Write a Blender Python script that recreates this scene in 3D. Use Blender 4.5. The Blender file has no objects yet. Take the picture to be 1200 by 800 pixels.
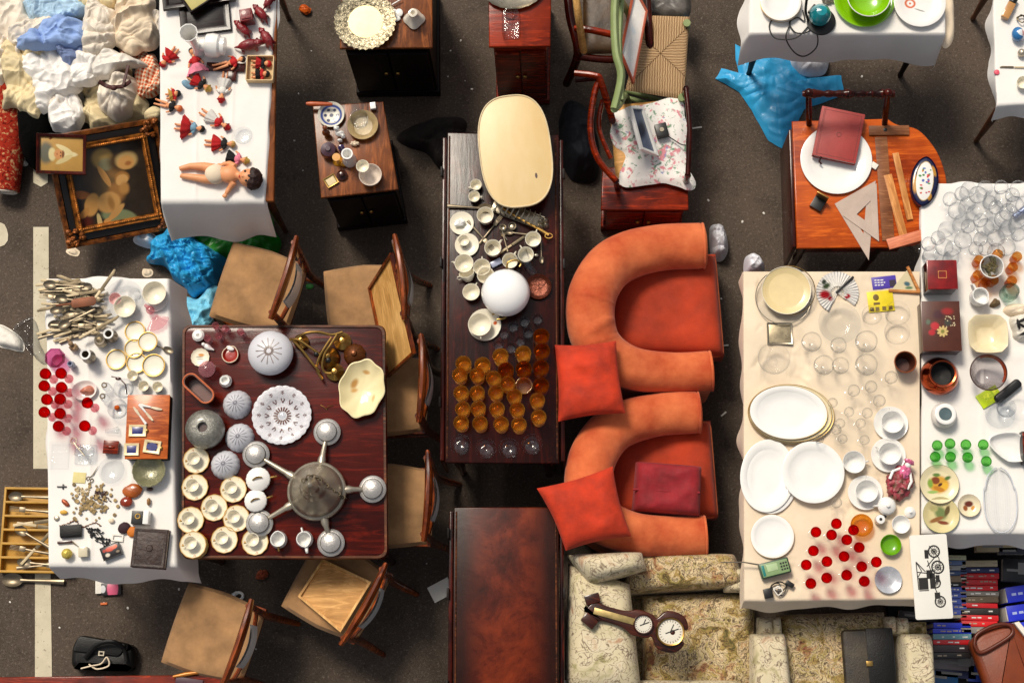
import bpy, bmesh, math, random
from mathutils import Vector, Matrix, noise
R = math.radians; PI = math.pi; TAU = 2*PI
random.seed(11)
sc = bpy.context.scene; COL = sc.collection

# ------------------------------------------------------------------ camera
F = 2040.0; HC = 8.8
_d = Vector(((655-600)/F, -(835-400)/F, -1)).normalized()      # world "down" seen from the lens
_Z = -_d; _X = (Vector((1, 0, 0)) - _Z*_Z.x).normalized(); _Y = _Z.cross(_X)
RM = Matrix((_X, _Y, _Z))
_w = RM @ Vector((0, 0, -1))
CL = Vector((0, 0, .5)) + _w*((HC-.5)/_w.z)
def at(px, py, z):
    w = RM @ Vector(((px-600)/F, -(py-400)/F, -1))
    return CL + w*((z-CL.z)/w.z)
def K(z): return (HC-z)/F*1.02
cam = bpy.data.cameras.new('camera'); camo = bpy.data.objects.new('camera', cam); COL.objects.link(camo)
camo.matrix_world = Matrix.Translation(CL) @ RM.to_4x4()
cam.sensor_fit = 'HORIZONTAL'; cam.sensor_width = 36; cam.lens = F/1200*36; cam.clip_end = 500; cam.clip_start = .1
sc.camera = camo

# ------------------------------------------------------------------ colour and materials
def hx(s):
    s = s.lstrip('#'); o = []
    for i in (0, 2, 4):
        c = int(s[i:i+2], 16)/255
        o.append(c/12.92 if c <= .04045 else ((c+.055)/1.055)**2.4)
    return tuple(o)
def mulc(c, k): return tuple(min(1, x*k) for x in c)
class NT:
    def __init__(s, name):
        s.m = bpy.data.materials.new(name); s.m.use_nodes = True; s.t = s.m.node_tree; s.t.nodes.clear()
        s.out = s.n('ShaderNodeOutputMaterial')
    def n(s, t, **k):
        x = s.t.nodes.new(t)
        for a, b in k.items():
            if a.startswith('i_'):
                key = a[2:]; x.inputs[int(key) if key.isdigit() else key.replace('_', ' ')].default_value = b
            else: setattr(x, a, b)
        return x
    def l(s, a, b): s.t.links.new(a, b)
    def coord(s, scale=(1, 1, 1), rot=(0, 0, 0), rnd=True):
        tc = s.n('ShaderNodeTexCoord'); mp = s.n('ShaderNodeMapping'); mp.inputs['Scale'].default_value = scale; mp.inputs['Rotation'].default_value = rot
        s.l(tc.outputs['Object'], mp.inputs['Vector'])
        if rnd:
            oi = s.n('ShaderNodeObjectInfo'); ml = s.n('ShaderNodeMath', operation='MULTIPLY', i_1=37.0)
            s.l(oi.outputs['Random'], ml.inputs[0]); s.l(ml.outputs[0], mp.inputs['Location'])
        return mp.outputs[0]
    def noise(s, vec, scale, detail=4, rough=.6, dist=0):
        x = s.n('ShaderNodeTexNoise'); x.inputs['Scale'].default_value = scale; x.inputs['Detail'].default_value = detail
        x.inputs['Roughness'].default_value = rough; x.inputs['Distortion'].default_value = dist; s.l(vec, x.inputs['Vector']); return x.outputs['Fac']
    def ramp(s, fac, stops, interp='LINEAR'):
        x = s.n('ShaderNodeValToRGB'); x.color_ramp.interpolation = interp; e = x.color_ramp.elements
        while len(e) < len(stops): e.new(.5)
        for el, (p, c) in zip(e, stops): el.position = p; el.color = (*c, 1) if len(c) == 3 else c
        s.l(fac, x.inputs[0]); return x.outputs[0]
    def mix(s, fac, a, b, mode='MIX'):
        x = s.n('ShaderNodeMix', data_type='RGBA', blend_type=mode)
        for v, i in ((fac, 0), (a, 6), (b, 7)):
            if isinstance(v, (int, float)): x.inputs[i].default_value = v
            elif isinstance(v, tuple): x.inputs[i].default_value = (*v[:3], 1)
            else: s.l(v, x.inputs[i])
        return x.outputs[2]
    def math(s, op, a, b=0.0, c=None):
        x = s.n('ShaderNodeMath', operation=op)
        for i, v in enumerate((a, b, c)):
            if v is None: continue
            if isinstance(v, (int, float)): x.inputs[i].default_value = v
            else: s.l(v, x.inputs[i])
        return x.outputs[0]
    def bump(s, h, strength=.3, dist=.002):
        x = s.n('ShaderNodeBump'); x.inputs['Strength'].default_value = strength; x.inputs['Distance'].default_value = dist; s.l(h, x.inputs['Height']); return x.outputs[0]
    def bsdf(s, col, rough=.5, metal=0, spec=.5, normal=None, coat=0, sheen=0, sss=0, alpha=None):
        b = s.n('ShaderNodeBsdfPrincipled')
        if isinstance(col, tuple): b.inputs['Base Color'].default_value = (*col, 1)
        else: s.l(col, b.inputs['Base Color'])
        if isinstance(rough, (int, float)): b.inputs['Roughness'].default_value = rough
        else: s.l(rough, b.inputs['Roughness'])
        b.inputs['Metallic'].default_value = metal; b.inputs['Specular IOR Level'].default_value = spec
        b.inputs['Coat Weight'].default_value = coat; b.inputs['Coat Roughness'].default_value = .12
        b.inputs['Sheen Weight'].default_value = sheen
        if alpha is not None: b.inputs['Alpha'].default_value = alpha
        if normal is not None: s.l(normal, b.inputs['Normal'])
        s.l(b.outputs[0], s.out.inputs[0]); return s.m
_mc = {}
def mat(name, col, rough=.5, metal=0, var=.18, scale=9, bump=0, bscale=60, spec=.5, coat=0, sheen=0, stretch=(1, 1, 1), rnd=0, col2=None, rvar=0.12):
    if name in _mc: return _mc[name]
    if isinstance(col, str): col = hx(col)
    t = NT(name); v = t.coord(stretch)
    nz = t.noise(v, scale, 5, .62)
    c2 = (hx(col2) if isinstance(col2, str) else col2) if col2 else mulc(col, 1-var)
    c = t.ramp(nz, [(.33, c2), (.67, mulc(col, 1+var*.5))])
    if rnd:
        oi = t.n('ShaderNodeObjectInfo'); hs = t.n('ShaderNodeHueSaturation')
        t.l(t.math('MULTIPLY_ADD', oi.outputs['Random'], rnd*2, 1-rnd), hs.inputs['Value']); t.l(c, hs.inputs['Color']); c = hs.outputs[0]
    rr = t.math('MULTIPLY_ADD', t.noise(v, scale*2.3, 4), rvar*2, rough-rvar)
    nm = t.bump(t.noise(v, bscale, 5, .65), min(1, bump*1.6), .004) if bump else None
    _mc[name] = t.bsdf(c, rr, metal, spec, nm, coat, sheen); return _mc[name]
def wood(name, dark, light, axis='y', rough=.35, scale=5, coat=.25, wear=0, wearcol='#b06a3a', blotch=.5):
    if name in _mc: return _mc[name]
    d, l = hx(dark), hx(light)
    st = {'x': (.12, 1, 1), 'y': (1, .12, 1), 'z': (1, 1, .12)}[axis]
    t = NT(name); v = t.coord(st); v1 = t.coord((1, 1, 1))
    g = t.noise(v, scale*9, 6, .65, 1.2); bl = t.noise(v1, scale*.7, 4, .6)
    c = t.ramp(g, [(.34, mulc(d, .8)), (.5, mulc(d, 1.1)), (.66, mulc(l, 1.15))])
    c = t.mix(t.ramp(bl, [(.38, (0, 0, 0)), (.68, (blotch,)*3)]), c, mulc(l, 1.35))
    if wear:
        w = t.ramp(t.noise(v1, scale*2.2, 8, .75, .6), [(.56, (0, 0, 0)), (.74, (wear,)*3)])
        c = t.mix(w, c, hx(wearcol))
        sp = t.ramp(t.noise(v1, 160, 3, .7), [(.70, (0, 0, 0)), (.78, (wear*.7,)*3)])
        c = t.mix(sp, c, hx('#c9a583'))
    rr = t.math('MULTIPLY_ADD', t.noise(v1, scale*1.8, 6, .7), .22, rough-.16)
    _mc[name] = t.bsdf(c, rr, 0, .2, t.bump(g, .3, .002), coat); return _mc[name]
def glass(name, tint='#f4f6f8', edge='#8d97a5', gloss=1.0, bumpy=0, bscale=90, body=0, bcol='#ffffff'):
    """thin glass: clear head on, tinted where one looks along the wall; body adds some cloudy colour inside the glass"""
    if name in _mc: return _mc[name]
    t = NT(name); lw = t.n('ShaderNodeLayerWeight', i_Blend=.5)
    tr = t.n('ShaderNodeBsdfTransparent'); gl = t.n('ShaderNodeBsdfGlossy'); gl.inputs['Roughness'].default_value = .05
    if bumpy: nm = t.bump(t.noise(t.coord(), bscale, 2), bumpy, .004); t.l(nm, gl.inputs['Normal']); t.l(nm, lw.inputs['Normal'])
    t.l(t.mix(t.math('POWER', lw.outputs['Facing'], 3.0), hx(tint), hx(edge)), tr.inputs[0]); base = tr.outputs[0]
    if body:
        df = t.n('ShaderNodeBsdfDiffuse'); tl = t.n('ShaderNodeBsdfTranslucent'); df.inputs[0].default_value = tl.inputs[0].default_value = (*hx(bcol), 1)
        m1 = t.n('ShaderNodeMixShader', i_0=.5); t.l(df.outputs[0], m1.inputs[1]); t.l(tl.outputs[0], m1.inputs[2]); m2 = t.n('ShaderNodeMixShader', i_0=body); t.l(base, m2.inputs[1]); t.l(m1.outputs[0], m2.inputs[2]); base = m2.outputs[0]
    fr = t.math('MULTIPLY_ADD', t.math('POWER', lw.outputs['Facing'], 4.0), .5*gloss, .024*gloss)
    mx = t.n('ShaderNodeMixShader'); t.l(fr, mx.inputs[0]); t.l(base, mx.inputs[1]); t.l(gl.outputs[0], mx.inputs[2])
    t.l(mx.outputs[0], t.out.inputs[0]); _mc[name] = t.m; return t.m
def blobs(name, base, bl, rough=.5, coat=0, var=.12, wob=.02, grain=0, spec=.5):
    """soft painted patches at places in the thing's own coordinates: (x, y, rx, ry, degrees, colour, softness)"""
    if name in _mc: return _mc[name]
    t = NT(name); tc = t.n('ShaderNodeTexCoord')
    v0 = t.coord((1, 1, 1), rnd=False)
    nz = t.n('ShaderNodeTexNoise'); nz.inputs['Scale'].default_value = 1/max(wob*6, .004); t.l(v0, nz.inputs['Vector'])
    off = t.n('ShaderNodeVectorMath', operation='MULTIPLY_ADD'); t.l(nz.outputs['Color'], off.inputs[0]); off.inputs[1].default_value = (wob, wob, 0)
    ad = t.n('ShaderNodeVectorMath', operation='SUBTRACT'); t.l(v0, ad.inputs[0]); ad.inputs[1].default_value = (wob/2, wob/2, 0); t.l(ad.outputs[0], off.inputs[2])
    bc = hx(base); c = t.ramp(t.noise(v0, 14, 6, .7), [(.3, mulc(bc, 1-var)), (.7, mulc(bc, 1+var))])
    for (x, y, rx, ry, an, colr, soft) in bl:
        mp = t.n('ShaderNodeMapping', vector_type='TEXTURE'); mp.inputs['Location'].default_value = (x, y, 0); mp.inputs['Rotation'].default_value = (0, 0, R(an)); mp.inputs['Scale'].default_value = (rx, ry, 1e3)
        t.l(off.outputs[0], mp.inputs[0]); ln = t.n('ShaderNodeVectorMath', operation='LENGTH'); t.l(mp.outputs[0], ln.inputs[0])
        mr = t.n('ShaderNodeMapRange', interpolation_type='SMOOTHSTEP'); mr.inputs[1].default_value = 1-soft; mr.inputs[2].default_value = 1+soft*.4; mr.inputs[3].default_value = 1; mr.inputs[4].default_value = 0
        t.l(ln.outputs['Value'], mr.inputs[0]); c = t.mix(mr.outputs[0], c, hx(colr))
    _mc[name] = t.bsdf(c, rough, 0, spec, t.bump(t.noise(v0, 220, 3), grain, .001) if grain else None, coat); return _mc[name]

# ------------------------------------------------------------------ mesh builder
class MB:
    def __init__(s): s.v = []; s.f = []; s.mi = []
    def add(s, vs, fs, mi=0):
        b = len(s.v); s.v += [Vector(x) for x in vs]; s.f += [[b+i for i in f] for f in fs]; s.mi += [mi]*len(fs); return s
    def box(s, c, size, rz=0, bev=.004, mi=0, rot=None, seg=2):
        bm = bmesh.new(); bmesh.ops.create_cube(bm, size=1.0, matrix=Matrix.Diagonal((*size, 1)))
        bv = min(bev, min(size)*.45)
        if bv > 1e-4: bmesh.ops.bevel(bm, geom=bm.edges[:], offset=bv, segments=seg, profile=.6, affect='EDGES')
        M = Matrix.Translation(c) @ (rot.to_4x4() if rot is not None else Matrix.Rotation(R(rz), 4, 'Z'))
        bm.verts.ensure_lookup_table(); bm.verts.index_update()
        s.add([M @ v.co for v in bm.verts], [[v.index for v in f.verts] for f in bm.faces], mi); bm.free(); return s
    def lathe(s, prof, n=32, c=(0, 0, 0), mi=0, rip=None, M=None, closed=False):
        c = Vector(c); vs = []; fs = []; m = len(prof)
        for j, (r, z) in enumerate(prof):
            for i in range(n):
                a = TAU*i/n; rr = r*(rip(a, j/(m-1), r) if rip else 1)
                p = Vector((rr*math.cos(a), rr*math.sin(a), z)); vs.append((M @ p if M else p)+c)
        for j in range(m-1):
            for i in range(n):
                k = (i+1) % n; fs.append([j*n+i, j*n+k, (j+1)*n+k, (j+1)*n+i])
        if prof[0][0] > 1e-6 and not closed: fs.append(list(range(n))[::-1])
        if prof[-1][0] > 1e-6 and not closed and abs(prof[-1][1]-prof[0][1]) > 1e-6: fs.append([(m-1)*n+i for i in range(n)])
        return s.add(vs, fs, mi)
    def tube(s, pts, rad, n=8, mi=0, cap=True, flat=1.0):
        pts = [Vector(p) for p in pts]
        if isinstance(rad, (int, float)): rad = [rad]*len(pts)
        vs = []; fs = []; prev = None
        for i, p in enumerate(pts):
            t = (pts[min(i+1, len(pts)-1)]-pts[max(i-1, 0)]).normalized()
            if prev is None:
                up = Vector((0, 0, 1)) if abs(t.z) < .9 else Vector((1, 0, 0)); u = t.cross(up).normalized()
            else: u = (prev-t*prev.dot(t)).normalized()
            prev = u; w = t.cross(u)
            for k in range(n):
                a = TAU*k/n; vs.append(p+u*math.cos(a)*rad[i]+w*math.sin(a)*rad[i]*flat)
        for i in range(len(pts)-1):
            for k in range(n):
                q = (k+1) % n; fs.append([i*n+k, i*n+q, (i+1)*n+q, (i+1)*n+k])
        if cap: fs.append(list(range(n))[::-1]); fs.append([(len(pts)-1)*n+k for k in range(n)])
        return s.add(vs, fs, mi)
    def prism(s, poly, z0, z1, bev=0, mi=0):
        """upright prism over an xy outline, its rims rounded by bev"""
        n = len(poly); poly = [Vector((p[0], p[1], 0)) for p in poly]; c = sum(poly, Vector())/n
        area = sum(poly[i].x*poly[(i+1) % n].y-poly[(i+1) % n].x*poly[i].y for i in range(n))
        if area < 0: poly = poly[::-1]
        ins = []
        for i in range(n):
            a = (poly[i]-poly[i-1]).normalized(); b = (poly[(i+1) % n]-poly[i]).normalized()
            na = Vector((-a.y, a.x, 0)); nb = Vector((-b.y, b.x, 0)); m = (na+nb)
            ins.append(m/max(.3, 1+na.dot(nb)))
        rings = []
        if bev:
            for k in range(4):
                a = k/3*PI/2; rings.append((bev*(1-math.sin(a)), z0+bev*(1-math.cos(a))))
            for k in range(4):
                a = k/3*PI/2; rings.append((bev*(1-math.cos(a)), z1-bev*(1-math.sin(a))))
        else: rings = [(0, z0), (0, z1)]
        vs = []; fs = []
        for off, z in rings:
            for i in range(n): q = poly[i]+ins[i]*off; vs.append((q.x, q.y, z))
        for j in range(len(rings)-1):
            for i in range(n): k = (i+1) % n; fs.append([j*n+i, j*n+k, (j+1)*n+k, (j+1)*n+i])
        fs.append(list(range(n))[::-1]); fs.append([(len(rings)-1)*n+i for i in range(n)])
        return s.add(vs, fs, mi)
    def ell(s, c, r, M=None, n=20, m=12, mi=0, lump=0, seed=0, lf=8):
        vs = []; fs = []; c = Vector(c)
        for j in range(m+1):
            th = PI*j/m
            for i in range(n):
                a = TAU*i/n; p = Vector((r[0]*math.sin(th)*math.cos(a), r[1]*math.sin(th)*math.sin(a), r[2]*math.cos(th)))
                if lump: p *= 1+lump*noise.noise(Vector((p.x*lf/max(r), p.y*lf/max(r), p.z*lf/max(r)+seed*7.3)))
                vs.append((M @ p if M else p)+c)
        for j in range(m):
            for i in range(n): k = (i+1) % n; fs.append([j*n+i, (j+1)*n+i, (j+1)*n+k, j*n+k])
        return s.add(vs, fs, mi)
    def ring(s, W, H, w, h, z0, z1, zi=None, mi=0):
        """mitred frame: outside W x H, inside w x h, the inner lip at zi"""
        zi = z1 if zi is None else zi; o = [(-W/2, -H/2), (W/2, -H/2), (W/2, H/2), (-W/2, H/2)]; i_ = [(-w/2, -h/2), (w/2, -h/2), (w/2, h/2), (-w/2, h/2)]
        mid = [((a[0]*.45+b[0]*.55), (a[1]*.45+b[1]*.55)) for a, b in zip(o, i_)]
        e = .12; o2 = [((a[0]*(1-e)+b[0]*e), (a[1]*(1-e)+b[1]*e)) for a, b in zip(o, i_)]
        rows = [(o, z0), (o, z1-(z1-z0)*.25), (o2, z1), (mid, max(z1, zi)-(abs(z1-zi)*.2)), (i_, zi), (i_, z0)]
        vs = [(p[0], p[1], z) for ps, z in rows for p in ps]; fs = []
        for j in range(len(rows)-1):
            for k in range(4): q = (k+1) % 4; fs.append([j*4+k, j*4+q, (j+1)*4+q, (j+1)*4+k])
        for k in range(4): q = (k+1) % 4; fs.append([20+k, 20+q, q, k])
        return s.add(vs, fs, mi)
    def grid(s, fn, nu, nv, mi=0):
        vs = [fn(i/nu, j/nv) for j in range(nv+1) for i in range(nu+1)]
        return s.add(vs, [[j*(nu+1)+i, j*(nu+1)+i+1, (j+1)*(nu+1)+i+1, (j+1)*(nu+1)+i] for j in range(nv) for i in range(nu)], mi)
def _mesh(name, mb, mats, sharp=38):
    me = bpy.data.meshes.new(name); me.from_pydata([tuple(v) for v in mb.v], [], mb.f)
    for m in (mats if isinstance(mats, (list, tuple)) else [mats]): me.materials.append(m)
    for p, i in zip(me.polygons, mb.mi): p.material_index = i; p.use_smooth = True
    me.validate(); me.set_sharp_from_angle(angle=R(sharp)); return me
def part(name, mb, mats, parent=None, sharp=38, label=None):
    o = bpy.data.objects.new(name, _mesh(name, mb, mats, sharp)); COL.objects.link(o)
    if parent is not None: o.parent = parent
    if label: o['label'] = label
    return o
def remesh(o, vox, smooth=3):
    m = o.modifiers.new('blend', 'REMESH'); m.mode = 'VOXEL'; m.voxel_size = vox; m.use_smooth_shade = True
    s = o.modifiers.new('soften', 'SMOOTH'); s.iterations = smooth; s.factor = .5; return o
def sub(o, lv=1):
    m = o.modifiers.new('sub', 'SUBSURF'); m.levels = lv; m.render_levels = lv; return o
def tag(o, label, cat, group=None, kind=None):
    if label: o['label'] = label
    if cat: o['category'] = cat
    if group: o['group'] = group
    if kind: o['kind'] = kind
    return o
def thing(name, label, cat, loc=(0, 0, 0), rz=0, group=None):
    o = bpy.data.objects.new(name, None); COL.objects.link(o); o.empty_display_size = .05
    o.location = loc; o.rotation_euler.z = R(rz); return tag(o, label, cat, group)
def single(name, mb, mats, label, cat, loc=(0, 0, 0), rz=0, group=None, sharp=38):
    o = part(name, mb, mats, None, sharp); o.location = loc; o.rotation_euler.z = R(rz); return tag(o, label, cat, group)
KIDS = {}
def dup(r, parent=None):
    c = r.copy(); COL.objects.link(c)
    if parent is not None: c.parent = parent
    for ch in [x for x in r.children]: dup(ch, c)
    return c
PROTO = {}
def place(key, build, px, py, z, h, label, cat, group=None, rz=0, s=1.0):
    """stand a thing of one kind on the level z; (px, py) is where its height h shows"""
    p = at(px, py, z+h)
    if key not in PROTO: PROTO[key] = o = build(); o['used'] = 1; del o['used']
    else:
        o = dup(PROTO[key])
        for k in ('label', 'group', 'category'):
            if k in o: del o[k]
    o.location = (p.x, p.y, z); o.rotation_euler.z = R(rz); o.scale = (s, s, s) if isinstance(s, (int, float)) else s
    return tag(o, label, cat, group)
def loc(px, py, z, h=0): p = at(px, py, z+h); return Vector((p.x, p.y, z))
def shift(mb, l):
    for v in mb.v: v -= l
    return mb
def cat_rom(pts, k=6, closed=True):
    n = len(pts); out = []
    for i in range(n if closed else n-1):
        p = [pts[(i+j) % n] if closed else pts[max(0, min(n-1, i+j))] for j in (-1, 0, 1, 2)]
        for q in range(k):
            t = q/k; out.append(tuple(.5*((2*p[1][a])+(-p[0][a]+p[2][a])*t+(2*p[0][a]-5*p[1][a]+4*p[2][a]-p[3][a])*t*t+(-p[0][a]+3*p[1][a]-3*p[2][a]+p[3][a])*t**3) for a in range(len(p[1]))))
    if not closed: out.append(tuple(pts[-1]))
    return out
def rrect(w, h, r, n=6):
    o = []
    for cx, cy, a0 in ((w/2-r, h/2-r, 0), (-w/2+r, h/2-r, 90), (-w/2+r, -h/2+r, 180), (w/2-r, -h/2+r, 270)):
        for i in range(n+1): a = R(a0+90*i/n); o.append((cx+r*math.cos(a), cy+r*math.sin(a)))
    return o
def round_poly(pts, r, n=5):
    o = []; m = len(pts); pts = [Vector((p[0], p[1])) for p in pts]
    for i in range(m):
        a, b, c = pts[i-1], pts[i], pts[(i+1) % m]; p0 = b+(a-b).normalized()*r; p2 = b+(c-b).normalized()*r
        for k in range(n+1):
            t = k/n; q = p0*(1-t)**2+b*2*t*(1-t)+p2*t*t; o.append((q.x, q.y))
    return o
# crumpled cloth, paper and plastic: a lumpy heap over an outline
def fold(x, y, seed, fr):
    h = 0; amp = 1; tot = 0
    for k in range(4):
        a = (seed*1.7+k*2.1) % PI; ca, sa = math.cos(a), math.sin(a); f = fr*(1.55**k)
        u = (x*ca+y*sa)*f*.3; v = (-x*sa+y*ca)*f
        wob = noise.noise(Vector((x*f*.6, y*f*.6, seed*3.1+k)))
        n = noise.noise(Vector((u+wob*.5, v+wob*.7, seed*9.7+k*5)))
        h += amp*((1-2.4*abs(n)) if k % 2 == 0 else (2.4*abs(n)-.45)); tot += amp; amp *= .6
    return h/tot
def heap(px_pts, z0, hgt, seed, fr=9, amp=.03, rings=34, segs=150, edge=.05, jag=.02, flat=3.0, smooth=True):
    """px_pts: star-shaped outline in photo points at the level z0"""
    w = [at(x, y, z0) for x, y in px_pts]; pts = [(p.x, p.y) for p in w]
    if smooth: pts = cat_rom(pts, 6)
    else:
        q = []
        for i in range(len(pts)):
            a, b = pts[i], pts[(i+1) % len(pts)]
            for k in range(6): t = k/6; q.append((a[0]*(1-t)+b[0]*t, a[1]*(1-t)+b[1]*t))
        pts = q
    cx = sum(p[0] for p in pts)/len(pts); cy = sum(p[1] for p in pts)/len(pts); m = len(pts)
    out = []
    for i in range(segs):
        t = i/segs*m; a = int(t); u = t-a; p, q = pts[a % m], pts[(a+1) % m]; out.append((p[0]*(1-u)+q[0]*u, p[1]*(1-u)+q[1]*u))
    vs = []; fs = []
    for j in range(rings+1):
        t = j/rings
        for i in range(segs):
            jx = 1+jag*noise.noise(Vector((out[i][0]*14, out[i][1]*14, seed*2.3)))*t*3
            x = cx+(out[i][0]-cx)*t*jx; y = cy+(out[i][1]-cy)*t*jx
            pr = 1-t**flat
            z = hgt*pr + amp*(fold(x, y, seed, fr))*(.25+.75*min(1, (1-t)*6)) - edge*(t**5)
            vs.append((x-cx, y-cy, max(z, -z0+.003) ))
    for j in range(rings):
        for i in range(segs): k = (i+1) % segs; fs.append([j*segs+i, (j+1)*segs+i, (j+1)*segs+k, j*segs+k])
    mb = MB().add(vs, fs); return mb, Vector((cx, cy, z0))
def heapobj(name, label, cat, px_pts, z0, hgt, seed, m, group=None, sharp=50, **k):
    mb, l = heap(px_pts, z0, hgt, seed, **k); return single(name, mb, m, label, cat, l, 0, group, sharp)
def oval(cx, cy, rx, ry, n=10, jit=.12, seed=1, rot=0):
    rg = random.Random(seed); o = []
    for i in range(n):
        a = TAU*i/n; k = 1+rg.uniform(-jit, jit); x, y = rx*k*math.cos(a), ry*k*math.sin(a); c, s_ = math.cos(R(rot)), math.sin(R(rot)); o.append((cx+x*c-y*s_, cy+x*s_+y*c))
    return o
# ------------------------------------------------------------------ light
wd = bpy.data.worlds.new('World'); sc.world = wd; wd.use_nodes = True
nt = wd.node_tree; bg = nt.nodes['Background']; sky = nt.nodes.new('ShaderNodeTexSky'); sky.sky_type = 'NISHITA'; sky.sun_disc = False
SUN_EL, SUN_AZ = 57, -32        # degrees; azimuth from the far side of the market towards its left
sky.sun_elevation = R(SUN_EL); sky.sun_rotation = R(SUN_AZ); sky.dust_density = 4.0; sky.air_density = 1.0
hs = nt.nodes.new('ShaderNodeHueSaturation'); hs.inputs['Saturation'].default_value = .35
nt.links.new(sky.outputs[0], hs.inputs['Color']); nt.links.new(hs.outputs[0], bg.inputs['Color']); bg.inputs['Strength'].default_value = .105
sl = bpy.data.lights.new('sun', 'SUN'); sl.energy = 3.1; sl.angle = R(15); sl.color = (1, .90, .75)
so = bpy.data.objects.new('sun', sl); COL.objects.link(so)
sdir = Vector((math.sin(R(SUN_AZ))*math.cos(R(SUN_EL)), math.cos(R(SUN_AZ))*math.cos(R(SUN_EL)), math.sin(R(SUN_EL))))
so.rotation_euler = sdir.to_track_quat('Z', 'Y').to_euler()
sc.view_settings.view_transform = 'Standard'; sc.view_settings.look = 'None'; sc.view_settings.gamma = 1; sc.view_settings.exposure = -.06
sc.cycles.transparent_max_bounces = 32; sc.cycles.max_bounces = 8; sc.cycles.use_denoising = True

# ------------------------------------------------------------------ materials
M_cloth = mat('white_cotton', '#e6e2dc', .85, var=.05, scale=5, bump=.12, bscale=26, sheen=.1)
M_cream = mat('cream_cotton', '#e2cfb4', .85, var=.12, scale=4, bump=.12, bscale=24, sheen=.1)
M_mah = wood('dark_mahogany', '#1a0502', '#4a1206', 'y', .24, 4, .05)
M_mahx = wood('mahogany_top', '#300803', '#5c1508', 'x', .24, 3.2, .05, blotch=.45)
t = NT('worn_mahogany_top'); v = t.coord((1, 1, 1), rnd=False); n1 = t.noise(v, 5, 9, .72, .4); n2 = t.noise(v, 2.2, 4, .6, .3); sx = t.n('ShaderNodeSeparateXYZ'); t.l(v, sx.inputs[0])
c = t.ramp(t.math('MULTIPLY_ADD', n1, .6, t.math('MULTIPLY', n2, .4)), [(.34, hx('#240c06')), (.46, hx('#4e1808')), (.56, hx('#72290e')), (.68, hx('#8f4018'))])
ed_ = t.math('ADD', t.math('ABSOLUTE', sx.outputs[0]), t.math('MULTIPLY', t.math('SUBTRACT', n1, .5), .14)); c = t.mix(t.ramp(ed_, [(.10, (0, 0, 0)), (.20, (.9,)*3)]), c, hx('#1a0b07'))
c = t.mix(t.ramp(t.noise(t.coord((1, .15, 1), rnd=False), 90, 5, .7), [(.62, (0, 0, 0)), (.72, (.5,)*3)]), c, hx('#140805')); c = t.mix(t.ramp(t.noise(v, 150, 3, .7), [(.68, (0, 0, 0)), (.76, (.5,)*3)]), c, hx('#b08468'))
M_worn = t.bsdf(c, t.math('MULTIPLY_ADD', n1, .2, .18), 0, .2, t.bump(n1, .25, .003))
M_longt = wood('scuffed_mahogany_top', '#140503', '#360c05', 'y', .26, 3, .0, wear=.3, wearcol='#7a260c')
M_walnut = wood('walnut', '#2a1408', '#6e3c1c', 'x', .4, 5, .2)
M_dark = wood('near_black_oak', '#080403', '#170a05', 'z', .55, 5, 0)
M_cab = wood('cabinet_top', '#43210f', '#8a4e26', 'y', .3, 4, .05, wear=.2, wearcol='#a5683a')
M_redcab = wood('red_mahogany', '#4a1003', '#962d0c', 'x', .26, 5, .05, blotch=.5)
M_honey = wood('honey_mahogany', '#8a3006', '#c05a16', 'x', .28, 3.5, .1, blotch=.6)
M_ply = wood('pale_plywood', '#b98748', '#d9ad6c', 'y', .5, 4, .1)
M_pine = wood('raw_pine', '#a9783f', '#cf9f62', 'x', .6, 5, 0)
M_chairw = wood('polished_chair_wood', '#3a1407', '#98481a', 'y', .26, 6, .4)
M_suede = mat('tan_suede', '#a27a50', .9, var=.42, scale=6, bump=.1, bscale=120, sheen=.1)
M_brass = mat('brass', '#b08a4a', .3, 1, .3, 14)
M_silver = mat('silver', '#9c9280', .3, .9, .25, 18)
M_pewter = mat('pewter', '#b9af9c', .36, .8, .3, 7, bump=.05, bscale=70)
M_white = mat('white_china', '#e9e7e2', .16, var=.04, scale=10, coat=.4)
M_ivory = mat('ivory_china', '#e8e0cb', .18, var=.06, scale=7, coat=.4)
M_warmw = mat('cream_china', '#e3d3ac', .2, var=.1, scale=7, coat=.4)
M_gold = mat('gold', '#a9884c', .34, .9, .2, 20)
M_black = mat('black_paint', '#0c0b0b', .4, var=.3)
M_glass = glass('clear_glass', '#ffffff', '#d6dbe1', 1.2); M_glassc = glass('cut_glass', '#fafbfc', '#c2c8d0', 1.1, .25, 110)
M_amber = glass('amber_glass', '#f8cc7c', '#a8600f', 2.2, .3, 120, .22, '#f2c04a'); M_amberd = glass('dark_amber_glass', '#f0ac58', '#a05a18', 1.2, 0, 90, .14, '#c07a1e')
M_pinkg = glass('pink_glass', '#fae0e4', '#dc9aa4', .9, 0, 90, .22, '#e8a8ae'); M_purple = glass('purple_glass', '#e8a8cc', '#8a3a6c', .8)
M_frost = mat('frosted_glass', '#c6c6cc', .45, var=.06, scale=6, coat=.15, bump=.06, bscale=120)
M_ruby = glass('ruby_glass', '#f52a32', '#9c0c14', .9, 0, 90, .2, '#c00a12')
M_greeng = glass('green_glass', '#aee8a0', '#2a9430', 1.0)
M_paper = mat('paper', '#e2ddd2', .7, var=.05)
M_orangev = mat('orange_velvet', '#d4703e', .88, var=.06, scale=5, bump=.5, bscale=22, sheen=.12, col2='#ae4216', rnd=.04)
M_seatv = mat('red_velvet_seat', '#aa3209', .85, var=.32, scale=5, bump=.3, bscale=24, sheen=.1)
M_pillow = mat('vermilion_velvet', '#bc3009', .85, var=.35, scale=8, bump=.4, bscale=30, sheen=.03)
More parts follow.
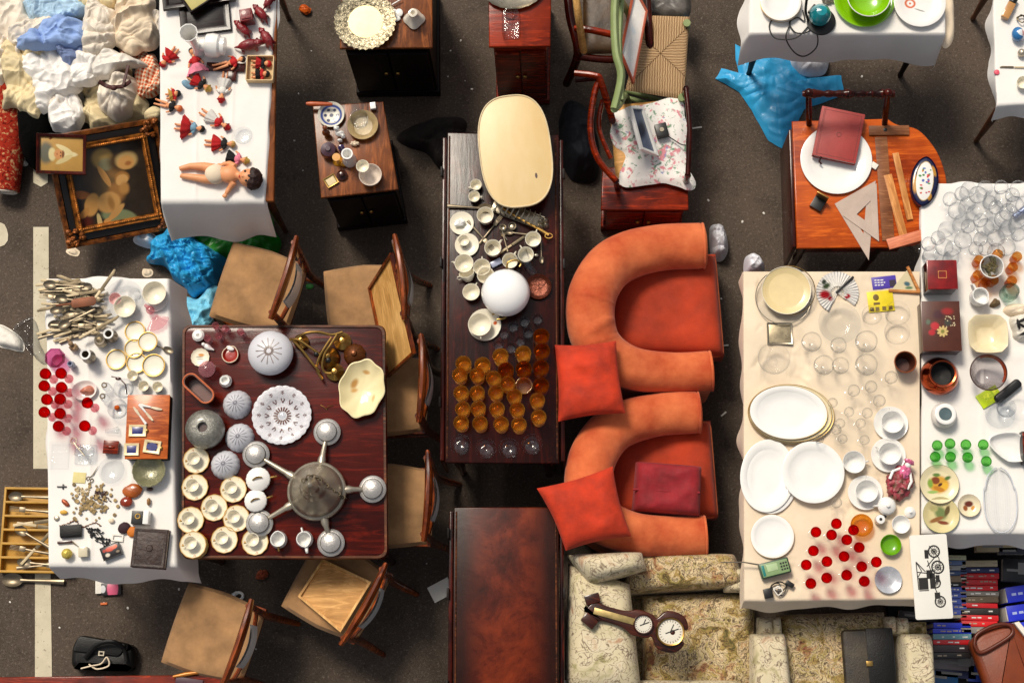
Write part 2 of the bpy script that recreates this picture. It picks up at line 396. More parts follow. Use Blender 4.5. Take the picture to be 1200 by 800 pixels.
M_burg = mat('burgundy_velvet', '#8c0d1a', .8, var=.35, scale=8, bump=.4, bscale=34, sheen=.08)
M_blackl = mat('black_leather', '#0c0a09', .42, var=.4, scale=8, bump=.25, bscale=180, spec=.3)
M_brownl = mat('tan_leather', '#7c3512', .45, var=.25, scale=6, bump=.2, bscale=160)
M_redl = mat('oxblood_leather', '#99302b', .5, var=.18, scale=8, bump=.2, bscale=200)
M_bluep = mat('blue_plastic_film', '#2a9fd6', .52, var=.16, scale=6, coat=.1)
M_bluel = mat('pale_blue_plastic_film', '#7cc8e4', .52, var=.16, scale=6)
M_greenp = mat('green_plastic_film', '#127a14', .4, var=.25, scale=6)
M_whitep = mat('white_plastic_film', '#dcdce2', .35, var=.06, scale=6)
M_rubber = mat('black_rubber', '#0b0b0c', .5)
M_brown = mat('brown_glaze', '#3a1509', .3, var=.3, coat=.3)
M_skin = mat('doll_skin', '#dd9565', .5, var=.08, scale=10); M_red = mat('red_cloth', '#b3090f', .8, var=.2, bump=.1); M_blk = mat('black_cloth', '#0d0a0b', .85, var=.3)
M_hair = mat('dark_brown_hair', '#2a0f06', .6, var=.4, scale=30, bump=.5, bscale=120, stretch=(1, .3, 1)); M_blond = mat('blond_hair', '#b8904e', .6, var=.3, scale=30, bump=.5)

# ------------------------------------------------------------------ ground
t = NT('asphalt'); v = t.coord((1, 1, 1), rnd=False)
c = t.ramp(t.noise(v, .9, 6, .65), [(.30, hx('#2c2017')), (.70, hx('#4f4136'))])
c = t.mix(t.ramp(t.noise(v, 210, 3, .7), [(.35, (0, 0, 0)), (.75, (.7,)*3)]), c, hx('#6e6358'))
c = t.mix(t.ramp(t.noise(v, 3.4, 7, .75), [(.5, (0, 0, 0)), (.72, (.6,)*3)]), c, hx('#1f1712'))
c = t.mix(t.ramp(t.noise(v, 75, 4, .75), [(.55, (0, 0, 0)), (.66, (.5,)*3)]), c, hx('#8a7e72')); c = t.mix(t.ramp(t.noise(v, 58, 4, .75), [(.56, (0, 0, 0)), (.66, (.5,)*3)]), c, hx('#17110d'))
c = t.mix(t.ramp(t.noise(v, 37, 4, .8), [(.705, (0, 0, 0)), (.73, (.8,)*3)]), c, hx('#8d857b'))
M_asph = t.bsdf(c, .85, 0, .3, t.bump(t.noise(v, 260, 3, .7), .7, .004))
t = NT('road_paint'); v = t.coord((1, 1, 1), rnd=False)
c = t.mix(t.ramp(t.noise(v, 60, 5, .75), [(.6, (0, 0, 0)), (.66, (.9,)*3)]), hx('#c9bfa6'), hx('#4d463e'))
c = t.mix(t.ramp(t.noise(v, 3, 5, .7), [(.45, (0, 0, 0)), (.7, (.45,)*3)]), c, hx('#8f8368'))
M_paint = t.bsdf(c, .7, 0, .4, t.bump(t.noise(v, 200, 3), .4, .002))
g = MB().grid(lambda u, v: (-40+80*u, -40+80*v, 0), 8, 8); tag(part('asphalt_ground', g, M_asph), None, None, kind='structure')
def stripe(px, name='painted_line'):
    w = [at(x, y, .004) for x, y in px]; tag(part(name, MB().add(w, [list(range(len(w)))[::-1]]), M_paint), None, None, kind='structure')
stripe([(39, 266), (57, 266), (58, 549), (39, 549)]); stripe([(41, 655), (59, 655), (61, 802), (41, 802)]); stripe([(39, 186), (56, 186), (56, 214), (48, 219), (39, 214)])
stripe(oval(-3, 275, 13, 15, 14, .05))

# ------------------------------------------------------------------ helpers for furniture
def table(name, label, cat, px, z, th, mt, ml, inset=.06, apron=.09, leg=.05, bev=.008, rad=.0, extra=None, legs=True):
    w = [at(x, y, z) for x, y in px]; c = sum(w, Vector())/len(w); l = Vector((c.x, c.y, 0)); q = [(p.x-l.x, p.y-l.y) for p in w]
    root = thing(name, label, cat, l); out = round_poly(q, rad) if rad else q
    part('tabletop', MB().prism(out, z-th, z, bev), mt, root)
    ins = []
    for x, y in q:
        d = Vector((x, y)); dx = -math.copysign(inset, x); dy = -math.copysign(inset, y); ins.append((x+dx, y+dy))
    if apron:
        for k in range(len(ins)):
            a, b = Vector(ins[k]), Vector(ins[(k+1) % len(ins)]); m = (a+b)/2; an = math.degrees(math.atan2(b.y-a.y, b.x-a.x))
            part('apron', MB().box((m.x, m.y, z-th-apron/2-.001), ((b-a).length-leg*1.02, .018, apron), an, .003), ml, root)
    if legs:
        for x, y in ins:
            zt = z-th-.001; h = leg/2
            part('leg', MB().prism([(x-h, y-h), (x+h, y-h), (x+h, y+h), (x-h, y+h)], zt-.12, zt, .003).lathe([(h*.9, zt-.121), (h*.55, zt-.15), (h*.95, zt-.2), (h*.8, zt-.4), (h*.5, .05), (h*.62, .02), (h*.5, 0)], 14, (x, y, 0)), ml, root)
    return root
def tablecloth(label, px, z, hang, flare, seed, m, wr=.004, name='tablecloth', wave=.02, n=70, crease=0, fr=5, rag=.12):
    """px: top corners far-left, far-right, near-right, near-left; hang/flare: left, near, right, far (metres)"""
    A, B, Cc, D = [at(x, y, z) for x, y in px]; c = (A+B+Cc+D)/4; l = Vector((c.x, c.y, z)); eu = (B-A).normalized(); ev = (D-A).normalized()
    Lu, Lv = (B-A).length, (D-A).length
    def axis(h0, h1, L): 
        a = [-h0*(1-i/12) for i in range(12)] if h0 else []; b = [L*i/n for i in range(n+1)]; e = [L+h1*(i+1)/12 for i in range(12)] if h1 else []
        return a+b+e
    us, vs_ = axis(hang[0], hang[2], Lu), axis(hang[3], hang[1], Lv); V = []
    for v in vs_:
        for u in us:
            cu, cv = min(max(u, 0), Lu), min(max(v, 0), Lv); a, b = cu/Lu, cv/Lv
            p = (A*(1-a)+B*a)*(1-b)+(D*(1-a)+Cc*a)*b
            ou, ov = u-cu, v-cv
            hu = hang[0] if ou < 0 else hang[2]; hv = hang[3] if ov < 0 else hang[1]
            fu = flare[0] if ou < 0 else flare[2]; fv = flare[3] if ov < 0 else flare[1]
            drop = math.hypot(ou, ov)
            wu = (abs(ou)/hu if hu else 0); wv = (abs(ov)/hv if hv else 0)
            s1 = .35*math.sin(cv*17+seed+2*noise.noise(Vector((cv*3, seed, 5))))+1.5*noise.noise(Vector((cv*7, seed, 1))); s2 = .4*math.sin(cu*15+seed*3+2*noise.noise(Vector((cu*3, seed, 6))))+1.5*noise.noise(Vector((cu*7, seed, 4)))
            if ou: p = p+eu*math.copysign(1, ou)*(fu*wu+wave*wu*s1+.004); drop *= 1+rag*noise.noise(Vector((cv*4, seed, 8)))
            if ov: p = p+ev*math.copysign(1, ov)*(fv*wv+wave*wv*s2+.004); drop *= 1+rag*noise.noise(Vector((cu*4, seed, 11)))
            zz = -drop
            if not ou and not ov:
                e = min(1, min(cu, Lu-cu, cv, Lv-cv)/.05); zz = wr*max(-.5, min(.08, fold(p.x, p.y, seed, fr)))*e
                if crease:
                    for k in (1/3, 2/3): zz += .005*math.exp(-((a-k)*Lu/.007)**2)*e
                    zz += .005*math.exp(-((b-.5)*Lv/.007)**2)*e
            V.append((p.x-l.x, p.y-l.y, zz+.012))
    W = len(us); mb = MB().add(V, [[j*W+i, (j+1)*W+i, (j+1)*W+i+1, j*W+i+1] for j in range(len(vs_)-1) for i in range(W-1)])
    o = single(name, mb, m, label, 'tablecloth', l, sharp=70); return o
ZT = .75; ZI = ZT+.0145     # table height, and where things on a cloth stand

# trestles and cloths
table('trestle_table', 'wooden trestle table of dolls, its edge showing past the white cloth', 'table', [(194, -60), (326, -60), (321, 236), (196, 236)], ZT, .03, M_cab, M_walnut, legs=True)
tablecloth('white cloth under the costume dolls and red carved animals', [(188, -58), (324, -58), (309, 237), (190, 237)], ZT, (.12, .30, .03, 0), (.02, .10, .012, 0), 3.1, M_cloth, .010, crease=1)
table('trestle_table', 'trestle table beneath the white cloth spread with old cutlery and red glasses', 'table', [(60, 332), (196, 332), (204, 663), (62, 663)], ZT, .03, M_pine, M_dark)
tablecloth('white cloth under the cutlery heap and red glasses, dipping at its near corner', [(56, 328), (197, 328), (206, 663), (59, 663)], ZT, (.02, .2, .25, .02), (.0, .05, .05, 0), 5.7, M_cloth, .008, crease=1)
table('trestle_table', 'trestle table beneath the rumpled cream cloth of white plates', 'table', [(874, 323), (1074, 323), (1074, 698), (875, 698)], ZT, .03, M_pine, M_walnut)
tablecloth('rumpled cream cloth under white platters and clear wine glasses', [(871, 319), (1077, 319), (1077, 701), (872, 703)], ZT, (.2, .10, .0, .0), (-.01, .03, 0, 0), 8.2, M_cream, .024, fr=9, n=170)
table('trestle_table', 'trestle table beneath the white cloth of green glasses and copper pot', 'table', [(1083, 221), (1290, 221), (1290, 620), (1083, 620)], ZT-.012, .03, M_pine, M_walnut)
tablecloth('white cloth under the green glasses, red boxes and massed clear glasses', [(1080, 217), (1292, 217), (1292, 624), (1080, 624)], ZT-.012, (.1, .14, 0, .02), (.0, .04, 0, 0), 12.4, M_cloth, .010, crease=1)
table('trestle_table', 'trestle table beneath the cloth with the lime green bowl', 'table', [(884, -60), (1100, -60), (1104, 38), (882, 38)], ZT, .03, M_pine, M_dark)
tablecloth('white cloth with a creased near skirt under the lime green bowl', [(881, -58), (1103, -58), (1107, 40), (879, 40)], ZT, (.1, .23, .12, 0), (.03, .05, .0, 0), 15.2, M_cloth, .004, rag=.2)
table('trestle_table', 'trestle table beneath the corner cloth with the blue and white ball', 'table', [(1166, -60), (1290, -60), (1290, 118), (1172, 122)], ZT, .03, M_pine, M_walnut)
tablecloth('white cloth hanging loosely under the perfume bottle and striped ball', [(1162, -60), (1292, -60), (1292, 116), (1168, 124)], ZT, (.1, .12, 0, 0), (.0, .04, 0, 0), 18.9, M_cloth, .006, wave=.035, rag=.3)
heapobj('cream_cloth', 'beige cloth end sticking out from under the painted plate', 'cloth', [(1098, -10), (1116, -10), (1119, 20), (1117, 48), (1106, 54), (1098, 30)], ZT-.06, .01, 4, M_cream, amp=.008, edge=.02)

# dining table
table('dining_table', 'square mahogany dining table with rounded corners under china and chandeliers', 'table', [(213, 380), (452, 380), (455, 655), (212, 655)], ZT, .032, M_mahx, M_mah, .05, .1, .06, .014, rad=.045)
for rt in [o for o in bpy.data.objects if o.name == 'dining_table']:
    w = [at(x, y, ZT) for x, y in [(213, 380), (452, 380), (455, 655), (212, 655)]]; q = [(p.x-rt.location.x, p.y-rt.location.y) for p in w]
    o1, o2 = round_poly(q, .045), round_poly([(x*.965, y*.97) for x, y in q], .04); n = len(o1); zz = ZT+.001
    V = [(x*.992, y*.992, zz) for x, y in o1]+[(x*.99, y*.99, zz+.006) for x, y in o1]+[(x*1.004, y*1.004, zz+.006) for x, y in o2]+[(x, y, zz) for x, y in o2]
    part('rim', MB().add(V, [[j*n+i, j*n+(i+1) % n, (j+1)*n+(i+1) % n, (j+1)*n+i] for j in range(3) for i in range(n)]), M_walnut, rt)
# long drop-leaf tables
def dropleaf(label, px, z, mt, leafy):
    rt = table('drop_leaf_table', label, 'table', px, z, .028, mt, M_mah, .05, .12, .06, .006)
    w = [at(x, y, z) for x, y in px]; q = [(p.x-rt.location.x, p.y-rt.location.y) for p in w]
    for s, (a, b) in ((-1, (q[0], q[3])), (1, (q[1], q[2]))):
        m = ((a[0]+b[0])/2, (a[1]+b[1])/2); L = abs(a[1]-b[1])
        part('drop_leaf', MB().box((m[0]+s*.014, m[1], z-.24), (.02, L-.03, .42), 0, .006), M_mah, rt)
        part('edge_moulding', MB().tube([(m[0]-s*.012, m[1]-L/2+.02, z+.001), (m[0]-s*.012, m[1]+L/2-.02, z+.001)], .004, 8), M_walnut, rt)
        for k in (-.32, .1, .38): part('hinge', MB().box((m[0]+s*.026, m[1]+k*L, z-.02), (.012, .05, .022), 0, .003), M_dark, rt)
    return rt
dropleaf('long scuffed mahogany table crowded with cups and amber glasses', [(524, 155), (655, 158), (655, 543), (521, 542)], .74, M_longt, 0)
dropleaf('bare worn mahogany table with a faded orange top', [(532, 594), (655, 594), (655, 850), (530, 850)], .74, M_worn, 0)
# cabinets
def cabinet(label, px, z, mt, mb_, plinth=True, front=True, ov=.02, name='cabinet'):
    w = [at(x, y, z) for x, y in px]; c = sum(w, Vector())/4; l = Vector((c.x, c.y, 0)); q = [(p.x-l.x, p.y-l.y) for p in w]; rt = thing(name, label, 'cabinet', l)
    sc_ = lambda k: [(x-math.copysign(k, x), y-math.copysign(k, y)) for x, y in q]
    part('top', MB().prism(q, z-.022, z, .006), mt, rt); part('carcass', MB().prism(sc_(ov), .07, z-.023, .003), mb_, rt)
    part('plinth', MB().prism(sc_(ov*.4), 0, .069, .006), mb_, rt)
    a, b = Vector(sc_(ov)[3]), Vector(sc_(ov)[2]); m = (a+b)/2; an = math.degrees(math.atan2(b.y-a.y, b.x-a.x)); L = (b-a).length; nrm = Vector((math.sin(R(an)), -math.cos(R(an))))
    for s in (-1, 1):
        d = (b-a).normalized(); p = m+d*s*L*.24+nrm*.011; dr = part('door', MB().box((p.x, p.y, z*.52), (L*.46, .02, z*.72), an, .004), mb_, rt)
        k = p-d*s*L*.17+nrm*.018; part('knob', MB().ell((k.x, k.y, z*.55), (.011, .011, .011)), M_brass, dr)
    return rt
cabinet('dark cabinet carrying the large pierced gold plate', [(402, -70), (506, -70), (507, 56), (398, 57)], .72, M_cab, M_dark)
cabinet('bedside cabinet with a walnut top of small vases and pots', [(366, 124), (449, 119), (467, 222), (376, 232)], .64, M_cab, M_dark)
cabinet('tall red mahogany cabinet under the glass decanter', [(572, -70), (647, -70), (645, 54), (573, 55)], .86, M_redcab, M_redcab)
cabinet('low red mahogany chest behind the armchair with the flowered cloth', [(706, 196), (806, 196), (807, 246), (704, 246)], .42, M_redcab, M_redcab)

# upholstered dining chairs (they face -x)
def make_chair():
    r = thing('dining_chair', 'x', 'chair')
    def seat(u, v):
        x, y = (u-.5)*2, (v-.5)*2; w = .205-.022*max(0, x)*1; e = (1-abs(x)**6)*(1-abs(y)**6)
        return (x*.205*(1-.03*y*y), y*w*(1-.04*x*x), .44+.045*max(0, e)**.4)
    s = part('seat', MB().grid(seat, 26, 26), M_suede, r)
    part('seat_frame', MB().box((0, 0, .415), (.40, .38, .055), 0, .008), M_chairw, r)
    for sy in (-1, 1):
        part('leg', MB().tube([(-.185, sy*.175, .39), (-.185, sy*.175, .2), (-.19, sy*.178, 0)], [.022, .018, .013], 10), M_chairw, r)
        part('leg', MB().tube([(.195, sy*.16, .44), (.205, sy*.16, .3), (.25, sy*.165, .12), (.3, sy*.17, 0)], [.019, .02, .018, .014], 10), M_chairw, r)
        part('back_post', MB().tube([(.195, sy*.16, .43), (.2, sy*.165, .62), (.2, sy*.172, .8), (.2, sy*.175, .9)], [.019, .017, .016, .014], 10, flat=1.25), M_chairw, r)
        part('stretcher', MB().tube([(-.18, sy*.17, .2), (.21, sy*.16, .2)], .009, 8), M_chairw, r)
    cr = []
    for k in range(15):
        y = -1+2*k/14; cr.append((.2+.014*(1-y*y), y*.205, .885+.02*(1-y*y)))
    part('crest_rail', MB().tube(cr, [.012+.007*(1-abs(-1+2*k/14)**3) for k in range(15)], 10, flat=2.2), M_chairw, r)
    part('back_rail', MB().tube([(.2+.022*(1-(y/8)**2), y/8*.165, .68) for y in range(-8, 9)], .011, 8, flat=2), M_chairw, r)
    part('back_panel', MB().grid(lambda u, v: (.222+.02*(1-(2*u-1)**2)-.002*v, (2*u-1)*.1, .7+.14*v), 10, 6).grid(lambda u, v: (.231+.02*(1-(2*u-1)**2)-.002*v, (1-2*u)*.1, .7+.14*v), 10, 6), M_white, r)
    return r
for px, py, rz, lb in [(303, 338, -16, 'tan suede chair by the green plastic sheet, its back to the aisle'), (430, 356, 7, 'tan suede chair with a framed plywood panel propped on it'),
                       (452, 462, -1, 'dark chair pushed under the table beside the cream scalloped bowl'), (458, 592, -2, 'chair pushed under the table beside the pewter chandelier'),
                       (250, 743, -17.5, 'tan suede chair standing alone beside the black handbag'), (395, 690, -28.7, 'tan suede chair with a pale framed board lying on its seat')]:
    place('chair', make_chair, px, py, 0, .46, lb, 'chair', 'tan suede dining chairs', rz)
def quadframe(name, label, cat, px, zs, border, th, mf, mp, group=None):
    """framed board through four points of the photo at their own heights"""
    w = [at(x, y, z) for (x, y), z in zip(px, zs)]; c = sum(w, Vector())/4; rt = thing(name, label, cat, c, 0, group); w = [p-c for p in w]
    n = (w[1]-w[0]).cross(w[3]-w[0]).normalized(); n = n if n.z > 0 else -n
    ins = []
    for i in range(4):
        a = (w[i-1]-w[i]).normalized(); b = (w[(i+1) % 4]-w[i]).normalized(); ins.append(w[i]+(a+b)*border)
    V = [p for p in w]+[p+n*th for p in w]+[p+n*th for p in ins]+[p for p in ins]
    part('frame', MB().add(V, [[j*4+k, j*4+(k+1) % 4, ((j+1) % 4)*4+(k+1) % 4, ((j+1) % 4)*4+k] for j in range(4) for k in range(4)]), mf, rt)
    V = [p+n*th*.35 for p in ins]+[p+n*th*.05 for p in ins]
    part('panel', MB().add(V, [[0, 1, 2, 3], [7, 6, 5, 4]]+[[k, 4+k, 4+(k+1) % 4, (k+1) % 4] for k in range(4)]), mp, rt); return rt
quadframe('framed_board', 'framed plywood panel leaning against a chair back', 'panel', [(461, 296), (488, 414), (457, 442), (435, 337)], [.80, .80, .5, .5], .012, .02, M_chairw, M_ply)
quadframe('framed_board', 'pale framed board lying on a chair seat by the table', 'panel', [(379, 655), (436, 682), (400, 741), (350, 699)], [.50, .53, .53, .50], .011, .02, M_ply, M_pine)

# ------------------------------------------------------------------ orange tub armchairs
def sweep(path, zt, rads, zb, n=5):
    P_ = [at(x, y, z) for (x, y), z in zip(path, zt)]; q = cat_rom([(p.x, p.y, z, r) for p, z, r in zip(P_, zt, rads)], 13, False); V = []; fs = []
    prof_n = 17
    for i, (x, y, z, r) in enumerate(q):
        a, b = q[max(0, i-1)], q[min(len(q)-1, i+1)]; t = Vector((b[0]-a[0], b[1]-a[1], 0)).normalized(); nn = Vector((-t.y, t.x, 0))
        e = min(i, len(q)-1-i); k = [.82, .95, 1][min(e, 2)]
        for j in range(prof_n):
            if j == 0: o, zz = -r*.8, zb
            elif j == prof_n-1: o, zz = r*.8, zb
            else:
                th = PI*1.18-(PI*1.36)*(j-1)/(prof_n-3); o = r*math.cos(th); zz = z-r*.95+r*.95*math.sin(th)
            jit = .010*noise.noise(Vector((x*8, y*8, j*.4)))+.034*max(0, .3-abs(noise.noise(Vector((x*13+y*5, y*12, 3+j*.2)))*2.2))*max(0, .4+noise.noise(Vector((x*4, y*4, 9))))*(1 if 3 < j < 13 else 0)
            V.append((x+nn.x*o*k, y+nn.y*o*k, (zz if j in (0, prof_n-1) else zb+(zz-zb)*(.9+.1*k)+jit)))
    m = len(q)
    for i in range(m-1):
        for j in range(prof_n-1): fs.append([i*prof_n+j, i*prof_n+j+1, (i+1)*prof_n+j+1, (i+1)*prof_n+j])
    fs.append(list(range(prof_n))); fs.append([(m-1)*prof_n+j for j in range(prof_n)][::-1])
    mb = MB().add(V, fs); return mb
def pad(px, z0, z1, pw=6, pinch=0, n=28, crease=.004, seed=1, fr=7, pipe=None):
    w = [at(x, y, (z0+z1)/2) for x, y in px]; c = sum(w, Vector())/4; h = (z1-z0)/2; mb = MB()
    for s in (1, -1):
        def fn(u, v, s=s):
            x, y = 2*u-1, 2*v-1; x, y = math.copysign(abs(x)**.7, x), math.copysign(abs(y)**.7, y); uu, vv = (x+1)/2, (y+1)/2
            if pinch: 
                uu = .5+(uu-.5)*(1-pinch*(1-abs(y)**1.6)*abs(x)**2.0); vv = .5+(vv-.5)*(1-pinch*(1-abs(x)**1.6)*abs(y)**2.0)
            p = (w[0]*(1-uu)+w[1]*uu)*(1-vv)+(w[3]*(1-uu)+w[2]*uu)*vv
            e = max(0, (1-abs(x)**pw)*(1-abs(y)**pw))**.45
            z = (z0+z1)/2+s*h*e*(1+0*x)+(crease*fold(p.x, p.y, seed, fr)*(e if s > 0 else 0))
            return (p.x, p.y, z)
        g = MB().grid(fn, n, n); mb.add(g.v, g.f if s > 0 else [f[::-1] for f in g.f])
    return mb, Vector((c.x, c.y, 0))
def round_tube(p):
    q = round_poly([a[:2] for a in p], .035); q = [(x, y, p[0][2]) for x, y in q]; return q+q[:1]
def tub(label, path, zt, rads, seat):
    l = loc(760, sum(p[1] for p in path)/len(path), 0); rt = thing('tub_armchair', label, 'armchair', l)
    mb = shift(sweep(path, zt, rads, .06), l); sub(part('back_and_arms', mb, M_orangev, rt, sharp=80), 1); V = mb.v; ns = len(V)//17
    for k in (1, ns-2): part('piping', MB().tube([V[k*17+j] for j in range(1, 16)], .006, 6), M_orangev, rt)
    m, _ = pad(seat, .27, .46, 7, crease=.006, seed=len(label)); part('seat_cushion', shift(m, l), M_seatv, rt, sharp=80)
    ew = [at(x, y, .365)-l for x, y in seat]; part('piping', MB().tube(round_tube([(p.x, p.y, .365) for p in ew]), .005, 6), M_orangev, rt)
    b = [at(x, y, .2) for x, y in seat]; part('base', shift(MB().prism([(p.x, p.y) for p in b], .05, .26, .02), l), M_seatv, rt)
    for p in b: part('foot', shift(MB().lathe([(.018, 0), (.024, .06)], 10, (l.x+(p.x-l.x)*.85, l.y+(p.y-l.y)*.85, 0)), Vector((l.x, l.y, 0))), M_dark, rt)
tub('orange tub armchair, empty, farther from the floral sofa', [(829, 281), (770, 284), (724, 298), (699, 328), (692, 365), (704, 402), (740, 426), (790, 432), (837, 430)], [.60, .62, .68, .74, .76, .74, .68, .62, .60], [.115, .117, .12, .12, .12, .115, .105, .1, .1], [(715, 306), (838, 300), (848, 418), (716, 414)])
tub('orange tub armchair holding a burgundy cushion, next to the floral sofa', [(823, 479), (770, 482), (722, 497), (696, 530), (690, 570), (702, 603), (742, 622), (790, 626), (830, 625)], [.60, .62, .68, .74, .76, .74, .68, .62, .60], [.103, .106, .112, .115, .115, .11, .102, .098, .098], [(712, 502), (832, 494), (841, 606), (714, 606)])
def pillow(name, label, cat, px, z0, z1, m, **k):
    mb, l = pad(px, z0, z1, **k); l = Vector((l.x, l.y, z0)); return single(name, shift(mb, l), m, label, cat, l, sharp=80)
pillow('throw_pillow', 'square vermilion pillow slumped over the back of the empty orange armchair', 'pillow', [(650, 404), (722, 399), (733, 484), (654, 494)], .70, .84, M_pillow, pw=2.4, pinch=.06, crease=.03, seed=4, fr=6)
pillow('throw_pillow', 'pointed vermilion pillow leaning toward the bare worn table', 'pillow', [(629, 572), (718, 546), (740, 628), (663, 645)], .70, .86, M_pillow, pw=2.4, pinch=.07, crease=.028, seed=7, fr=6)
bc = pillow('box_cushion', 'burgundy velvet box cushion lying on the orange armchair seat', 'cushion', [(745, 541), (822, 547), (820, 606), (740, 600)], .44, .63, M_burg, pw=9, crease=.016, seed=2, fr=9)
part('seam', MB().tube([at(742, 573, .62)-bc.location, at(780, 575, .625)-bc.location, at(820, 577, .62)-bc.location], .006, 6), M_burg, bc)

# ------------------------------------------------------------------ floral suite
t = NT('floral_tapestry'); v = t.coord((1, 1, 1), rnd=True)
nz = t.n('ShaderNodeTexNoise'); nz.inputs['Scale'].default_value = 9; nz.inputs['Detail'].default_value = 3; t.l(v, nz.inputs['Vector'])
vm = t.n('ShaderNodeVectorMath', operation='MULTIPLY_ADD'); t.l(nz.outputs['Color'], vm.inputs[0]); vm.inputs[1].default_value = (.22, .22, .22); t.l(v, vm.inputs[2])
n1 = t.noise(vm.outputs[0], 7, 4, .6, .8); n2 = t.noise(vm.outputs[0], 12, 3, .5, 2.4)
c = t.ramp(n1, [(.32, hx('#56502a')), (.42, hx('#a58a52')), (.47, hx('#c9b48a')), (.55, hx('#cfbb94')), (.61, hx('#b08a60')), (.70, hx('#7a4230'))])
c = t.mix(t.ramp(n2, [(.40, (.7,)*3), (.46, (0, 0, 0))]), c, hx('#9a8a4a'))
for nn, wdt in ((n2, .022), (n1, .014), (t.noise(vm.outputs[0], 14, 2, .5, 3), .03)):
    ln = t.math('ABSOLUTE', t.math('SUBTRACT', nn, .52)); c = t.mix(t.ramp(ln, [(wdt*.4, (.75,)*3), (wdt, (0, 0, 0))]), c, hx('#3a241a'))
M_floral = t.bsdf(c, .85, 0, .3, t.bump(t.noise(v, 240, 3), .15, .001), 0, .1)
t = NT('pale_floral_tapestry'); v = t.coord((1, 1, 1), rnd=True); n1 = t.noise(v, 8, 3, .55, 1.2); n2 = t.noise(v, 12, 3, .5, 2.4)
c = t.ramp(n1, [(.3, hx('#9c9468')), (.42, hx('#c9bc9a')), (.6, hx('#d0c3a6')), (.7, hx('#b0896a'))])
for nn, wdt in ((n2, .02), (n1, .014)):
    ln = t.math('ABSOLUTE', t.math('SUBTRACT', nn, .53)); c = t.mix(t.ramp(ln, [(wdt*.4, (.7,)*3), (wdt, (0, 0, 0))]), c, hx('#5d4638'))
M_floral2 = t.bsdf(c, .85, 0, .3, t.bump(t.noise(v, 240, 3), .15, .001), 0, .1)
def fpart(name, rt, px, z0, z1, m, **k): mb, _ = pad(px, z0, z1, **k); return part(name, shift(mb, rt.location), m, rt, sharp=80)
rt = thing('floral_armchair', 'floral tapestry armchair with a wooden barometer lying across it', 'armchair', loc(780, 740, 0))
fpart('back_cushion', rt, [(666, 660), (738, 684), (752, 815), (662, 815)], .38, .70, M_floral2, pw=5, crease=.014, seed=3, fr=5)
fpart('seat_cushion', rt, [(752, 697), (884, 693), (887, 808), (752, 808)], .24, .46, M_floral, pw=7, crease=.01, seed=5, fr=5)
fpart('arm', rt, [(722, 652), (860, 650), (876, 690), (726, 699)], .10, .58, M_floral, pw=7, crease=.008, seed=6)
fpart('arm', rt, [(690, 796), (866, 796), (880, 850), (690, 850)], .10, .58, M_floral2, pw=7, crease=.008, seed=8)
fpart('wing', rt, [(664, 650), (752, 647), (758, 668), (690, 688)], .45, .78, M_floral2, pw=3, crease=.008, seed=9)
for a in ([(848, 665), (874, 667), (876, 679), (850, 680)], [(846, 678), (875, 679), (875, 694), (848, 694)]): fpart('arm_scroll', rt, a, .4, .54, M_floral2, pw=3, crease=.003)
mb = MB(); w = [at(x, y, .1) for x, y in [(672, 668), (872, 668), (880, 840), (672, 840)]]; part('base', shift(mb.prism([(p.x, p.y) for p in w], .03, .26, .02), rt.location), M_floral, rt)
rt = thing('floral_armchair', 'floral tapestry armchair with a black clutch bag on its seat', 'armchair', loc(980, 790, 0))
fpart('seat_cushion', rt, [(910, 720), (1036, 717), (1044, 830), (912, 830)], .24, .46, M_floral, pw=7, crease=.01, seed=12, fr=5)
for a in ([(874, 742), (916, 741), (926, 830), (874, 830)], [(1046, 742), (1084, 742), (1089, 830), (1048, 830)]): fpart('arm', rt, a, .08, .58, M_floral2, pw=8, crease=.006, seed=int(a[0][0]))
for a in ([(886, 723), (905, 722), (907, 746), (886, 746)], [(902, 722), (914, 722), (916, 745), (904, 746)], [(1034, 722), (1048, 722), (1050, 744), (1036, 744)], [(1046, 723), (1063, 724), (1065, 745), (1048, 745)]): fpart('arm_scroll', rt, a, .34, .5, M_floral2, pw=3, crease=.002)
w = [at(x, y, .1) for x, y in [(884, 730), (1078, 730), (1084, 840), (884, 840)]]; part('base', shift(MB().prism([(p.x, p.y) for p in w], .03, .27, .02), rt.location), M_floral, rt)

# ------------------------------------------------------------------ chairs at the far side
def quadpad(name, rt, px, z0, z1, m, **k): return fpart(name, rt, px, z0, z1, m, **k)
def wpts(pts, l): return [tuple(at(x, y, z)-l) for x, y, z in pts]
def bar(rt, name, pts, rad, m, n=10, flat=1.0, smooth=True):
    p = wpts(pts, rt.location); p = cat_rom(p, 5, False) if smooth and len(p) > 2 else p
    if isinstance(rad, (list, tuple)): rad = [rad[min(len(rad)-1, int(i*len(rad)/len(p)))] for i in range(len(p))]
    return part(name, MB().tube(p, rad, n, flat=flat), m, rt)
M_leath = mat('worn_brown_leather', '#4a3318', .5, var=.5, scale=7, bump=.3, bscale=60, col2='#1c130a')
rt = thing('carved_armchair', 'mahogany armchair with a worn brown leather seat beside the tall cabinet', 'armchair', loc(715, 30, 0))
quadpad('seat', rt, [(683, -25), (762, -25), (757, 62), (684, 64)], .40, .48, M_leath, pw=7, crease=.006)
for pts in ([(664, -20, .5), (668, 20, .5), (677, 62, .45), (664, 98, .1)], [(758, 0, .45), (762, 60, .45), (764, 84, .05)]): bar(rt, 'leg', pts, .022, M_mah)
bar(rt, 'arm', [(674, 34, .66), (690, 35, .68), (718, 41, .68)], .017, M_redcab, flat=1.3); bar(rt, 'seat_rail', [(676, 66, .42), (712, 70, .42), (756, 68, .42)], .02, M_mah)
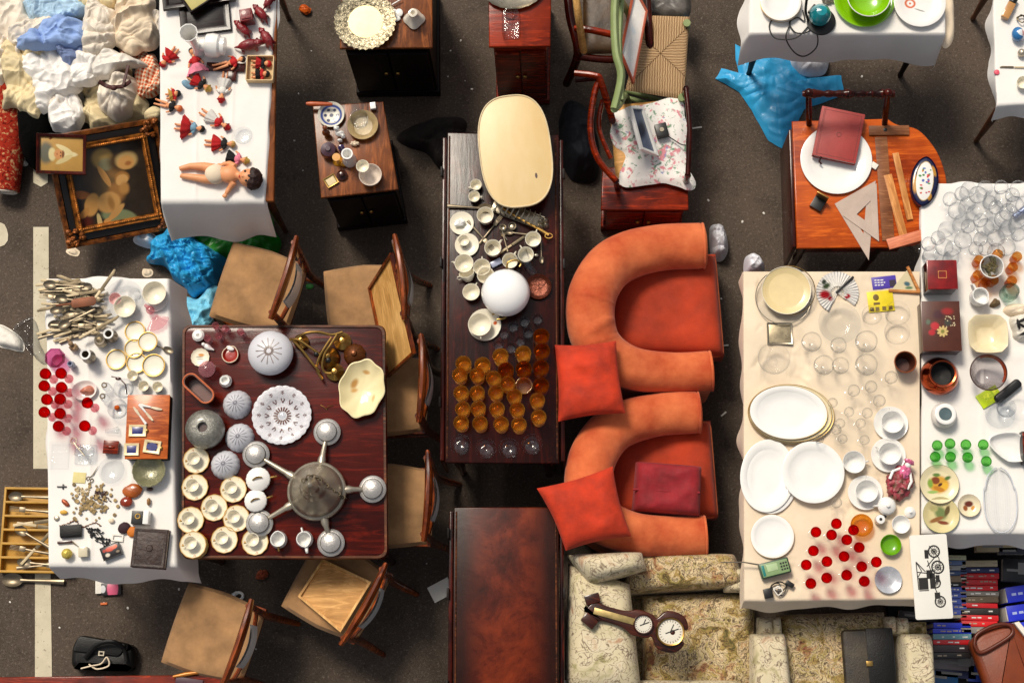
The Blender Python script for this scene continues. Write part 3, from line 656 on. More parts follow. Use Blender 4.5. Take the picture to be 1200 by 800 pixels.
bar(rt, 'back_post', [(672, -30, .9), (678, 20, .8), (684, 60, .5)], .018, M_ply); bar(rt, 'stretcher', [(674, 94, .2), (700, 92, .2)], .014, M_mah)
t = NT('woven_rush'); v = t.coord((1, 1, 1), rnd=False); wv = t.n('ShaderNodeTexWave', wave_type='BANDS', bands_direction='Y'); wv.inputs['Scale'].default_value = 38; wv.inputs['Distortion'].default_value = 2.2; wv.inputs['Detail'].default_value = 3; t.l(v, wv.inputs[0])
wx = t.n('ShaderNodeTexWave', wave_type='BANDS', bands_direction='X'); wx.inputs['Scale'].default_value = 38; wx.inputs['Distortion'].default_value = 2.2; wx.inputs['Detail'].default_value = 3; t.l(v, wx.inputs[0])
sx = t.n('ShaderNodeSeparateXYZ'); t.l(v, sx.inputs[0]); sel = t.math('GREATER_THAN', t.math('ABSOLUTE', sx.outputs[1]), t.math('ABSOLUTE', sx.outputs[0]))
wvv = t.mix(sel, wv.outputs[0], wx.outputs[0]); c = t.ramp(wvv, [(.1, hx('#6b4a26')), (.55, hx('#b9946a')), (.95, hx('#d6b68e'))])
dg = t.math('ABSOLUTE', t.math('SUBTRACT', t.math('ABSOLUTE', sx.outputs[1]), t.math('ABSOLUTE', sx.outputs[0]))); c = t.mix(t.ramp(dg, [(.001, (.7,)*3), (.006, (0, 0, 0))]), c, hx('#4a321a'))
M_rush = t.bsdf(c, .8, 0, .2, t.bump(wvv, .7, .004))
M_olive = mat('olive_green_paint', '#8a9a63', .5, var=.15, bump=.1)
rt = thing('rush_seat_chair', 'olive green chair with a woven rush seat', 'chair', loc(780, 70, 0))
s_ = thing('x', None, None); bpy.data.objects.remove(s_)
mb, l = pad([(752, 18), (808, 20), (802, 117), (733, 106)], .43, .475, 8, crease=.002); o = part('seat', shift(mb, Vector((l.x, l.y, .45))), M_rush, rt, sharp=80); o.location = Vector((l.x, l.y, .45))-rt.location
for pts in ([(805, 27, .50), (803, 40, .2), (801, 46, 0)], [(799, 114, .50), (797, 124, .2), (795, 132, 0)]): bar(rt, 'leg', pts, .019, M_olive)
for pts in ([(722, -12, .95), (727, 0, .7), (738, 20, .45), (742, 46, 0)], [(720, 128, .92), (726, 122, .7), (732, 112, .45), (738, 126, 0)]): bar(rt, 'back_post', pts, .018, M_olive)
bar(rt, 'crest_rail', [(722, -12, .93), (720, 20, .95), (722, 62, .95), (728, 90, .94), (720, 128, .92)], .02, M_olive, flat=1.6)
bar(rt, 'back_slat', [(729, -4, .72), (726, 50, .72), (729, 118, .72)], .014, M_olive, flat=1.6)
for y in (112, 120): bar(rt, 'stretcher', [(733, y-6, .3), (795, y+12, .3)], .012, M_olive)
quadframe('framed_print', 'white print in a salmon wood frame leaning on the rush chair', 'picture', [(742, -14), (757, 14), (741, 99), (726, 63)], [.60, .56, .56, .60], .01, .02, mat('salmon_wood', '#b5573a', .4), blobs('faded_print', '#e6e4de', [(.0, .02, .012, .03, 20, '#d3dade', .8)]))
rt = thing('carved_armchair', 'mahogany armchair with curved arms under a flowered white cloth', 'armchair', loc(755, 165, 0))
quadpad('seat', rt, [(714, 124), (798, 116), (803, 212), (722, 214)], .40, .455, M_pine, pw=8)
bar(rt, 'arm', [(704, 92, .70), (697, 108, .70), (692, 150, .70), (700, 185, .69), (722, 212, .66)], .016, M_redcab, flat=1.5)
bar(rt, 'back_rail', [(674, 86, .72), (698, 89, .74), (704, 96, .72), (718, 142, .55)], .015, M_redcab, flat=1.4)
bar(rt, 'back_rail', [(804, 104, .62), (808, 150, .62), (806, 205, .60)], .013, M_mah)
bar(rt, 'crest_rail', [(706, 118, .6), (702, 150, .6), (716, 186, .58)], .012, M_redcab, flat=1.5)
for pts in ([(718, 142, .6), (721, 146, .3), (722, 152, 0)], [(722, 212, .66), (724, 222, .3), (726, 228, 0)], [(806, 205, .6), (802, 222, .3), (800, 236, 0)], [(804, 104, .62), (800, 120, .3), (798, 134, 0)]): bar(rt, 'leg', pts, .016, M_mah)
bar(rt, 'stretcher', [(724, 222, .3), (802, 224, .3)], .009, M_redcab)
t = NT('flowered_cotton'); v = t.coord((1, 1, 1), rnd=False); n1 = t.noise(v, 30, 4, .65, .6); n2 = t.noise(v, 24, 3, .6, .4)
c = t.mix(t.ramp(n1, [(.56, (0, 0, 0)), (.62, (.9,)*3)]), hx('#e6e2dc'), hx('#5f8a6a')); c = t.mix(t.ramp(n2, [(.57, (0, 0, 0)), (.63, (.9,)*3)]), c, hx('#d07b86')); c = t.mix(t.ramp(t.noise(v, 21, 3), [(.66, (0, 0, 0)), (.7, (.8,)*3)]), c, hx('#7f86b5'))
M_flow = t.bsdf(c, .85, 0, .3, None, 0, .1)
heapobj('flowered_cloth', 'white cotton cloth printed with pink flowers over the armchair seat', 'cloth', [(716, 148), (722, 130), (760, 120), (796, 116), (803, 140), (806, 190), (816, 216), (808, 223), (780, 215), (735, 218), (725, 205), (733, 182), (720, 170)], .462, .012, 21, M_flow, amp=.014, fr=7, edge=.012, smooth=True)
# ------------------------------------------------------------------ kinds of tableware
def pl_prof(r, h=.02, lip=.6, th=.004): return [(0, .0), (r*.5, .0), (r*.58, .002), (r*.97, h-.003), (r, h), (r*.985, h+.001), (r*lip+.01, h*.55), (r*lip, th+.001), (r*lip*.6, th), (0, th)]
def cup_prof(r, h, foot=.55, th=.0028):
    return [(0, 0), (r*foot, 0), (r*foot, .004), (r*.78, h*.28), (r*.95, h*.65), (r, h), (r-th*.5, h+.001), (r-th, h), (r*.95-th, h*.65), (r*.75-th, h*.3), (r*foot*.8, .007), (0, .006)]
def tum_prof(r0, r1, h, th=.002): return [(0, 0), (r0, 0), (r0*1.02, .004), (r1, h), (r1-th*.5, h+.0006), (r1-th, h), (r0-th*.5, .008), (0, .007)]
def handle(r, h, w=.016, rad=.003): return MB().tube([(r*.93, 0, h*.8), (r+w*.7, 0, h*.82), (r+w, 0, h*.6), (r+w*.6, 0, h*.38), (r*.86, 0, h*.34)], rad, 8)
def L(prof, n=32, **k): return MB().lathe(prof, n, **k)
def mk(name, prof, m, n=32, **k):
    def f(): return part(name, L(prof, n, **k), m, None, sharp=50)
    return f
def mk_cup(name, r, h, m, mh=None, foot=.55, w=.016, extra=None, rad=.003):
    def f():
        t = thing(name, 'x', 'x'); part('bowl', L(cup_prof(r, h, foot), 32), m, t, 60); part('handle', handle(r, h, w, rad), mh or m, t)
        if extra: extra(t)
        return t
    return f
def mk_wine(name, r, h, mb_, ms, cupk=.52, tulip=False, fr=.8):
    def f():
        t = thing(name, 'x', 'x'); sh = h*(1-cupk)
        part('stem', L([(0, 0), (r*fr, 0), (r*fr, .0015), (r*.25, .006), (.0035, .015), (.003, sh*.7), (.005, sh-.001), (0, sh)], 20), ms, t, 60)
        hb = h*cupk; f_ = (.5, .9, 1, .93) if tulip else (.42, .74, .9, 1); e_ = .0014; pr = [(0, 0), (r*f_[0], hb*.08), (r*f_[1], hb*.35), (r*f_[2], hb*.62), (r*f_[3], hb), (r*f_[3]-e_/2, hb+.0006), (r*f_[3]-e_, hb), (r*f_[2]-e_, hb*.62), (r*f_[1]-e_, hb*.37), (r*f_[0]-e_, hb*.12), (0, hb*.06)]
        part('bowl', MB().lathe([(a, b+sh) for a, b in pr], 24), mb_, t, 60); return t
    return f
k1 = K(ZT)
# ------------------------------------------------------------------ red cloth and doll table
def doll(name, label, feet, head, z, skirt, top, hair, cat='doll', hat=None, skirtw=1.0, mskin=None, legs=True, sit=0, hoods=None):
    a, b = at(*feet, z), at(*head, z); d = b-a; Ln = d.length; an = math.degrees(math.atan2(d.y, d.x)); u = Ln
    t = thing(name, label, cat, (a.x, a.y, z), an, 'dolls on the white cloth'); hr = max(.016, .1*u); zc = hr*.9
    b1 = MB().ell((u, 0, zc), (hr*1.02, hr*.9, hr*.95)).ell((u*.66, 0, zc*.8), (u*.16, hr*1.0, hr*.75)).tube([(u*.78, 0, zc*.85), (u*.92, 0, zc*.95)], hr*.42, 8)
    for s in (-1, 1):
        if legs: b1.tube([(u*.5, s*hr*.5, zc*.7), (u*.25, s*hr*.62, zc*.6), (u*.02, s*hr*.7, zc*.55), (-.004, s*hr*.75, zc*.9)], [hr*.5, hr*.42, hr*.33, hr*.36], 8)
        b1.tube([(u*.76, s*hr*.8, zc*.8), (u*.66, s*hr*1.9, zc*.75), (u*.55, s*hr*2.3, zc*.8)], [hr*.36, hr*.32, hr*.28], 8)
    b1.ell((u+hr*.2, 0, zc+hr*.95), (hr*.2, hr*.14, hr*.2), n=8, m=6)
    remesh(part('body', b1, mskin or M_skin, t), max(.0016, hr*.14), 2)
    if skirt:
        part('skirt', MB().lathe([(hr*.85, u*.62), (hr*1.4*skirtw, u*.5), (hr*2.2*skirtw, u*.28), (hr*2.05*skirtw, u*.285), (hr*1.2*skirtw, u*.5), (hr*.75, u*.62)], 40, M=Matrix(((0, 0, 1), (0, 1, 0), (-.62, 0, 0))), c=(0, 0, zc*.95), rip=lambda q, j, r: 1+.10*math.sin(9*q)*(j > .1)), skirt, t, 60)
    part('bodice', MB().ell((u*.7, 0, zc*.84), (u*.155, hr*1.14, hr*.92), n=18).tube([(u*.77, -hr*.8, zc*.82), (u*.68, -hr*1.7, zc*.8)], [hr*.52, hr*.48], 8).tube([(u*.77, hr*.8, zc*.82), (u*.68, hr*1.7, zc*.8)], [hr*.52, hr*.48], 8), top, t, 60)
    part('hair', MB().ell((u+hr*.28, 0, zc-hr*.1), (hr*1.0, hr*1.05, hr*.98), lump=.12, seed=len(label)), hair, t, 60)
    if hat: part('hat', MB().lathe([(0, u+hr*1.75), (hr*.6, u+hr*1.6), (hr*.85, u+hr*.9), (hr*1.35, u+hr*.55), (hr*1.3, u+hr*.5), (0, u+hr*.6)], 20, M=Matrix(((0, 0, 1), (0, 1, 0), (-1, 0, 0))), c=(0, 0, zc)), hat, t, 60)
    return t
M_pink = mat('pink_cloth', '#d97a90', .8, var=.35, scale=20); M_teal = mat('printed_scarf', '#6f93a8', .8, var=.4, scale=25); M_yel = mat('straw', '#c9a24a', .8, var=.3, scale=40)
M_wht = mat('white_cloth_small', '#e0dcd4', .85, var=.1)
doll('doll', 'doll in a scarlet dress lying nearest the cream clothes', (207, 58), (192, 76), ZI, M_red, M_red, M_red, skirtw=1.2)
doll('doll', 'doll in a checked pink gown with black hair', (236, 98), (226, 62), ZI, M_pink, M_red, M_blk, skirtw=1.5, legs=False)
doll('doll', 'doll in red and black with a straw hat', (222, 90), (243, 104), ZI, M_red, M_blk, M_yel, hat=M_yel)
heapobj('scarf', 'small blue green printed scarf under the straw hatted doll', 'scarf', oval(220, 100, 13, 6, 9, .2, 4, 25), ZI, .008, 5, M_teal, amp=.006, fr=20, rings=12, segs=60)
doll('doll', 'boy doll in black shorts lying on a wooden cross', (251, 80), (284, 71), ZI+.02, None, M_red, M_hair)
t = single('wooden_cross', MB().box((0, 0, .009), (.19, .042, .018), 0, .003).box((.035, -.045, .009), (.045, .05, .0178), 0, .003), M_mah, 'dark wooden cross shaped stand under the boy doll', 'stand', loc(265, 80, ZI), -3)
doll('doll', 'long legged doll in a red cap lying head toward the viewer', (265, 86), (260, 116), ZI, M_wht, M_wht, M_red, hat=M_red)
doll('doll', 'groom doll in a black suit beside the ornate gilt frame', (183, 120), (210, 128), ZI, None, M_blk, mat('orange_hair', '#c9622c', .7))
doll('doll', 'small doll with a black bun behind the groom doll', (196, 114), (208, 111), ZI, M_yel, M_red, M_blk)
doll('doll', 'doll in a flared red skirt and grey apron', (206, 149), (236, 152), ZI, M_red, M_teal, M_blk, skirtw=1.7)
doll('doll', 'doll in white and red folk costume, cap pointing to the glass dish', (236, 131), (265, 149), ZI, M_wht, M_red, M_blk, hat=M_red)
doll('doll', 'doll in a black and red skirt with blond hair', (241, 168), (272, 170), ZI, M_red, M_blk, M_blond, skirtw=1.2)
doll('doll', 'doll in a short black skirt with a pale straw hat', (259, 183), (287, 189), ZI, M_blk, M_pink, M_blond, hat=M_yel, legs=False)
# the large baby doll
a = at(212, 205, ZI); t = thing('baby_doll', 'large bare baby doll with brown hair lying in cloth pants', 'doll', (a.x, a.y, ZI), -4, 'dolls on the white cloth')
q = lambda px, py, z=0: tuple((Matrix.Rotation(R(4), 3, 'Z') @ (at(px, py, ZI)-a))+Vector((0, 0, z)))
b1 = MB().tube([q(211, 199, .014), q(224, 196, .017), q(240, 197, .024), q(252, 201, .03)], [.012, .016, .022, .03], 12).tube([q(212, 207, .014), q(226, 209, .018), q(242, 212, .024), q(254, 211, .03)], [.012, .017, .022, .03], 12)
b1.ell(q(256, 206, .035), (.045, .042, .034)).ell(q(270, 207, .037), (.05, .043, .035)).tube([q(278, 208, .04), q(292, 212, .05)], .02, 10).ell(q(293, 212, .047), (.046, .045, .046))
b1.tube([q(277, 198, .036), q(270, 193, .02), q(262, 194, .02)], [.016, .014, .011], 10).tube([q(276, 216, .036), q(270, 222, .02), q(266, 228, .02)], [.016, .014, .011], 10)
for p in ((258, 195), (264, 231)): b1.ell(q(*p, .018), (.013, .011, .009))
b1.ell(q(288, 213, .09), (.006, .005, .007))
remesh(part('body', b1, M_skin, t), .0045, 3)
for p in ((291, 207), (292, 218)): part('eye', MB().ell(q(*p, .089), (.006, .006, .004), n=10, m=8), M_black, t)
part('mouth', MB().ell(q(284, 213, .083), (.003, .008, .003), n=10, m=8), M_red, t)
part('hair', MB().ell(q(299, 213, .045), (.042, .052, .05), lump=.18, seed=3, n=40, m=26, lf=4), M_hair, t, 60)
part('cloth_pants', MB().ell(q(254, 206.5, .034), (.052, .049, .038), n=24), M_cream, t)
# red carved animals
M_carved = mat('red_carved_wood', '#7e1016', .4, var=.45, scale=22, bump=.5, bscale=70, coat=.3)
def animal(label, px, py, ang, ln, cat='carving'):
    l = loc(px, py, ZI); t = thing('carved_animal', label, cat, l, ang, 'red carved animals'); b = MB(); h = ln*.24
    b.ell((0, 0, h), (ln*.36, ln*.19, h*.85), lump=.1, seed=len(label)).ell((ln*.33, 0, h*1.1), (ln*.15, ln*.12, h*.62)).ell((ln*.46, 0, h*.8), (ln*.1, ln*.07, h*.4)).tube([(-ln*.34, 0, h), (-ln*.45, ln*.05, h*.6), (-ln*.52, ln*.08, h*.3)], [ln*.06, ln*.04, ln*.02], 8)
    for s in (-1, 1):
        for x in (-.22, .2): b.tube([(ln*x, s*ln*.12, h*.7), (ln*x*1.15, s*ln*.17, .004)], [ln*.075, ln*.055], 8)
        b.ell((ln*.32, s*ln*.1, h*1.55), (ln*.05, ln*.03, h*.3), n=10, m=6)
    remesh(part('body', b, M_carved, t), .003, 1); return t
animal('red carved animal stretched along the cloth nearest the white lamp', 293, 56, 12, .145); animal('red carved animal with its head toward the red pot', 286, 37, 135, .12); animal('red carved animal behind the red pot, larger', 307, 19, 130, .12)
animal('red carved animal nearest the cloth edge', 314, 48, 125, .13); animal('red carved animal cut by the far end of the table', 316, 4, 60, .1)
single('square_pot', MB().prism([(-.033, -.03), (.033, -.03), (.03, .033), (-.03, .033)], 0, .07, .005).box((0, .001, .073), (.048, .046, .008), 0, .003), M_carved, 'small square red pot with a brighter flat lid', 'pot', loc(291, 24, ZI), 10)
# frames and white lamp pieces at the far end
M_dkfr = wood('black_frame_wood', '#0d0706', '#221210', 'x', .35, 6, .2)
def picframe(name, label, px, py, z, w, h, ang, th, bd, mf, mp, tilt=0):
    t = thing(name, label, 'picture frame', loc(px, py, z), ang); t.rotation_euler.x = R(tilt)
    part('frame', MB().ring(w, h, w-2*bd, h-2*bd, 0, th, th*.55), mf, t); part('picture', MB().box((0, 0, th*.25), (w-2*bd+.006, h-2*bd+.006, th*.4), 0, .001), mp, t); return t
picframe('picture_frame', 'black frame lying lowest under the other frames at the far end', 240, 12, ZI, .25, .26, 7, .02, .035, M_dkfr, M_dkfr)
picframe('picture_frame', 'dark frame wedged beneath the olive picture', 232, -14, ZI+.022, .36, .2, 8, .02, .03, M_dkfr, M_dkfr)
picframe('picture_frame', 'olive yellow picture in a dark frame, topmost and set askew', 228, -12, ZI+.044, .17, .21, 35, .03, .014, M_dkfr, blobs('olive_print', '#b5a85e', [(0, .02, .05, .06, 0, '#c9bd78', .9)]))
single('flower_vase', L([(0, 0), (.034, 0), (.03, .02), (.02, .05), (.024, .14), (.042, .235), (.046, .25), (.042, .251), (.02, .15), (.014, .06), (0, .05)], 10), M_white, 'tall white flared vase standing by the black frames', 'vase', loc(233, 61, ZI))
single('jar', MB().lathe([(0, 0), (.03, 0), (.034, .02), (.054, .03), (.06, .06), (.056, .09), (.045, .1), (.045, .12), (0, .12)], 32, M=Matrix(((0, 0, 1), (0, 1, 0), (-1, 0, 0))), rip=lambda a, j, r: 1+.015*math.sin(j*40)), M_white, 'ribbed white globe lying beside the tall vase', 'globe', loc(238, 58, ZI)+Vector((0, 0, .06)), -5)
def _tray():
    t = thing('doll_box', 'open cardboard box holding two tiny dolls', 'box', loc(306, 83, ZI), -1); w, h = .13, .125
    m = mat('card', '#d8b98a', .8, var=.1); part('box', MB().box((0, 0, .003), (w, h, .006), 0, .001).box((0, h/2, .02), (w, .005, .04), 0, .001).box((0, -h/2, .02), (w, .005, .04), 0, .001).box((w/2, 0, .02), (.005, h-.006, .038), 0, .001).box((-w/2, 0, .02), (.005, h-.006, .038), 0, .001), m, t)
_tray()
doll('doll', 'tiny doll in red in the cardboard box, farther one', (296, 75), (314, 76), ZI+.01, M_red, M_blk, M_red); doll('doll', 'tiny black haired doll in the cardboard box, nearer one', (296, 89), (312, 88), ZI+.01, M_blk, M_red, M_blk)
place('glassdish', mk('glass_dish', pl_prof(.045, .012), M_glassc), 285, 159, ZI, .01, 'small round cut glass dish on bare cloth beside the dolls', 'dish')
# ------------------------------------------------------------------ heap of clothes, rug, paintings
M_shirt = mat('light_blue_shirting', '#8ba6d6', .85, var=.12, bump=.1); M_grb = mat('grey_blue_cotton', '#6f7fa6', .85, var=.2); M_ylw = mat('yellowed_linen', '#d8c69c', .85, var=.12, bump=.1); M_offw = mat('off_white_linen', '#ddd2c2', .85, var=.1, bump=.1)
M_stripe = mat('pale_blue_stripe', '#a9c6dc', .85, var=.25, scale=4, stretch=(1, 22, 1)); M_fur = mat('black_fur', '#020202', .95, var=.5, bump=.8, bscale=160, spec=.1)
t = NT('orange_gingham'); v = t.coord((1, 1, 1), rnd=False, rot=(0, 0, .3)); sx = t.n('ShaderNodeSeparateXYZ'); t.l(v, sx.inputs[0])
f = [t.math('GREATER_THAN', t.math('FRACT', t.math('MULTIPLY', sx.outputs[i], 55)), .5) for i in (0, 1)]
M_ging = t.bsdf(t.ramp(t.math('MULTIPLY', t.math('ADD', f[0], f[1]), .5), [(.0, hx('#ead9bf')), (.5, hx('#e08a3c')), (1, hx('#c64a0c'))], 'CONSTANT') if False else t.mix(t.math('MULTIPLY', t.math('ADD', f[0], f[1]), .5), hx('#ecd9bb'), hx('#cf4e0e')), .85)
G = 'clothes in the heap'
heapobj('sheet', 'cream sheet spread underneath the heap of clothes', 'cloth', [(-20, -30), (150, -30), (150, 60), (110, 126), (60, 130), (-20, 110)], .03, .15, 2, M_offw, G, flat=9, amp=.07, fr=8)
heapobj('dark_cloth', 'black cloth showing between the clothes heap and the doll table', 'clothing', [(-20, -30), (190, -30), (191, 135), (150, 140), (60, 120), (-20, 118)], .02, .14, 1, M_blk, G, flat=8, amp=.03)
CL_ = [  # label, outline, z0, height, material, seed
 ('orange gingham cloth half buried under the big cream blouse', [(136, 48), (150, 40), (168, 56), (169, 75), (150, 70)], .22, .05, M_ging, 3),
 ('orange gingham cloth beside the white doll table', [(159, 88), (166, 78), (178, 72), (187, 88), (187, 105), (172, 110), (162, 112)], .24, .07, M_ging, 4),
 ('yellowed linen cloth lying under the bow tied bundle', [(101, 92), (118, 84), (150, 90), (165, 126), (150, 136), (112, 146), (99, 120)], .20, .05, M_ylw, 5),
 ('off white cloth at the outer rim of the heap', [(-12, 8), (14, 0), (38, 30), (30, 60), (24, 78), (-12, 84)], .22, .10, M_offw, 6),
 ('long yellowed sleeve hanging toward the black fur', [(6, 62), (22, 56), (34, 78), (44, 112), (45, 134), (30, 132), (16, 122), (4, 118), (8, 90)], .26, .08, M_ylw, 7),
 ('folded white shirt below the blue shirt', [(28, 70), (62, 57), (80, 74), (90, 100), (70, 110), (50, 122), (36, 96)], .27, .08, M_cloth, 8),
 ('white cotton garment reaching the small painting', [(62, 116), (80, 104), (94, 120), (98, 140), (84, 152), (64, 148)], .26, .07, M_cloth, 9),
 ('striped pale blue shirt at the top of the heap', [(30, 4), (48, -8), (88, -6), (96, 18), (70, 22), (42, 22)], .28, .07, M_stripe, 10),
 ('white cotton cuff left of the blue shirt', [(20, 34), (48, 22), (66, 30), (48, 46), (28, 52), (14, 46)], .29, .06, M_offw, 11),
 ('light blue shirt spread across the heap', [(26, 48), (44, 36), (66, 20), (90, 28), (102, 42), (98, 52), (72, 53), (46, 56)], .33, .07, M_shirt, 12),
 ('grey blue cloth tucked under the light blue shirt', [(70, 52), (86, 46), (102, 52), (98, 66), (84, 76), (72, 66)], .30, .05, M_grb, 13),
 ('white blouse in the middle of the heap', [(100, 22), (112, 4), (132, 12), (134, 40), (122, 60), (104, 64), (100, 44)], .31, .09, M_offw, 14),
 ('big cream blouse next to the doll table', [(136, 18), (146, -8), (172, -10), (178, 20), (177, 46), (162, 56), (138, 44)], .31, .11, M_cream, 15),
 ('cream cloth corner touching the doll table edge', [(172, 16), (186, 12), (188, 34), (178, 38), (170, 28)], .28, .05, M_offw, 16),
 ('yellowed cloth at the far edge of the heap', [(88, -14), (140, -14), (136, 8), (112, 12), (94, 6)], .27, .08, M_ylw, 17),
 ('lace edged white scrap in the middle of the heap', [(82, 72), (100, 64), (116, 74), (110, 92), (92, 98), (80, 88)], .30, .06, M_cloth, 18),
 ('shiny white satin sash above the bow tied bundle', [(112, 72), (122, 60), (146, 64), (162, 76), (142, 80), (124, 90), (111, 88)], .32, .06, mat('white_satin', '#dbd5cb', .35, var=.06), 19),
 ('cream white cloth between the long sleeve and the folded shirt', [(28, 62), (40, 46), (58, 54), (50, 66), (34, 74)], .25, .06, M_ylw, 20),
 ('white cotton cloth hanging over the black fur', [(36, 104), (52, 108), (72, 118), (78, 128), (58, 126), (44, 118)], .24, .06, M_offw, 21)]
for lb, o, z0, hh, m, sd in CL_: heapobj('garment', lb, 'clothing', [(sum(p[0] for p in o)/len(o)*-.22+p[0]*1.22, sum(p[1] for p in o)/len(o)*-.22+p[1]*1.22) for p in o], z0-.02, hh*.4, sd*1.37, m, G, amp=.075, fr=8.5, edge=.03, jag=.10, flat=9, rings=60, segs=260)
t = thing('garment', 'white bundle tied with a brown ribbon bow', 'clothing', loc(140, 112, .29), 0, G)
mb, l = heap([(120, 92), (134, 82), (158, 88), (160, 110), (152, 132), (134, 140), (118, 128), (110, 112)], .27, .05, 6.6, fr=10, amp=.075, edge=.06, jag=.04)
o = part('bundle', mb, M_offw, t, 50); o.location = l-t.location
bw = [(122, 104), (130, 108), (139, 111), (150, 108), (159, 104)]
part('ribbon', MB().tube(cat_rom([tuple(at(x, y, .29)-t.location+Vector((0, 0, .1+.012*math.sin(x)))) for x, y in bw], 6, False), .011, 8, flat=.5).tube([tuple(at(150, 108, .3)-t.location+Vector((0, 0, .1))), tuple(at(155, 84, .3)-t.location+Vector((0, 0, .085)))], .008, 8, flat=.5).ell(tuple(at(139, 111, .3)-t.location+Vector((0, 0, .1))), (.018, .015, .013)), mat('brown_ribbon', '#451a16', .6), t)
heapobj('fur_wrap', 'black fur wrap drooping beside the rolled rug', 'clothing', [(18, 126), (30, 112), (50, 116), (64, 134), (66, 162), (60, 186), (42, 196), (24, 180), (18, 152)], .16, .10, 3.3, M_fur, amp=.012, fr=12, edge=.1)
heapobj('yellow_cloth', 'mustard cloth scrap behind the gilt frame corner', 'clothing', [(168, 134), (180, 124), (192, 130), (188, 140), (174, 142)], .27, .03, 8, M_ylw, amp=.02, edge=.02)
t = NT('persian_rug'); v = t.coord((1, 1, 1), rnd=False); n1 = t.noise(v, 30, 3, .6, 1.5); vo = t.n('ShaderNodeTexVoronoi'); vo.inputs['Scale'].default_value = 26; t.l(v, vo.inputs[0])
c = t.ramp(n1, [(.36, hx('#5a120c')), (.47, hx('#9c2c1c')), (.56, hx('#8c2417')), (.63, hx('#c49a6a')), (.72, hx('#3c3a2c'))]); c = t.mix(t.ramp(vo.outputs['Distance'], [(.12, (.6,)*3), (.3, (0, 0, 0))]), c, hx('#c8a878')); M_rug = t.bsdf(c, .95, 0, .1, t.bump(n1, .4, .004))
w0, w1 = at(16, 118, .13), at(7, 224, .07); t = thing('rolled_rug', 'rolled red patterned rug beside the black fur', 'rug', (w0+w1)/2); d = [w0-(w0+w1)/2, w1-(w0+w1)/2]
part('roll', MB().tube([d[0]*1.6, d[0], d[0]*.3, d[1]*.5, d[1]], [.085, .08, .082, .074, .07], 26), M_rug, t)
ax = (d[1]-d[0]).normalized(); sd = ax.cross(Vector((0, 0, 1))).normalized(); up = sd.cross(ax)
part('fringe', MB().tube([d[1]+ax*.004+sd*math.cos(a*.35)*(.066-.0012*a)+up*math.sin(a*.35)*(.066-.0012*a) for a in range(48)], .006, 6), M_offw, t)
heapobj('paper_scrap', 'white paper scrap on the ground between rug and small painting', 'scrap', oval(28, 190, 5, 5, 7, .2, 6), .004, .02, 6, M_paper, amp=.01, fr=20, rings=8, segs=40)
# gilt framed painting, leaning on the heap
M_gilt = mat('gilt_carving', '#94521c', .38, .55, .55, 22, bump=.9, bscale=55, col2='#241006'); M_gilt2 = mat('bright_gilt', '#c87a2c', .35, .6, .5, 26, bump=.8, bscale=60, col2='#3a1a08'); M_ebon = mat('ebonised_wood', '#15110f', .35, var=.3)
cA, cB, cC, cD = at(74, 163, .42), at(196, 134, .24), at(192, 271, .05), at(57, 289, .23)
cc = (cA+cB+cC+cD)/4; ex = ((cB-cA)+(cC-cD)).normalized(); ey = ((cA-cD)+(cB-cC)); ey = (ey-ex*ey.dot(ex)).normalized(); ez = ex.cross(ey)
PW, PH = ((cB-cA).length+(cC-cD).length)/2, ((cA-cD).length+(cB-cC).length)/2
pt = thing('framed_painting', 'large painting of two pale figures in an ornate gilt and black frame', 'painting', cc); pt.rotation_euler = Matrix((ex, ey, ez)).transposed().to_euler()
bd = .29*min(PW, PH)*.62
part('outer_moulding', MB().ring(PW, PH, PW-.05, PH-.05, -.01, .035, .03), M_gilt, pt); part('dark_band', MB().ring(PW-.051, PH-.051, PW-bd*1.25, PH-bd*1.25, -.008, .027, .018), M_ebon, pt)
iw, ih = PW-bd*1.25, PH-bd*1.25; part('inner_moulding', MB().ring(iw-.001, ih-.001, iw-.065, ih-.065, -.006, .04, .012), M_gilt2, pt)
rg = random.Random(4); lum = MB()
for k in range(44):
    for hz in (0, 1):
        for s in (-1, 1):
            L_ = iw if hz else ih; p = -L_/2+L_*(k+.5)/44; q_ = s*((ih if hz else iw)/2-.022); lum.ell((p, q_, .036) if hz else (q_, p, .036), (.009, .008, .007) if hz else (.008, .009, .007), n=8, m=6)
part('carved_beading', lum, M_gilt2, pt)
for sx_ in (-1, 1):
    for sy_ in (-1, 1):
        lum = MB()
        for k in range(20):
            along = k % 2; dd = rg.uniform(0, .085); ins_ = rg.uniform(.004, bd*.55)
            x, y = (sx_*(PW/2-.01-dd), sy_*(PH/2-.01-ins_)) if along else (sx_*(PW/2-.01-ins_), sy_*(PH/2-.01-dd)); lum.ell((x, y, .036), (rg.uniform(.01, .02), rg.uniform(.008, .018), .012), n=10, m=6, lump=.3, seed=k)
        part('corner_ornament', lum, M_gilt, pt)
cw, chh = iw-.055, ih-.055
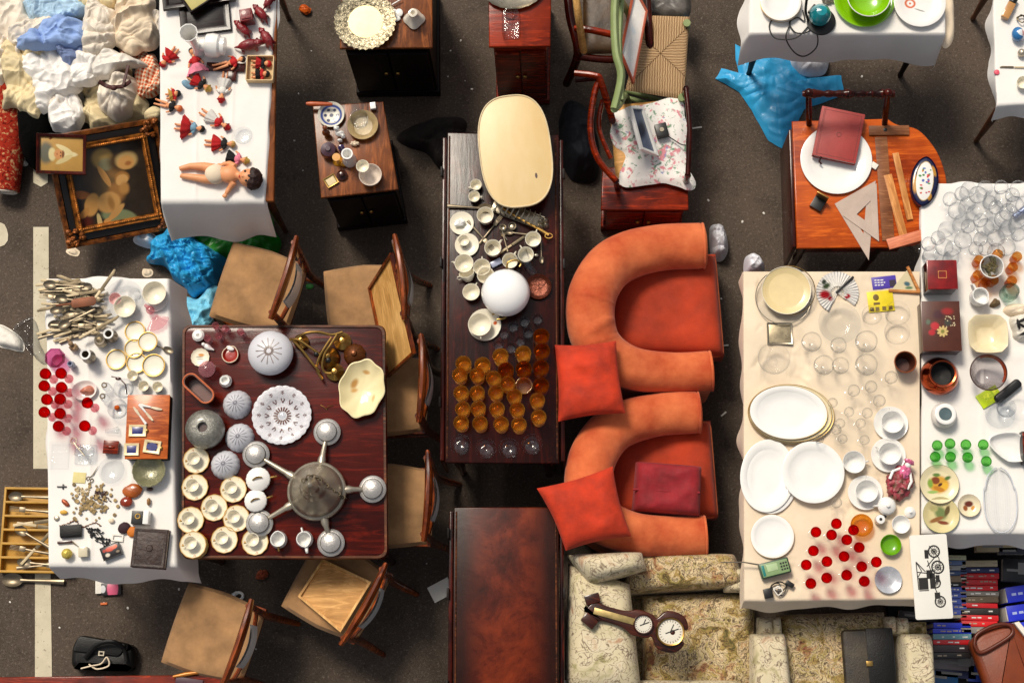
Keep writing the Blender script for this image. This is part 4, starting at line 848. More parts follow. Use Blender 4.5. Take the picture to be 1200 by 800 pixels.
M_pnt = blobs('dark_oil_painting', '#32291f', [(-.04, .04, .1, .15, 12, '#54402a', .6), (-.03, -.02, .07, .09, 0, '#6a5434', .6), (.03, .06, .05, .05, 20, '#8a6436', .5), (.02, -.05, .05, .06, 0, '#a8743c', .5), (-.022, .132, .06, .056, 15, '#b5924e', .3), (-.01, .1, .045, .035, 0, '#8f8a66', .4), (.06, .1, .075, .056, 5, '#4a3218', .6), (.098, .104, .062, .045, 5, '#c2a268', .35), (.092, .092, .048, .036, 10, '#cf9a58', .25), (.102, .088, .02, .012, 10, '#a86a38', .6),
    (-.185, -.17, .06, .05, 10, '#5c2216', .5), (-.17, -.03, .055, .022, -15, '#a8642c', .35), (.01, -.18, .1, .045, -22, '#86936a', .2), (-.097, -.18, .013, .045, 0, '#d2bc80', .2), (-.12, -.09, .04, .062, -25, '#d09850', .2), (-.165, -.125, .035, .018, 40, '#c48a46', .3), (-.03, -.095, .066, .056, 10, '#d6a05a', .2), (-.02, -.1, .02, .04, 0, '#b07c3e', .6), (-.03, .04, .016, .066, 22, '#cd9450', .2),
    (.056, .016, .042, .036, 15, '#a8743a', .3), (.054, .006, .035, .03, 15, '#d8a462', .25), (-.005, -.15, .062, .018, 33, '#d4a05c', .2), (-.06, -.185, .022, .014, 20, '#d4a05c', .3), (.06, -.04, .03, .035, 0, '#c08a4a', .5)], .4, .1, .35, .025)
part('canvas', MB().box((0, 0, .004), (cw+.004, chh+.004, .006), 0, .001), M_pnt, pt)
t = thing('framed_painting', 'small portrait of a child in a white bonnet lying on the large painting', 'painting', loc(72, 181, .44), 2); t.rotation_euler.x = R(12); t.rotation_euler.y = R(14)
part('frame', MB().ring(.245, .205, .21, .17, -.005, .022, .016), M_mah, t); part('canvas', MB().box((0, 0, .005), (.214, .174, .006), 0, .001), blobs('child_portrait', '#b58a42', [(-.075, .005, .04, .062, 0, '#5c5a48', .4), (-.045, -.002, .02, .036, 0, '#d2c08a', .3), (.03, .0, .052, .016, 0, '#dccb98', .2), (.015, .026, .05, .014, -28, '#d8c690', .2), (.015, -.026, .05, .014, 28, '#cdb980', .2), (-.012, -.001, .027, .026, 0, '#c98a52', .25), (-.004, .009, .003, .005, 0, '#3a2414', .4), (-.004, -.009, .003, .005, 0, '#3a2414', .4), (-.022, 0, .002, .007, 0, '#8a3020', .4), (.008, 0, .008, .022, 0, '#7a4a24', .5)], .45, .1, .12, .006), t)
# ------------------------------------------------------------------ plastic, foil and scraps on the ground
heapobj('plastic_sheet', 'crumpled blue plastic below the doll table', 'plastic sheet', [(176, 282), (200, 268), (228, 276), (256, 298), (258, 330), (236, 348), (212, 336), (192, 312), (176, 306)], .04, .09, 3.1, M_bluep, sharp=24, amp=.075, fr=15, edge=.03, jag=.08, rings=46, segs=200, flat=6)
heapobj('plastic_sheet', 'pale blue plastic trailing down beside the cutlery table', 'plastic sheet', [(196, 362), (222, 346), (250, 342), (258, 366), (232, 400), (216, 470), (215, 560), (206, 560), (205, 470), (198, 410)], .06, .10, 5.9, M_bluel, sharp=24, amp=.06, fr=13, edge=.03, jag=.06, rings=46, segs=200)
heapobj('plastic_sheet', 'green plastic sheet spread beside the foil', 'plastic sheet', [(222, 278), (240, 262), (285, 262), (300, 252), (322, 254), (326, 284), (312, 302), (262, 304), (230, 300)], .03, .06, 7.7, M_greenp, sharp=24, amp=.05, fr=8, edge=.02, jag=.05)
heapobj('plastic_sheet', 'green plastic bag glimpsed between the two left tables', 'plastic sheet', [(200, 428), (216, 430), (216, 480), (202, 474)], .05, .08, 2.2, M_greenp, amp=.02, fr=8, edge=.02, rings=14, segs=60)
M_foil = mat('crumpled_foil', '#b9b7b4', .25, 1, .3, 30, bump=.8, bscale=90)
heapobj('foil', 'crumpled silver foil on the green plastic', 'foil', oval(221, 264, 22, 9, 12, .15, 3, 8), .14, .07, 9.2, M_foil, amp=.06, fr=26, edge=.04, jag=.08)
heapobj('plastic_bag', 'white plastic scrap by the gilt frame corner', 'plastic bag', [(156, 278), (170, 270), (186, 280), (178, 290), (160, 286)], .02, .05, 4, M_whitep, amp=.04, fr=16, rings=14, segs=60)
for lb, o in (('broken pale leaf scrap on bare asphalt above the cutlery table', oval(85, 295, 7, 6, 8, .25, 2)), ('pale leaf scrap by the blue plastic', oval(173, 319, 6, 5, 8, .25, 5))): heapobj('paper_scrap', lb, 'scrap', o, .004, .008, 3, M_cream, amp=.006, fr=30, rings=8, segs=40)
t = thing('plastic_bag', 'clear plastic bag with a white label panel on the ground', 'plastic bag', loc(20, 392, .0))
mb, l = heap([(14, 386), (34, 370), (44, 380), (46, 400), (56, 424), (48, 428), (28, 404)], .02, .03, 4.4, fr=18, amp=.03); o = part('bag', mb, glass('clear_film', '#e9ebee', '#8a8f98', 1.3, .8, 50), t); o.location = l-t.location
mb, l = heap([(-6, 380), (10, 384), (24, 396), (26, 410), (10, 408), (-6, 402)], .03, .02, 6, fr=8, amp=.012); o = part('label_panel', mb, M_paper, t); o.location = l-t.location
single('wooden_scrap', MB().ell((0, 0, .018), (.034, .024, .02), lump=.3, seed=2), M_honey, 'orange wooden block on asphalt beyond the cabinet', 'wood scrap', loc(358, 13, 0), -30)
# ------------------------------------------------------------------ cutlery table
M_bone = mat('bone_handles', '#c9b48c', .5, var=.25, scale=12, rnd=.12); M_steel = mat('tarnished_steel', '#5e5340', .45, .7, .35, 16, rnd=.15)
M_cut = mat('old_silver_plate', '#857864', .38, .85, .35, 16, rnd=.2)
def knife():
    t = thing('table_knife', 'x', 'knife'); part('blade', MB().prism([(0, -.009), (.1, -.0095), (.122, -.002), (.118, .007), (0, .007)], -.001, .001, .0004), M_steel, t); part('handle', MB().box((-.048, 0, 0), (.09, .0135, .010), 0, .0045), M_bone, t); return t
def fork():
    t = thing('table_fork', 'x', 'fork'); part('handle', MB().tube([(-.1, 0, 0), (-.05, 0, .003), (0, 0, .004), (.03, 0, .001)], [.009, .006, .004, .006], 8, flat=.4), M_cut, t)
    mb = MB().box((.045, 0, .001), (.028, .022, .003), 0, .001)
    for k in range(4): mb.tube([(.055, -.009+k*.006, .001), (.08, -.009+k*.006, .004), (.1, -.009+k*.006, .002)], .0016, 6)
    part('tines', mb, M_cut, t); return t
def spoon():
    t = thing('spoon', 'x', 'spoon'); part('handle', MB().tube([(-.11, 0, .002), (-.05, 0, .004), (0, 0, .006), (.025, 0, .004)], [.009, .006, .004, .006], 8, flat=.4), M_cut, t)
    part('bowl', MB().grid(lambda u, v: (.05+.033*math.cos(TAU*u)*v, .021*math.sin(TAU*u)*v, .008*v*v-.004+.002), 20, 5).grid(lambda u, v: (.05+.033*math.cos(TAU*u)*(1-v), .021*math.sin(TAU*u)*(1-v), .008*(1-v)**2-.006+.002), 20, 5), M_cut, t, 60); return t
rg = random.Random(21)
for i in range(46):
    row = i/46; py = 330+66*((i*7) % 46)/46; px = 80+rg.uniform(-16, 22)+(6 if 345 < py < 380 else 0); ang = rg.gauss(2, 12)+(180 if rg.random() < .4 else 0); zz = ZI+.006+.05*rg.random()*(1-abs(py-362)/45)
    k, nm, lb = (knife, 'k', 'tarnished bone handled knife in the jumbled cutlery heap') if i % 4 < 2 else ((fork, 'f', 'tarnished fork in the jumbled cutlery heap') if i % 4 == 2 else (spoon, 's', 'tarnished spoon in the jumbled cutlery heap'))
    o = place(nm, k, px, py, zz, 0, lb, {'k': 'knife', 'f': 'fork', 's': 'spoon'}[nm], 'jumbled old cutlery, ' + {'k': 'knives', 'f': 'forks', 's': 'spoons'}[nm], ang); o.rotation_euler.y = R(rg.uniform(-3, 3))
o = place('k', knife, 118, 340, ZI+.06, 0, 'wooden handled knife pointing up and away from the cutlery heap', 'knife', None, 58)
o = place('k', knife, 113, 385, ZI+.05, 0, 'pale knife slanting up at the near end of the cutlery heap', 'knife', None, 30)
single('cake_server', MB().prism(rrect(.12, .045, .018), -.002, .002, .0008).tube([(-.06, 0, .002), (-.13, .0, .01)], .006, 8, flat=.6), mat('rusty_blade', '#5e3218', .5, .5, .4, 12), 'rusty broad cake server on top of the cutlery heap', 'cake server', loc(98, 354, ZI+.068), 8)
place('gplate', mk('glass_plate', pl_prof(.098, .035, .5), M_glassc, 48), 145, 351, ZI, .035, 'large clear glass plate holding a small white bowl', 'plate')
place('wbowl', mk('bowl', cup_prof(.053, .045, .5), M_ivory), 146, 359, ZI+.014, .045, 'white bowl standing in the clear glass plate', 'bowl')
place('pcup', mk('cup', cup_prof(.03, .035, .5), mat('pink_china', '#e3b7b4', .2, var=.2)), 135, 350, ZI+.012, .03, 'pink patterned cup in the clear glass plate', 'cup')
place('tumsm', mk('tumbler', tum_prof(.022, .03, .05), M_glass), 158, 345, ZI+.012, .04, 'clear tumbler in the glass plate', 'tumbler')
place('saucer_w', mk('saucer', pl_prof(.063, .012), M_white), 182, 350, ZI, .01, 'white saucer under the white bowl by the glass shell', 'saucer')
place('wbowl', None, 180.5, 343, ZI+.008, .05, 'white bowl standing on a saucer at the table corner', 'bowl', s=1.08)
t = thing('glass_shell', 'pink glass shell shaped dish with a ball knob', 'dish', loc(180, 369, ZI), -60); mb = MB()
mb.grid(lambda u, v: ((.012+.07*v)*math.cos((u-.5)*1.7), (.012+.07*v)*math.sin((u-.5)*1.7), .006+.012*v+.005*math.cos((u-.5)*38)*v), 40, 8); part('shell', mb, M_pinkg, t); part('knob', MB().ell((-.02, 0, .03), (.022, .02, .02)), M_pinkg, t); part('tail', MB().tube([(-.03, 0, .03), (-.055, -.01, .03)], [.01, .007], 8), M_pinkg, t)
def jug(name, label, cat, px, py, h, r, m, rimm, z=ZI, n=24):
    t = thing(name, label, cat, loc(px, py, z, h)); part('body', L([(0, 0), (r*.8, 0), (r*1.15, h*.3), (r*1.2, h*.5), (r*.75, h*.78), (r*.85, h), (r*.7, h), (r*.6, h*.78), (0, h*.5)], n), m, t, 60); part('rim', L([(r*.6, h), (r*.88, h-.003), (r*.98, h+.002), (r*.9, h+.005), (r*.62, h+.002)], n, closed=True), rimm, t, 60); return t
M_bluew = mat('blue_white_glaze', '#9aa0b8', .2, var=.3, scale=18); M_meth = mat('mottled_silver_glaze', '#8b7f6e', .25, .5, .5, 16)
jug('vase', 'metallic glazed vase with a white and blue rim touching the cutlery', 'vase', 127, 391, .1, .026, M_meth, M_white); jug('vase', 'grey vase with a white rim beside the little figurine', 'vase', 100, 415, .11, .027, M_meth, M_white); jug('vase', 'silver brown squat vase behind the rimmed vase', 'vase', 117, 398, .05, .027, M_pewter, M_meth); jug('vase', 'tiny blue and white vase above the red glasses', 'vase', 82, 426, .055, .014, M_bluew, M_bluew)
single('figurine', MB().ell((0, 0, .02), (.022, .018, .022), lump=.3, seed=4).ell((-.008, .012, .05), (.012, .012, .013)).ell((.012, -.012, .04), (.009, .009, .018)).tube([(-.01, .02, .05), (-.025, .035, .06)], .005, 6), mat('fawn_figure', '#a98a66', .4, var=.5, scale=30), 'tiny fawn coloured figurine beside the grey vase', 'figurine', loc(88, 408, ZI))
single('glass_bowl', L([(0, 0), (.03, 0), (.036, .01), (.05, .04), (.046, .06), (.042, .06), (.044, .04), (.03, .012), (0, .01)], 8), M_purple, 'purple faceted glass bowl beside the red glasses', 'bowl', loc(64, 419, ZI, .05), 22, sharp=20)
gold_sauc = lambda: (lambda t: (part('plate', L(pl_prof(.047, .009, .55), 36), M_ivory, t, 60), part('gilt_rim', L([(.043, .0082), (.0478, .0096), (.0495, .0115), (.047, .0122), (.043, .0105)], 36, closed=True), M_gold, t, 60), t)[-1])(thing('gilt_saucer', 'x', 'saucer'))
for px, py, zz, lb, s in [(158, 388, 0, 'gold rimmed dish nearest the cutlery heap', 1), (157, 408, .004, 'dark rimmed dish in the middle of the gold dishes', .95), (136, 421, 0, 'gold rimmed dish beside the grey vase', 1), (160, 425, 0, 'gold rimmed dish above the small cups', 1), (173, 400, .03, 'gold rimmed lid with a flat cream centre, raised on the others', .95), (180, 428, .01, 'broad gold and brown rimmed lid near the wooden box', 1.12)]: place('gsauc', gold_sauc, px, py, ZI+zz, .012, lb, 'saucer', 'gold rimmed dishes', 0, s)
for px, py, lb in [(155, 440, 'little cream cup nearest the gold rimmed dishes'), (168, 452, 'little cream cup in the middle of three'), (184.5, 453, 'little cream cup nearest the table edge')]: place('cupc', mk_cup('small_cup', .026, .036, M_ivory, None, .7, .01, rad=.002), px, py, ZI, .036, lb, 'cup', 'three little cream cups', 130)
place('s', spoon, 188, 407, ZI+.004, 0, 'white handled spoon beside the gold rimmed lid', 'spoon', None, -20, .8)
RED = [(52.8, 437.5, 'beside the purple bowl, outer'), (71.1, 437, 'beside the purple bowl, inner'), (51.4, 451.8, 'in the second pair from the purple bowl, outer'), (71.7, 453.6, 'in the second pair from the purple bowl, inner'), (54.5, 467.6, 'in the third pair, outer'), (70, 467.2, 'in the third pair, inner'), (51.5, 482.6, 'in the fourth pair, outer'), (70, 484.2, 'in the fourth pair, inner'), (102, 471.6, 'touching the oval dish of pink silk'), (68.2, 499.2, 'lone at the near end of the paired red glasses'), (99, 498.7, 'standing alone above the clear glass trays')]
for px, py, lb in RED: place('red', mk_wine('red_glass', .0262, .14, M_ruby, M_pinkg, .46), px, py, ZI, .14, 'ruby red cordial glass ' + lb, 'glass', 'ruby red glasses on the cutlery table')
t = thing('oval_dish', 'white oval dish of pink striped silk', 'dish', loc(100, 458, ZI), 10); o = part('dish', L(pl_prof(.06, .02, .6), 36), M_white, t, 60); o.scale = (1, .78, 1)
mb, l = heap(oval(103, 457, 12, 7, 9, .2, 3, 15), ZI+.012, .014, 3, fr=22, amp=.012, rings=14, segs=70); o = part('silk', mb, mat('pink_silk', '#c47a62', .4, var=.5, scale=30, stretch=(.3, 2, 1)), t); o.location = Matrix.Rotation(R(-10), 3, 'Z') @ (l-t.location)
def bottle(): 
    t = thing('cruet', 'x', 'cruet'); part('body', L([(0, 0), (.018, 0), (.02, .03), (.012, .05), (.008, .065), (.007, .065), (.01, .05), (0, .03)], 20), M_glassc, t, 60); part('stopper_ring', MB().tube([(.011*math.cos(a*TAU/14), .011*math.sin(a*TAU/14), .07) for a in range(15)], .003, 6), M_steel, t); return t
place('cru', bottle, 122, 451, ZI, .07, 'small glass cruet with a dark ring, nearer the little cups', 'cruet', 'glass cruets'); place('cru', None, 120, 464, ZI, .07, 'small glass cruet with a dark ring, nearer the red glass', 'cruet', 'glass cruets')
place('gb2', mk('glass_bowl', cup_prof(.048, .045, .6), M_glassc, 30), 145, 455, ZI, .04, 'clear glass bowl crossed by a dark stem', 'bowl'); place('gb2', None, 138, 479, ZI, .04, 'clear glass bowl with a brown bead inside', 'bowl')
single('dried_stem', MB().tube([(-.04, .04, .05), (0, .03, .055), (.03, 0, .052), (.03, -.04, .02)], .003, 6).ell((-.005, .028, .056), (.014, .008, .006)), M_brown, 'dark dried stem curling over a glass bowl', 'stem', loc(143, 453, ZI)); single('bead', MB().ell((0, 0, .014), (.013, .012, .01), lump=.2), M_honey, 'brown bead in the glass bowl beside the wooden box', 'bead', loc(138, 478, ZI))
t = thing('wooden_box', 'polished orange wooden box carrying pale servers and miniatures', 'box', loc(173, 500, ZI, .07), 0); part('body', MB().box((0, 0, .034), (.195, .297, .066), 0, .003), M_dark, t); part('lid', MB().box((0, 0, .0715), (.2, .302, .008), 0, .003), wood('honey_lid', '#8a3a10', '#c0662a', 'x', .35, 6, .2), t)
ZB = ZI+.077
def server():
    t = thing('server', 'x', 'server'); part('handle', MB().tube([(-.05, 0, 0), (-.03, 0, 0), (.0, 0, 0)], [.007, .006, .004], 8), M_white, t); part('blade', MB().prism([(0, -.004), (.03, -.007), (.05, -.004), (.055, .002), (.03, .006), (0, .004)], -.001, .0015), M_silver, t); return t
for px, py, a, lb in [(177, 477, -12, 'white handled server farthest from the miniatures'), (171, 483, -48, 'white handled server crossing the middle'), (164, 487, 128, 'white handled server nearest the square miniature')]: place('srv', server, px, py, ZB+.007, 0, lb, 'server', 'white handled servers on the wooden box', a)
def mini(label, px, py, z, w, h, ovl, a=0):
    t = thing('miniature_frame', label, 'miniature', loc(px, py, z), a, 'framed blue miniatures'); part('frame', MB().ring(w, h, w*.62, h*.6, 0, .009, .006), mat('ivory_gilt', '#d9c69a', .35, .2, .2, 30), t)
    part('picture', MB().prism([(w*.33*math.cos(q*TAU/24), h*.31*math.sin(q*TAU/24)) for q in range(24)], .001, .0072) if ovl else MB().box((0, 0, .004), (w*.63, h*.61, .004), 0, .0005), mat('blue_miniature', '#2c2f6e', .25, var=.3, scale=30), t)
    if ovl is not None: part('finial', MB().ell((w*.52, 0, .004), (.008, .01, .004), n=10, m=6), M_gold, t)
mini('oblong blue miniature in an ivory frame with a scroll end', 161.5, 504.5, ZB, .082, .056, False); mini('plain square blue miniature half on the wooden box edge', 154.5, 526.5, ZB, .07, .058, None); mini('oval blue miniature in a scalloped frame', 178.5, 523.5, ZB, .08, .062, True, -8)
t = thing('trinket_box', 'small red brown lidded box beside the wooden box', 'box', loc(132, 525, ZI), -3); part('body', MB().box((0, 0, .014), (.068, .058, .028), 0, .004), M_redcab, t); part('lid', MB().box((0, 0, .033), (.072, .062, .009), 0, .003).ell((0, 0, .04), (.02, .008, .005)), M_redcab, t)
single('cut_glass_tray', MB().grid(lambda u, v: ((u-.5)*.1, (v-.5)*.135, .004+.016*max(abs(2*u-1), abs(2*v-1))**5+.002*math.sin(u*60)*math.sin(v*70)), 40, 50), M_glassc, 'oblong cut glass tray at the table edge', 'tray', loc(70.5, 534, ZI))
t = thing('glass_inkstand', 'square clear glass inkstand with a metal ring pen', 'inkstand', loc(101, 530, ZI)); part('tray', MB().box((0, -.01, .006), (.1, .09, .012), 0, .004), M_glassc, t)
for s in (-1, 1): part('well', MB().box((s*.024, .0, .03), (.04, .04, .034), 0, .006), M_glassc, t)
single('pen', MB().tube([(-.035, .03, .05), (-.02, .01, .052), (.02, -.035, .05)], .004, 6).tube([(-.035+.014*math.cos(a), .035+.014*math.sin(a), .05) for a in [i*.5 for i in range(14)]], .003, 6), M_pewter, 'ring ended metal pen on the glass inkstand', 'pen', loc(98, 527, ZI))
single('glass_stopper', MB().tube([(-.03, 0, .015), (.01, 0, .015), (.03, 0, .018)], [.008, .012, .018], 12), M_glassc, 'clear glass stopper lying above the trinket box', 'stopper', loc(132, 505, ZI), 5)
place('mat', mk('glass_plate', pl_prof(.062, .02, .5), M_glassc), 131, 551, ZI, .01, 'clear pressed glass plate between inkstand and greenish bowl', 'plate')
place('ggb', mk('cut_glass_bowl', [(0, 0), (.04, 0), (.07, .03), (.078, .05), (.074, .052), (.06, .03), (.03, .008), (0, .008)], mat('smoky_pressed_glass', '#8f8c6c', .15, .2, .35, 20, bump=.6, bscale=60, coat=.5), 48, rip=lambda a, j, r: 1+.02*math.sin(a*16)), 174.5, 551, ZI, .045, 'smoky green pressed glass bowl below the wooden box', 'bowl')
single('card', MB().box((0, 0, .001), (.06, .05, .002), 0, .0005), mat('yellow_card', '#d8cb8c', .7), 'yellowed card with a coin on it', 'card', loc(93, 559.5, ZI), -4)
t = thing('scissors', 'small open scissors above the trinkets', 'scissors', loc(109, 556, ZI+.004), 62); part('blade', MB().prism([(0, -.003), (.05, 0), (0, .003)], -.001, .001).tube([(0, 0, 0), (-.02, .008, 0)], .002, 6), M_steel, t); part('ring', MB().tube([(-.026+.009*math.cos(a), .012+.007*math.sin(a), 0) for a in [i*.5 for i in range(14)]], .002, 6), M_steel, t); part('ring', MB().tube([(-.026+.009*math.cos(a), -.008+.007*math.sin(a), 0) for a in [i*.5 for i in range(14)]], .002, 6), M_steel, t)
single('cross_pendant', MB().box((0, 0, .002), (.045, .006, .004), 0, .001).box((.006, 0, .0021), (.007, .024, .0036), 0, .001), M_black, 'black cross pendant at the table edge', 'pendant', loc(72.5, 570, ZI))
coin = mk('coin', [(0, 0), (.0068, 0), (.0072, .0006), (.0068, .0013), (0, .0014)], mat('old_coins', '#7d6a48', .5, .7, .4, 30, rnd=.35), 14)
rg = random.Random(8)
for i in range(90):
    px, py = rg.gauss(108, 12), rg.gauss(587, 11); place('coin', coin, min(138, max(84, px)), min(609, max(566, py)), ZI+.003+.0013*(i % 4), 0, 'small coin or charm in the loose scatter of trinkets', 'coin', 'scattered coins and charms', 0, rg.uniform(.7, 1.35))
def chain(name, label, pts, z, rad, m, cat='chain'):
    l = loc(*pts[0], z); mb = MB(); q = cat_rom([tuple(at(x, y, z)-l) for x, y in pts], 8, False)
    for i, p in enumerate(q): mb.ell((p[0]+rad*.5*math.sin(i*2.1), p[1]+rad*.5*math.cos(i*1.7), rad*.8), (rad, rad*.8, rad*.7), n=8, m=5)
    return single(name, mb, m, label, cat, l)
rg = random.Random(5); scr = lambda cx, cy, sx, sy, n, sd: [(cx+random.Random(sd+i).gauss(0, sx), cy+random.Random(sd*3+i).gauss(0, sy)) for i in range(n)]
chain('bead_necklace', 'dark garnet bead necklace heaped beside the amber stones', scr(121, 582, 7, 4, 12, 3), ZI+.002, .0035, M_brown, 'necklace'); chain('bead_necklace', 'copper coloured chain trailing along the trinkets', [(70, 616), (80, 613), (88, 610), (96, 617), (104, 615), (112, 612), (118, 616)], ZI, .0035, mat('copper_beads', '#8a5a34', .35, .6, .3, 30), 'necklace')
chain('bead_necklace', 'black bead necklace coiled above the flowered matchbox', scr(113, 627, 6, 5, 12, 9), ZI+.002, .0045, M_black, 'necklace'); chain('bead_necklace', 'dark bead bracelet tangled beside the white tag', scr(122, 634, 5, 4, 9, 14), ZI+.002, .004, M_black, 'bracelet'); chain('bead_necklace', 'pale shell necklace under the card', scr(100, 575, 6, 3, 9, 30), ZI+.002, .004, M_bone, 'necklace')
def pebble(name, label, cat, px, py, rx, ry, rz_, m, a=0, z=ZI, lump=.15): single(name, MB().ell((0, 0, rz_), (rx, ry, rz_), lump=lump, seed=px, n=16, m=10), m, label, cat, loc(px, py, z), a)
M_ambs = mat('amber_stone', '#a85412', .2, var=.4, scale=14, coat=.4)
pebble('amber_stone', 'large flat orange stone below the glass plate', 'stone', 156, 575, .046, .033, .012, M_ambs, 15); pebble('amber_stone', 'round red brown stone beside the flat orange stone', 'stone', 149, 588.5, .03, .025, .016, mat('red_amber', '#8a2c0a', .2, var=.3, coat=.4)); pebble('velvet_pouch', 'dark plum square pouch beside the ring box', 'pouch', 146, 618.5, .03, .026, .01, mat('plum_velvet', '#2e0d18', .8), 30); pebble('velvet_pouch', 'orange square pouch touching the carved album', 'pouch', 155.5, 623, .025, .025, .01, mat('orange_pouch', '#c06a14', .7), 20)
pebble('wrapped_ball', 'crumpled gold foil ball at the near corner', 'ball', 80, 649, .025, .025, .023, mat('gold_foil', '#d8c05a', .3, .4, .3, 40, bump=.6), lump=.1); pebble('shell', 'yellow shell beside the black wallet', 'shell', 75, 600, .018, .01, .007, mat('yellow_shell', '#d9a83c', .5)); pebble('watch_case', 'round brown watch case at the table edge', 'watch', 66.6, 607, .013, .013, .004, M_pewter, lump=0); pebble('pebble', 'dark pebble standing by the greenish bowl', 'pebble', 176, 573, .016, .01, .008, M_brown); pebble('figurine', 'tiny brown owl figure near the ring box', 'figurine', 175, 588, .009, .018, .012, mat('owl_brown', '#8a6436', .5, var=.4, scale=40)); pebble('shell', 'pale pink shell near the chain', 'shell', 131, 610, .014, .011, .008, M_cream); pebble('brooch', 'red and gold brooch at the outer side of the trinkets', 'brooch', 77, 589, .024, .011, .005, mat('red_gold', '#9c4a24', .35, .4, .5, 50), -40)
t = thing('ring_box', 'open black ring box with a white lid', 'box', loc(166, 607, ZI), -3); part('tray', MB().box((-.012, 0, .014), (.06, .062, .028), 0, .003), M_black, t); part('lid', MB().box((.032, 0, .03), (.026, .062, .056), 0, .003), M_white, t); part('ring', MB().tube([(-.012+.011*math.cos(a), .006+.011*math.sin(a), .03) for a in [i*.5 for i in range(14)]], .0035, 6), M_gold, t)
t = thing('carved_album', 'dark brown album with a carved cover at the near corner', 'album', loc(177.5, 643, ZI), -4); part('pages', MB().box((0, .001, .018), (.152, .172, .026), 0, .002), M_cream, t)
M_tool = mat('tooled_brown_leather', '#2e160c', .5, var=.45, scale=26, bump=1, bscale=34); part('cover', MB().box((0, 0, .035), (.16, .182, .009), 0, .004).box((0, 0, .003), (.16, .182, .006), 0, .002).box((-.079, 0, .019), (.006, .18, .026), 0, .002), M_tool, t); part('cover_border', MB().ring(.15, .172, .128, .15, .038, .043, .041), M_tool, t); part('medallion', MB().lathe([(0, .0395), (.018, .0395), (.014, .043), (0, .044)], 6), M_tool, t)
t = thing('wallet', 'black leather wallet with loose beads beside it', 'wallet', loc(84, 622.5, ZI), 4); part('body', MB().box((0, 0, .009), (.1, .06, .016), 0, .005), M_blackl, t); part('flap', MB().box((.0, .002, .019), (.101, .05, .005), 0, .002), M_blackl, t)
single('tag_frame', MB().ring(.055, .034, .04, .02, 0, .006), M_paper, 'small empty white tag frame beside the bracelet', 'frame', loc(138, 630, ZI), -5)
t = thing('matchbox', 'black lacquer box with red and white flowers', 'box', loc(131.5, 646, ZI), 22); part('body', MB().box((0, 0, .012), (.09, .06, .024), 0, .003), blobs('flower_lacquer', '#140b0a', [(.0, .012, .026, .012, 0, '#c23a10', .3), (.022, .014, .014, .01, 0, '#d9561c', .3), (-.02, -.012, .012, .01, 0, '#d9cdb8', .4), (-.03, .012, .008, .008, 0, '#a3280c', .4), (.03, -.012, .01, .006, 0, '#8a7a64', .5)], .3, .3, .1, .006), t); part('lid_edge', MB().ring(.092, .062, .086, .056, .022, .026), M_black, t)
single('glass_cube', MB().box((0, 0, .016), (.042, .046, .032), 0, .003), mat('cloudy_cube', '#cfc4a8', .2, var=.2, coat=.4), 'cloudy cube beside the gold foil ball', 'cube', loc(99, 647, ZI), 3)
t = thing('pocket_knife', 'brown pocket knife with its blade half open', 'pocket knife', loc(76, 635, ZI+.006), 4); part('handle', MB().box((0, 0, 0), (.07, .013, .011), 0, .004), M_brown, t); part('blade', MB().prism([(.03, -.003), (.07, -.03), (.036, .003)], -.001, .001), M_steel, t)
t = thing('magazine', 'magazine with a pink cover lying under the cloth hem', 'magazine', loc(126, 676, .01), 3); part('pages', MB().box((0, 0, .004), (.12, .16, .008), 0, .001), M_paper, t); part('cover', MB().box((.02, -.06, .009), (.1, .06, .002), 0, .0005), blobs('pink_cover', '#1a1718', [(.03, -.06, .03, .05, 0, '#d0587a', .2), (-.02, -.06, .015, .02, 0, '#c9c9c9', .2)], .3), t)
# ------------------------------------------------------------------ cutlery drawer on the ground
M_tray = mat('yellow_wood_tray', '#b98a2c', .55, var=.2, scale=8)
l = loc(48, 622, 0); t = thing('cutlery_drawer', 'yellow wooden cutlery drawer sticking out from under the white cloth', 'drawer', l, -1)
w = .36; bot = .42; part('base', MB().box((0, 0, .006), (w, bot, .012), 0, .002), M_tray, t)
for k in range(7): part('divider', MB().box((0, -bot/2+k*bot/6, .034), (w, .012, .05), 0, .003), M_tray, t)
part('end_board', MB().box((-w/2, 0, .03), (.012, bot+.012, .056), 0, .003), M_tray, t)
for px, py, a, kk, lb in [(32, 582, 178, 's', 'broad spoon in the first compartment of the drawer'), (38, 598, 175, 'f', 'gold toned fork in the second compartment of the drawer'), (40, 612, 8, 'k', 'knife in the third compartment of the drawer'), (44, 616, -8, 'k', 'knife slanting in the third compartment of the drawer'), (36, 628, 150, 's', 'dark ladle spoon across the fourth compartment of the drawer'), (38, 645, 170, 'f', 'silver fork lying over the fifth compartment of the drawer'), (42, 642, 50, 'k', 'brown handled knife lying diagonally over the drawer'), (42, 660, 174, 's', 'spoon in the nearest compartment of the drawer'), (46, 663, 5, 'f', 'fork in the nearest compartment of the drawer')]: place(kk, {'k': knife, 'f': fork, 's': spoon}[kk], px, py, .055, 0, lb, {'k': 'knife', 'f': 'fork', 's': 'spoon'}[kk], 'cutlery in the yellow drawer', a, 1.15)
place('s', None, 34, 680, .012, 0, 'big tarnished ladle on the ground beside the drawer', 'spoon', None, 178, 1.65)
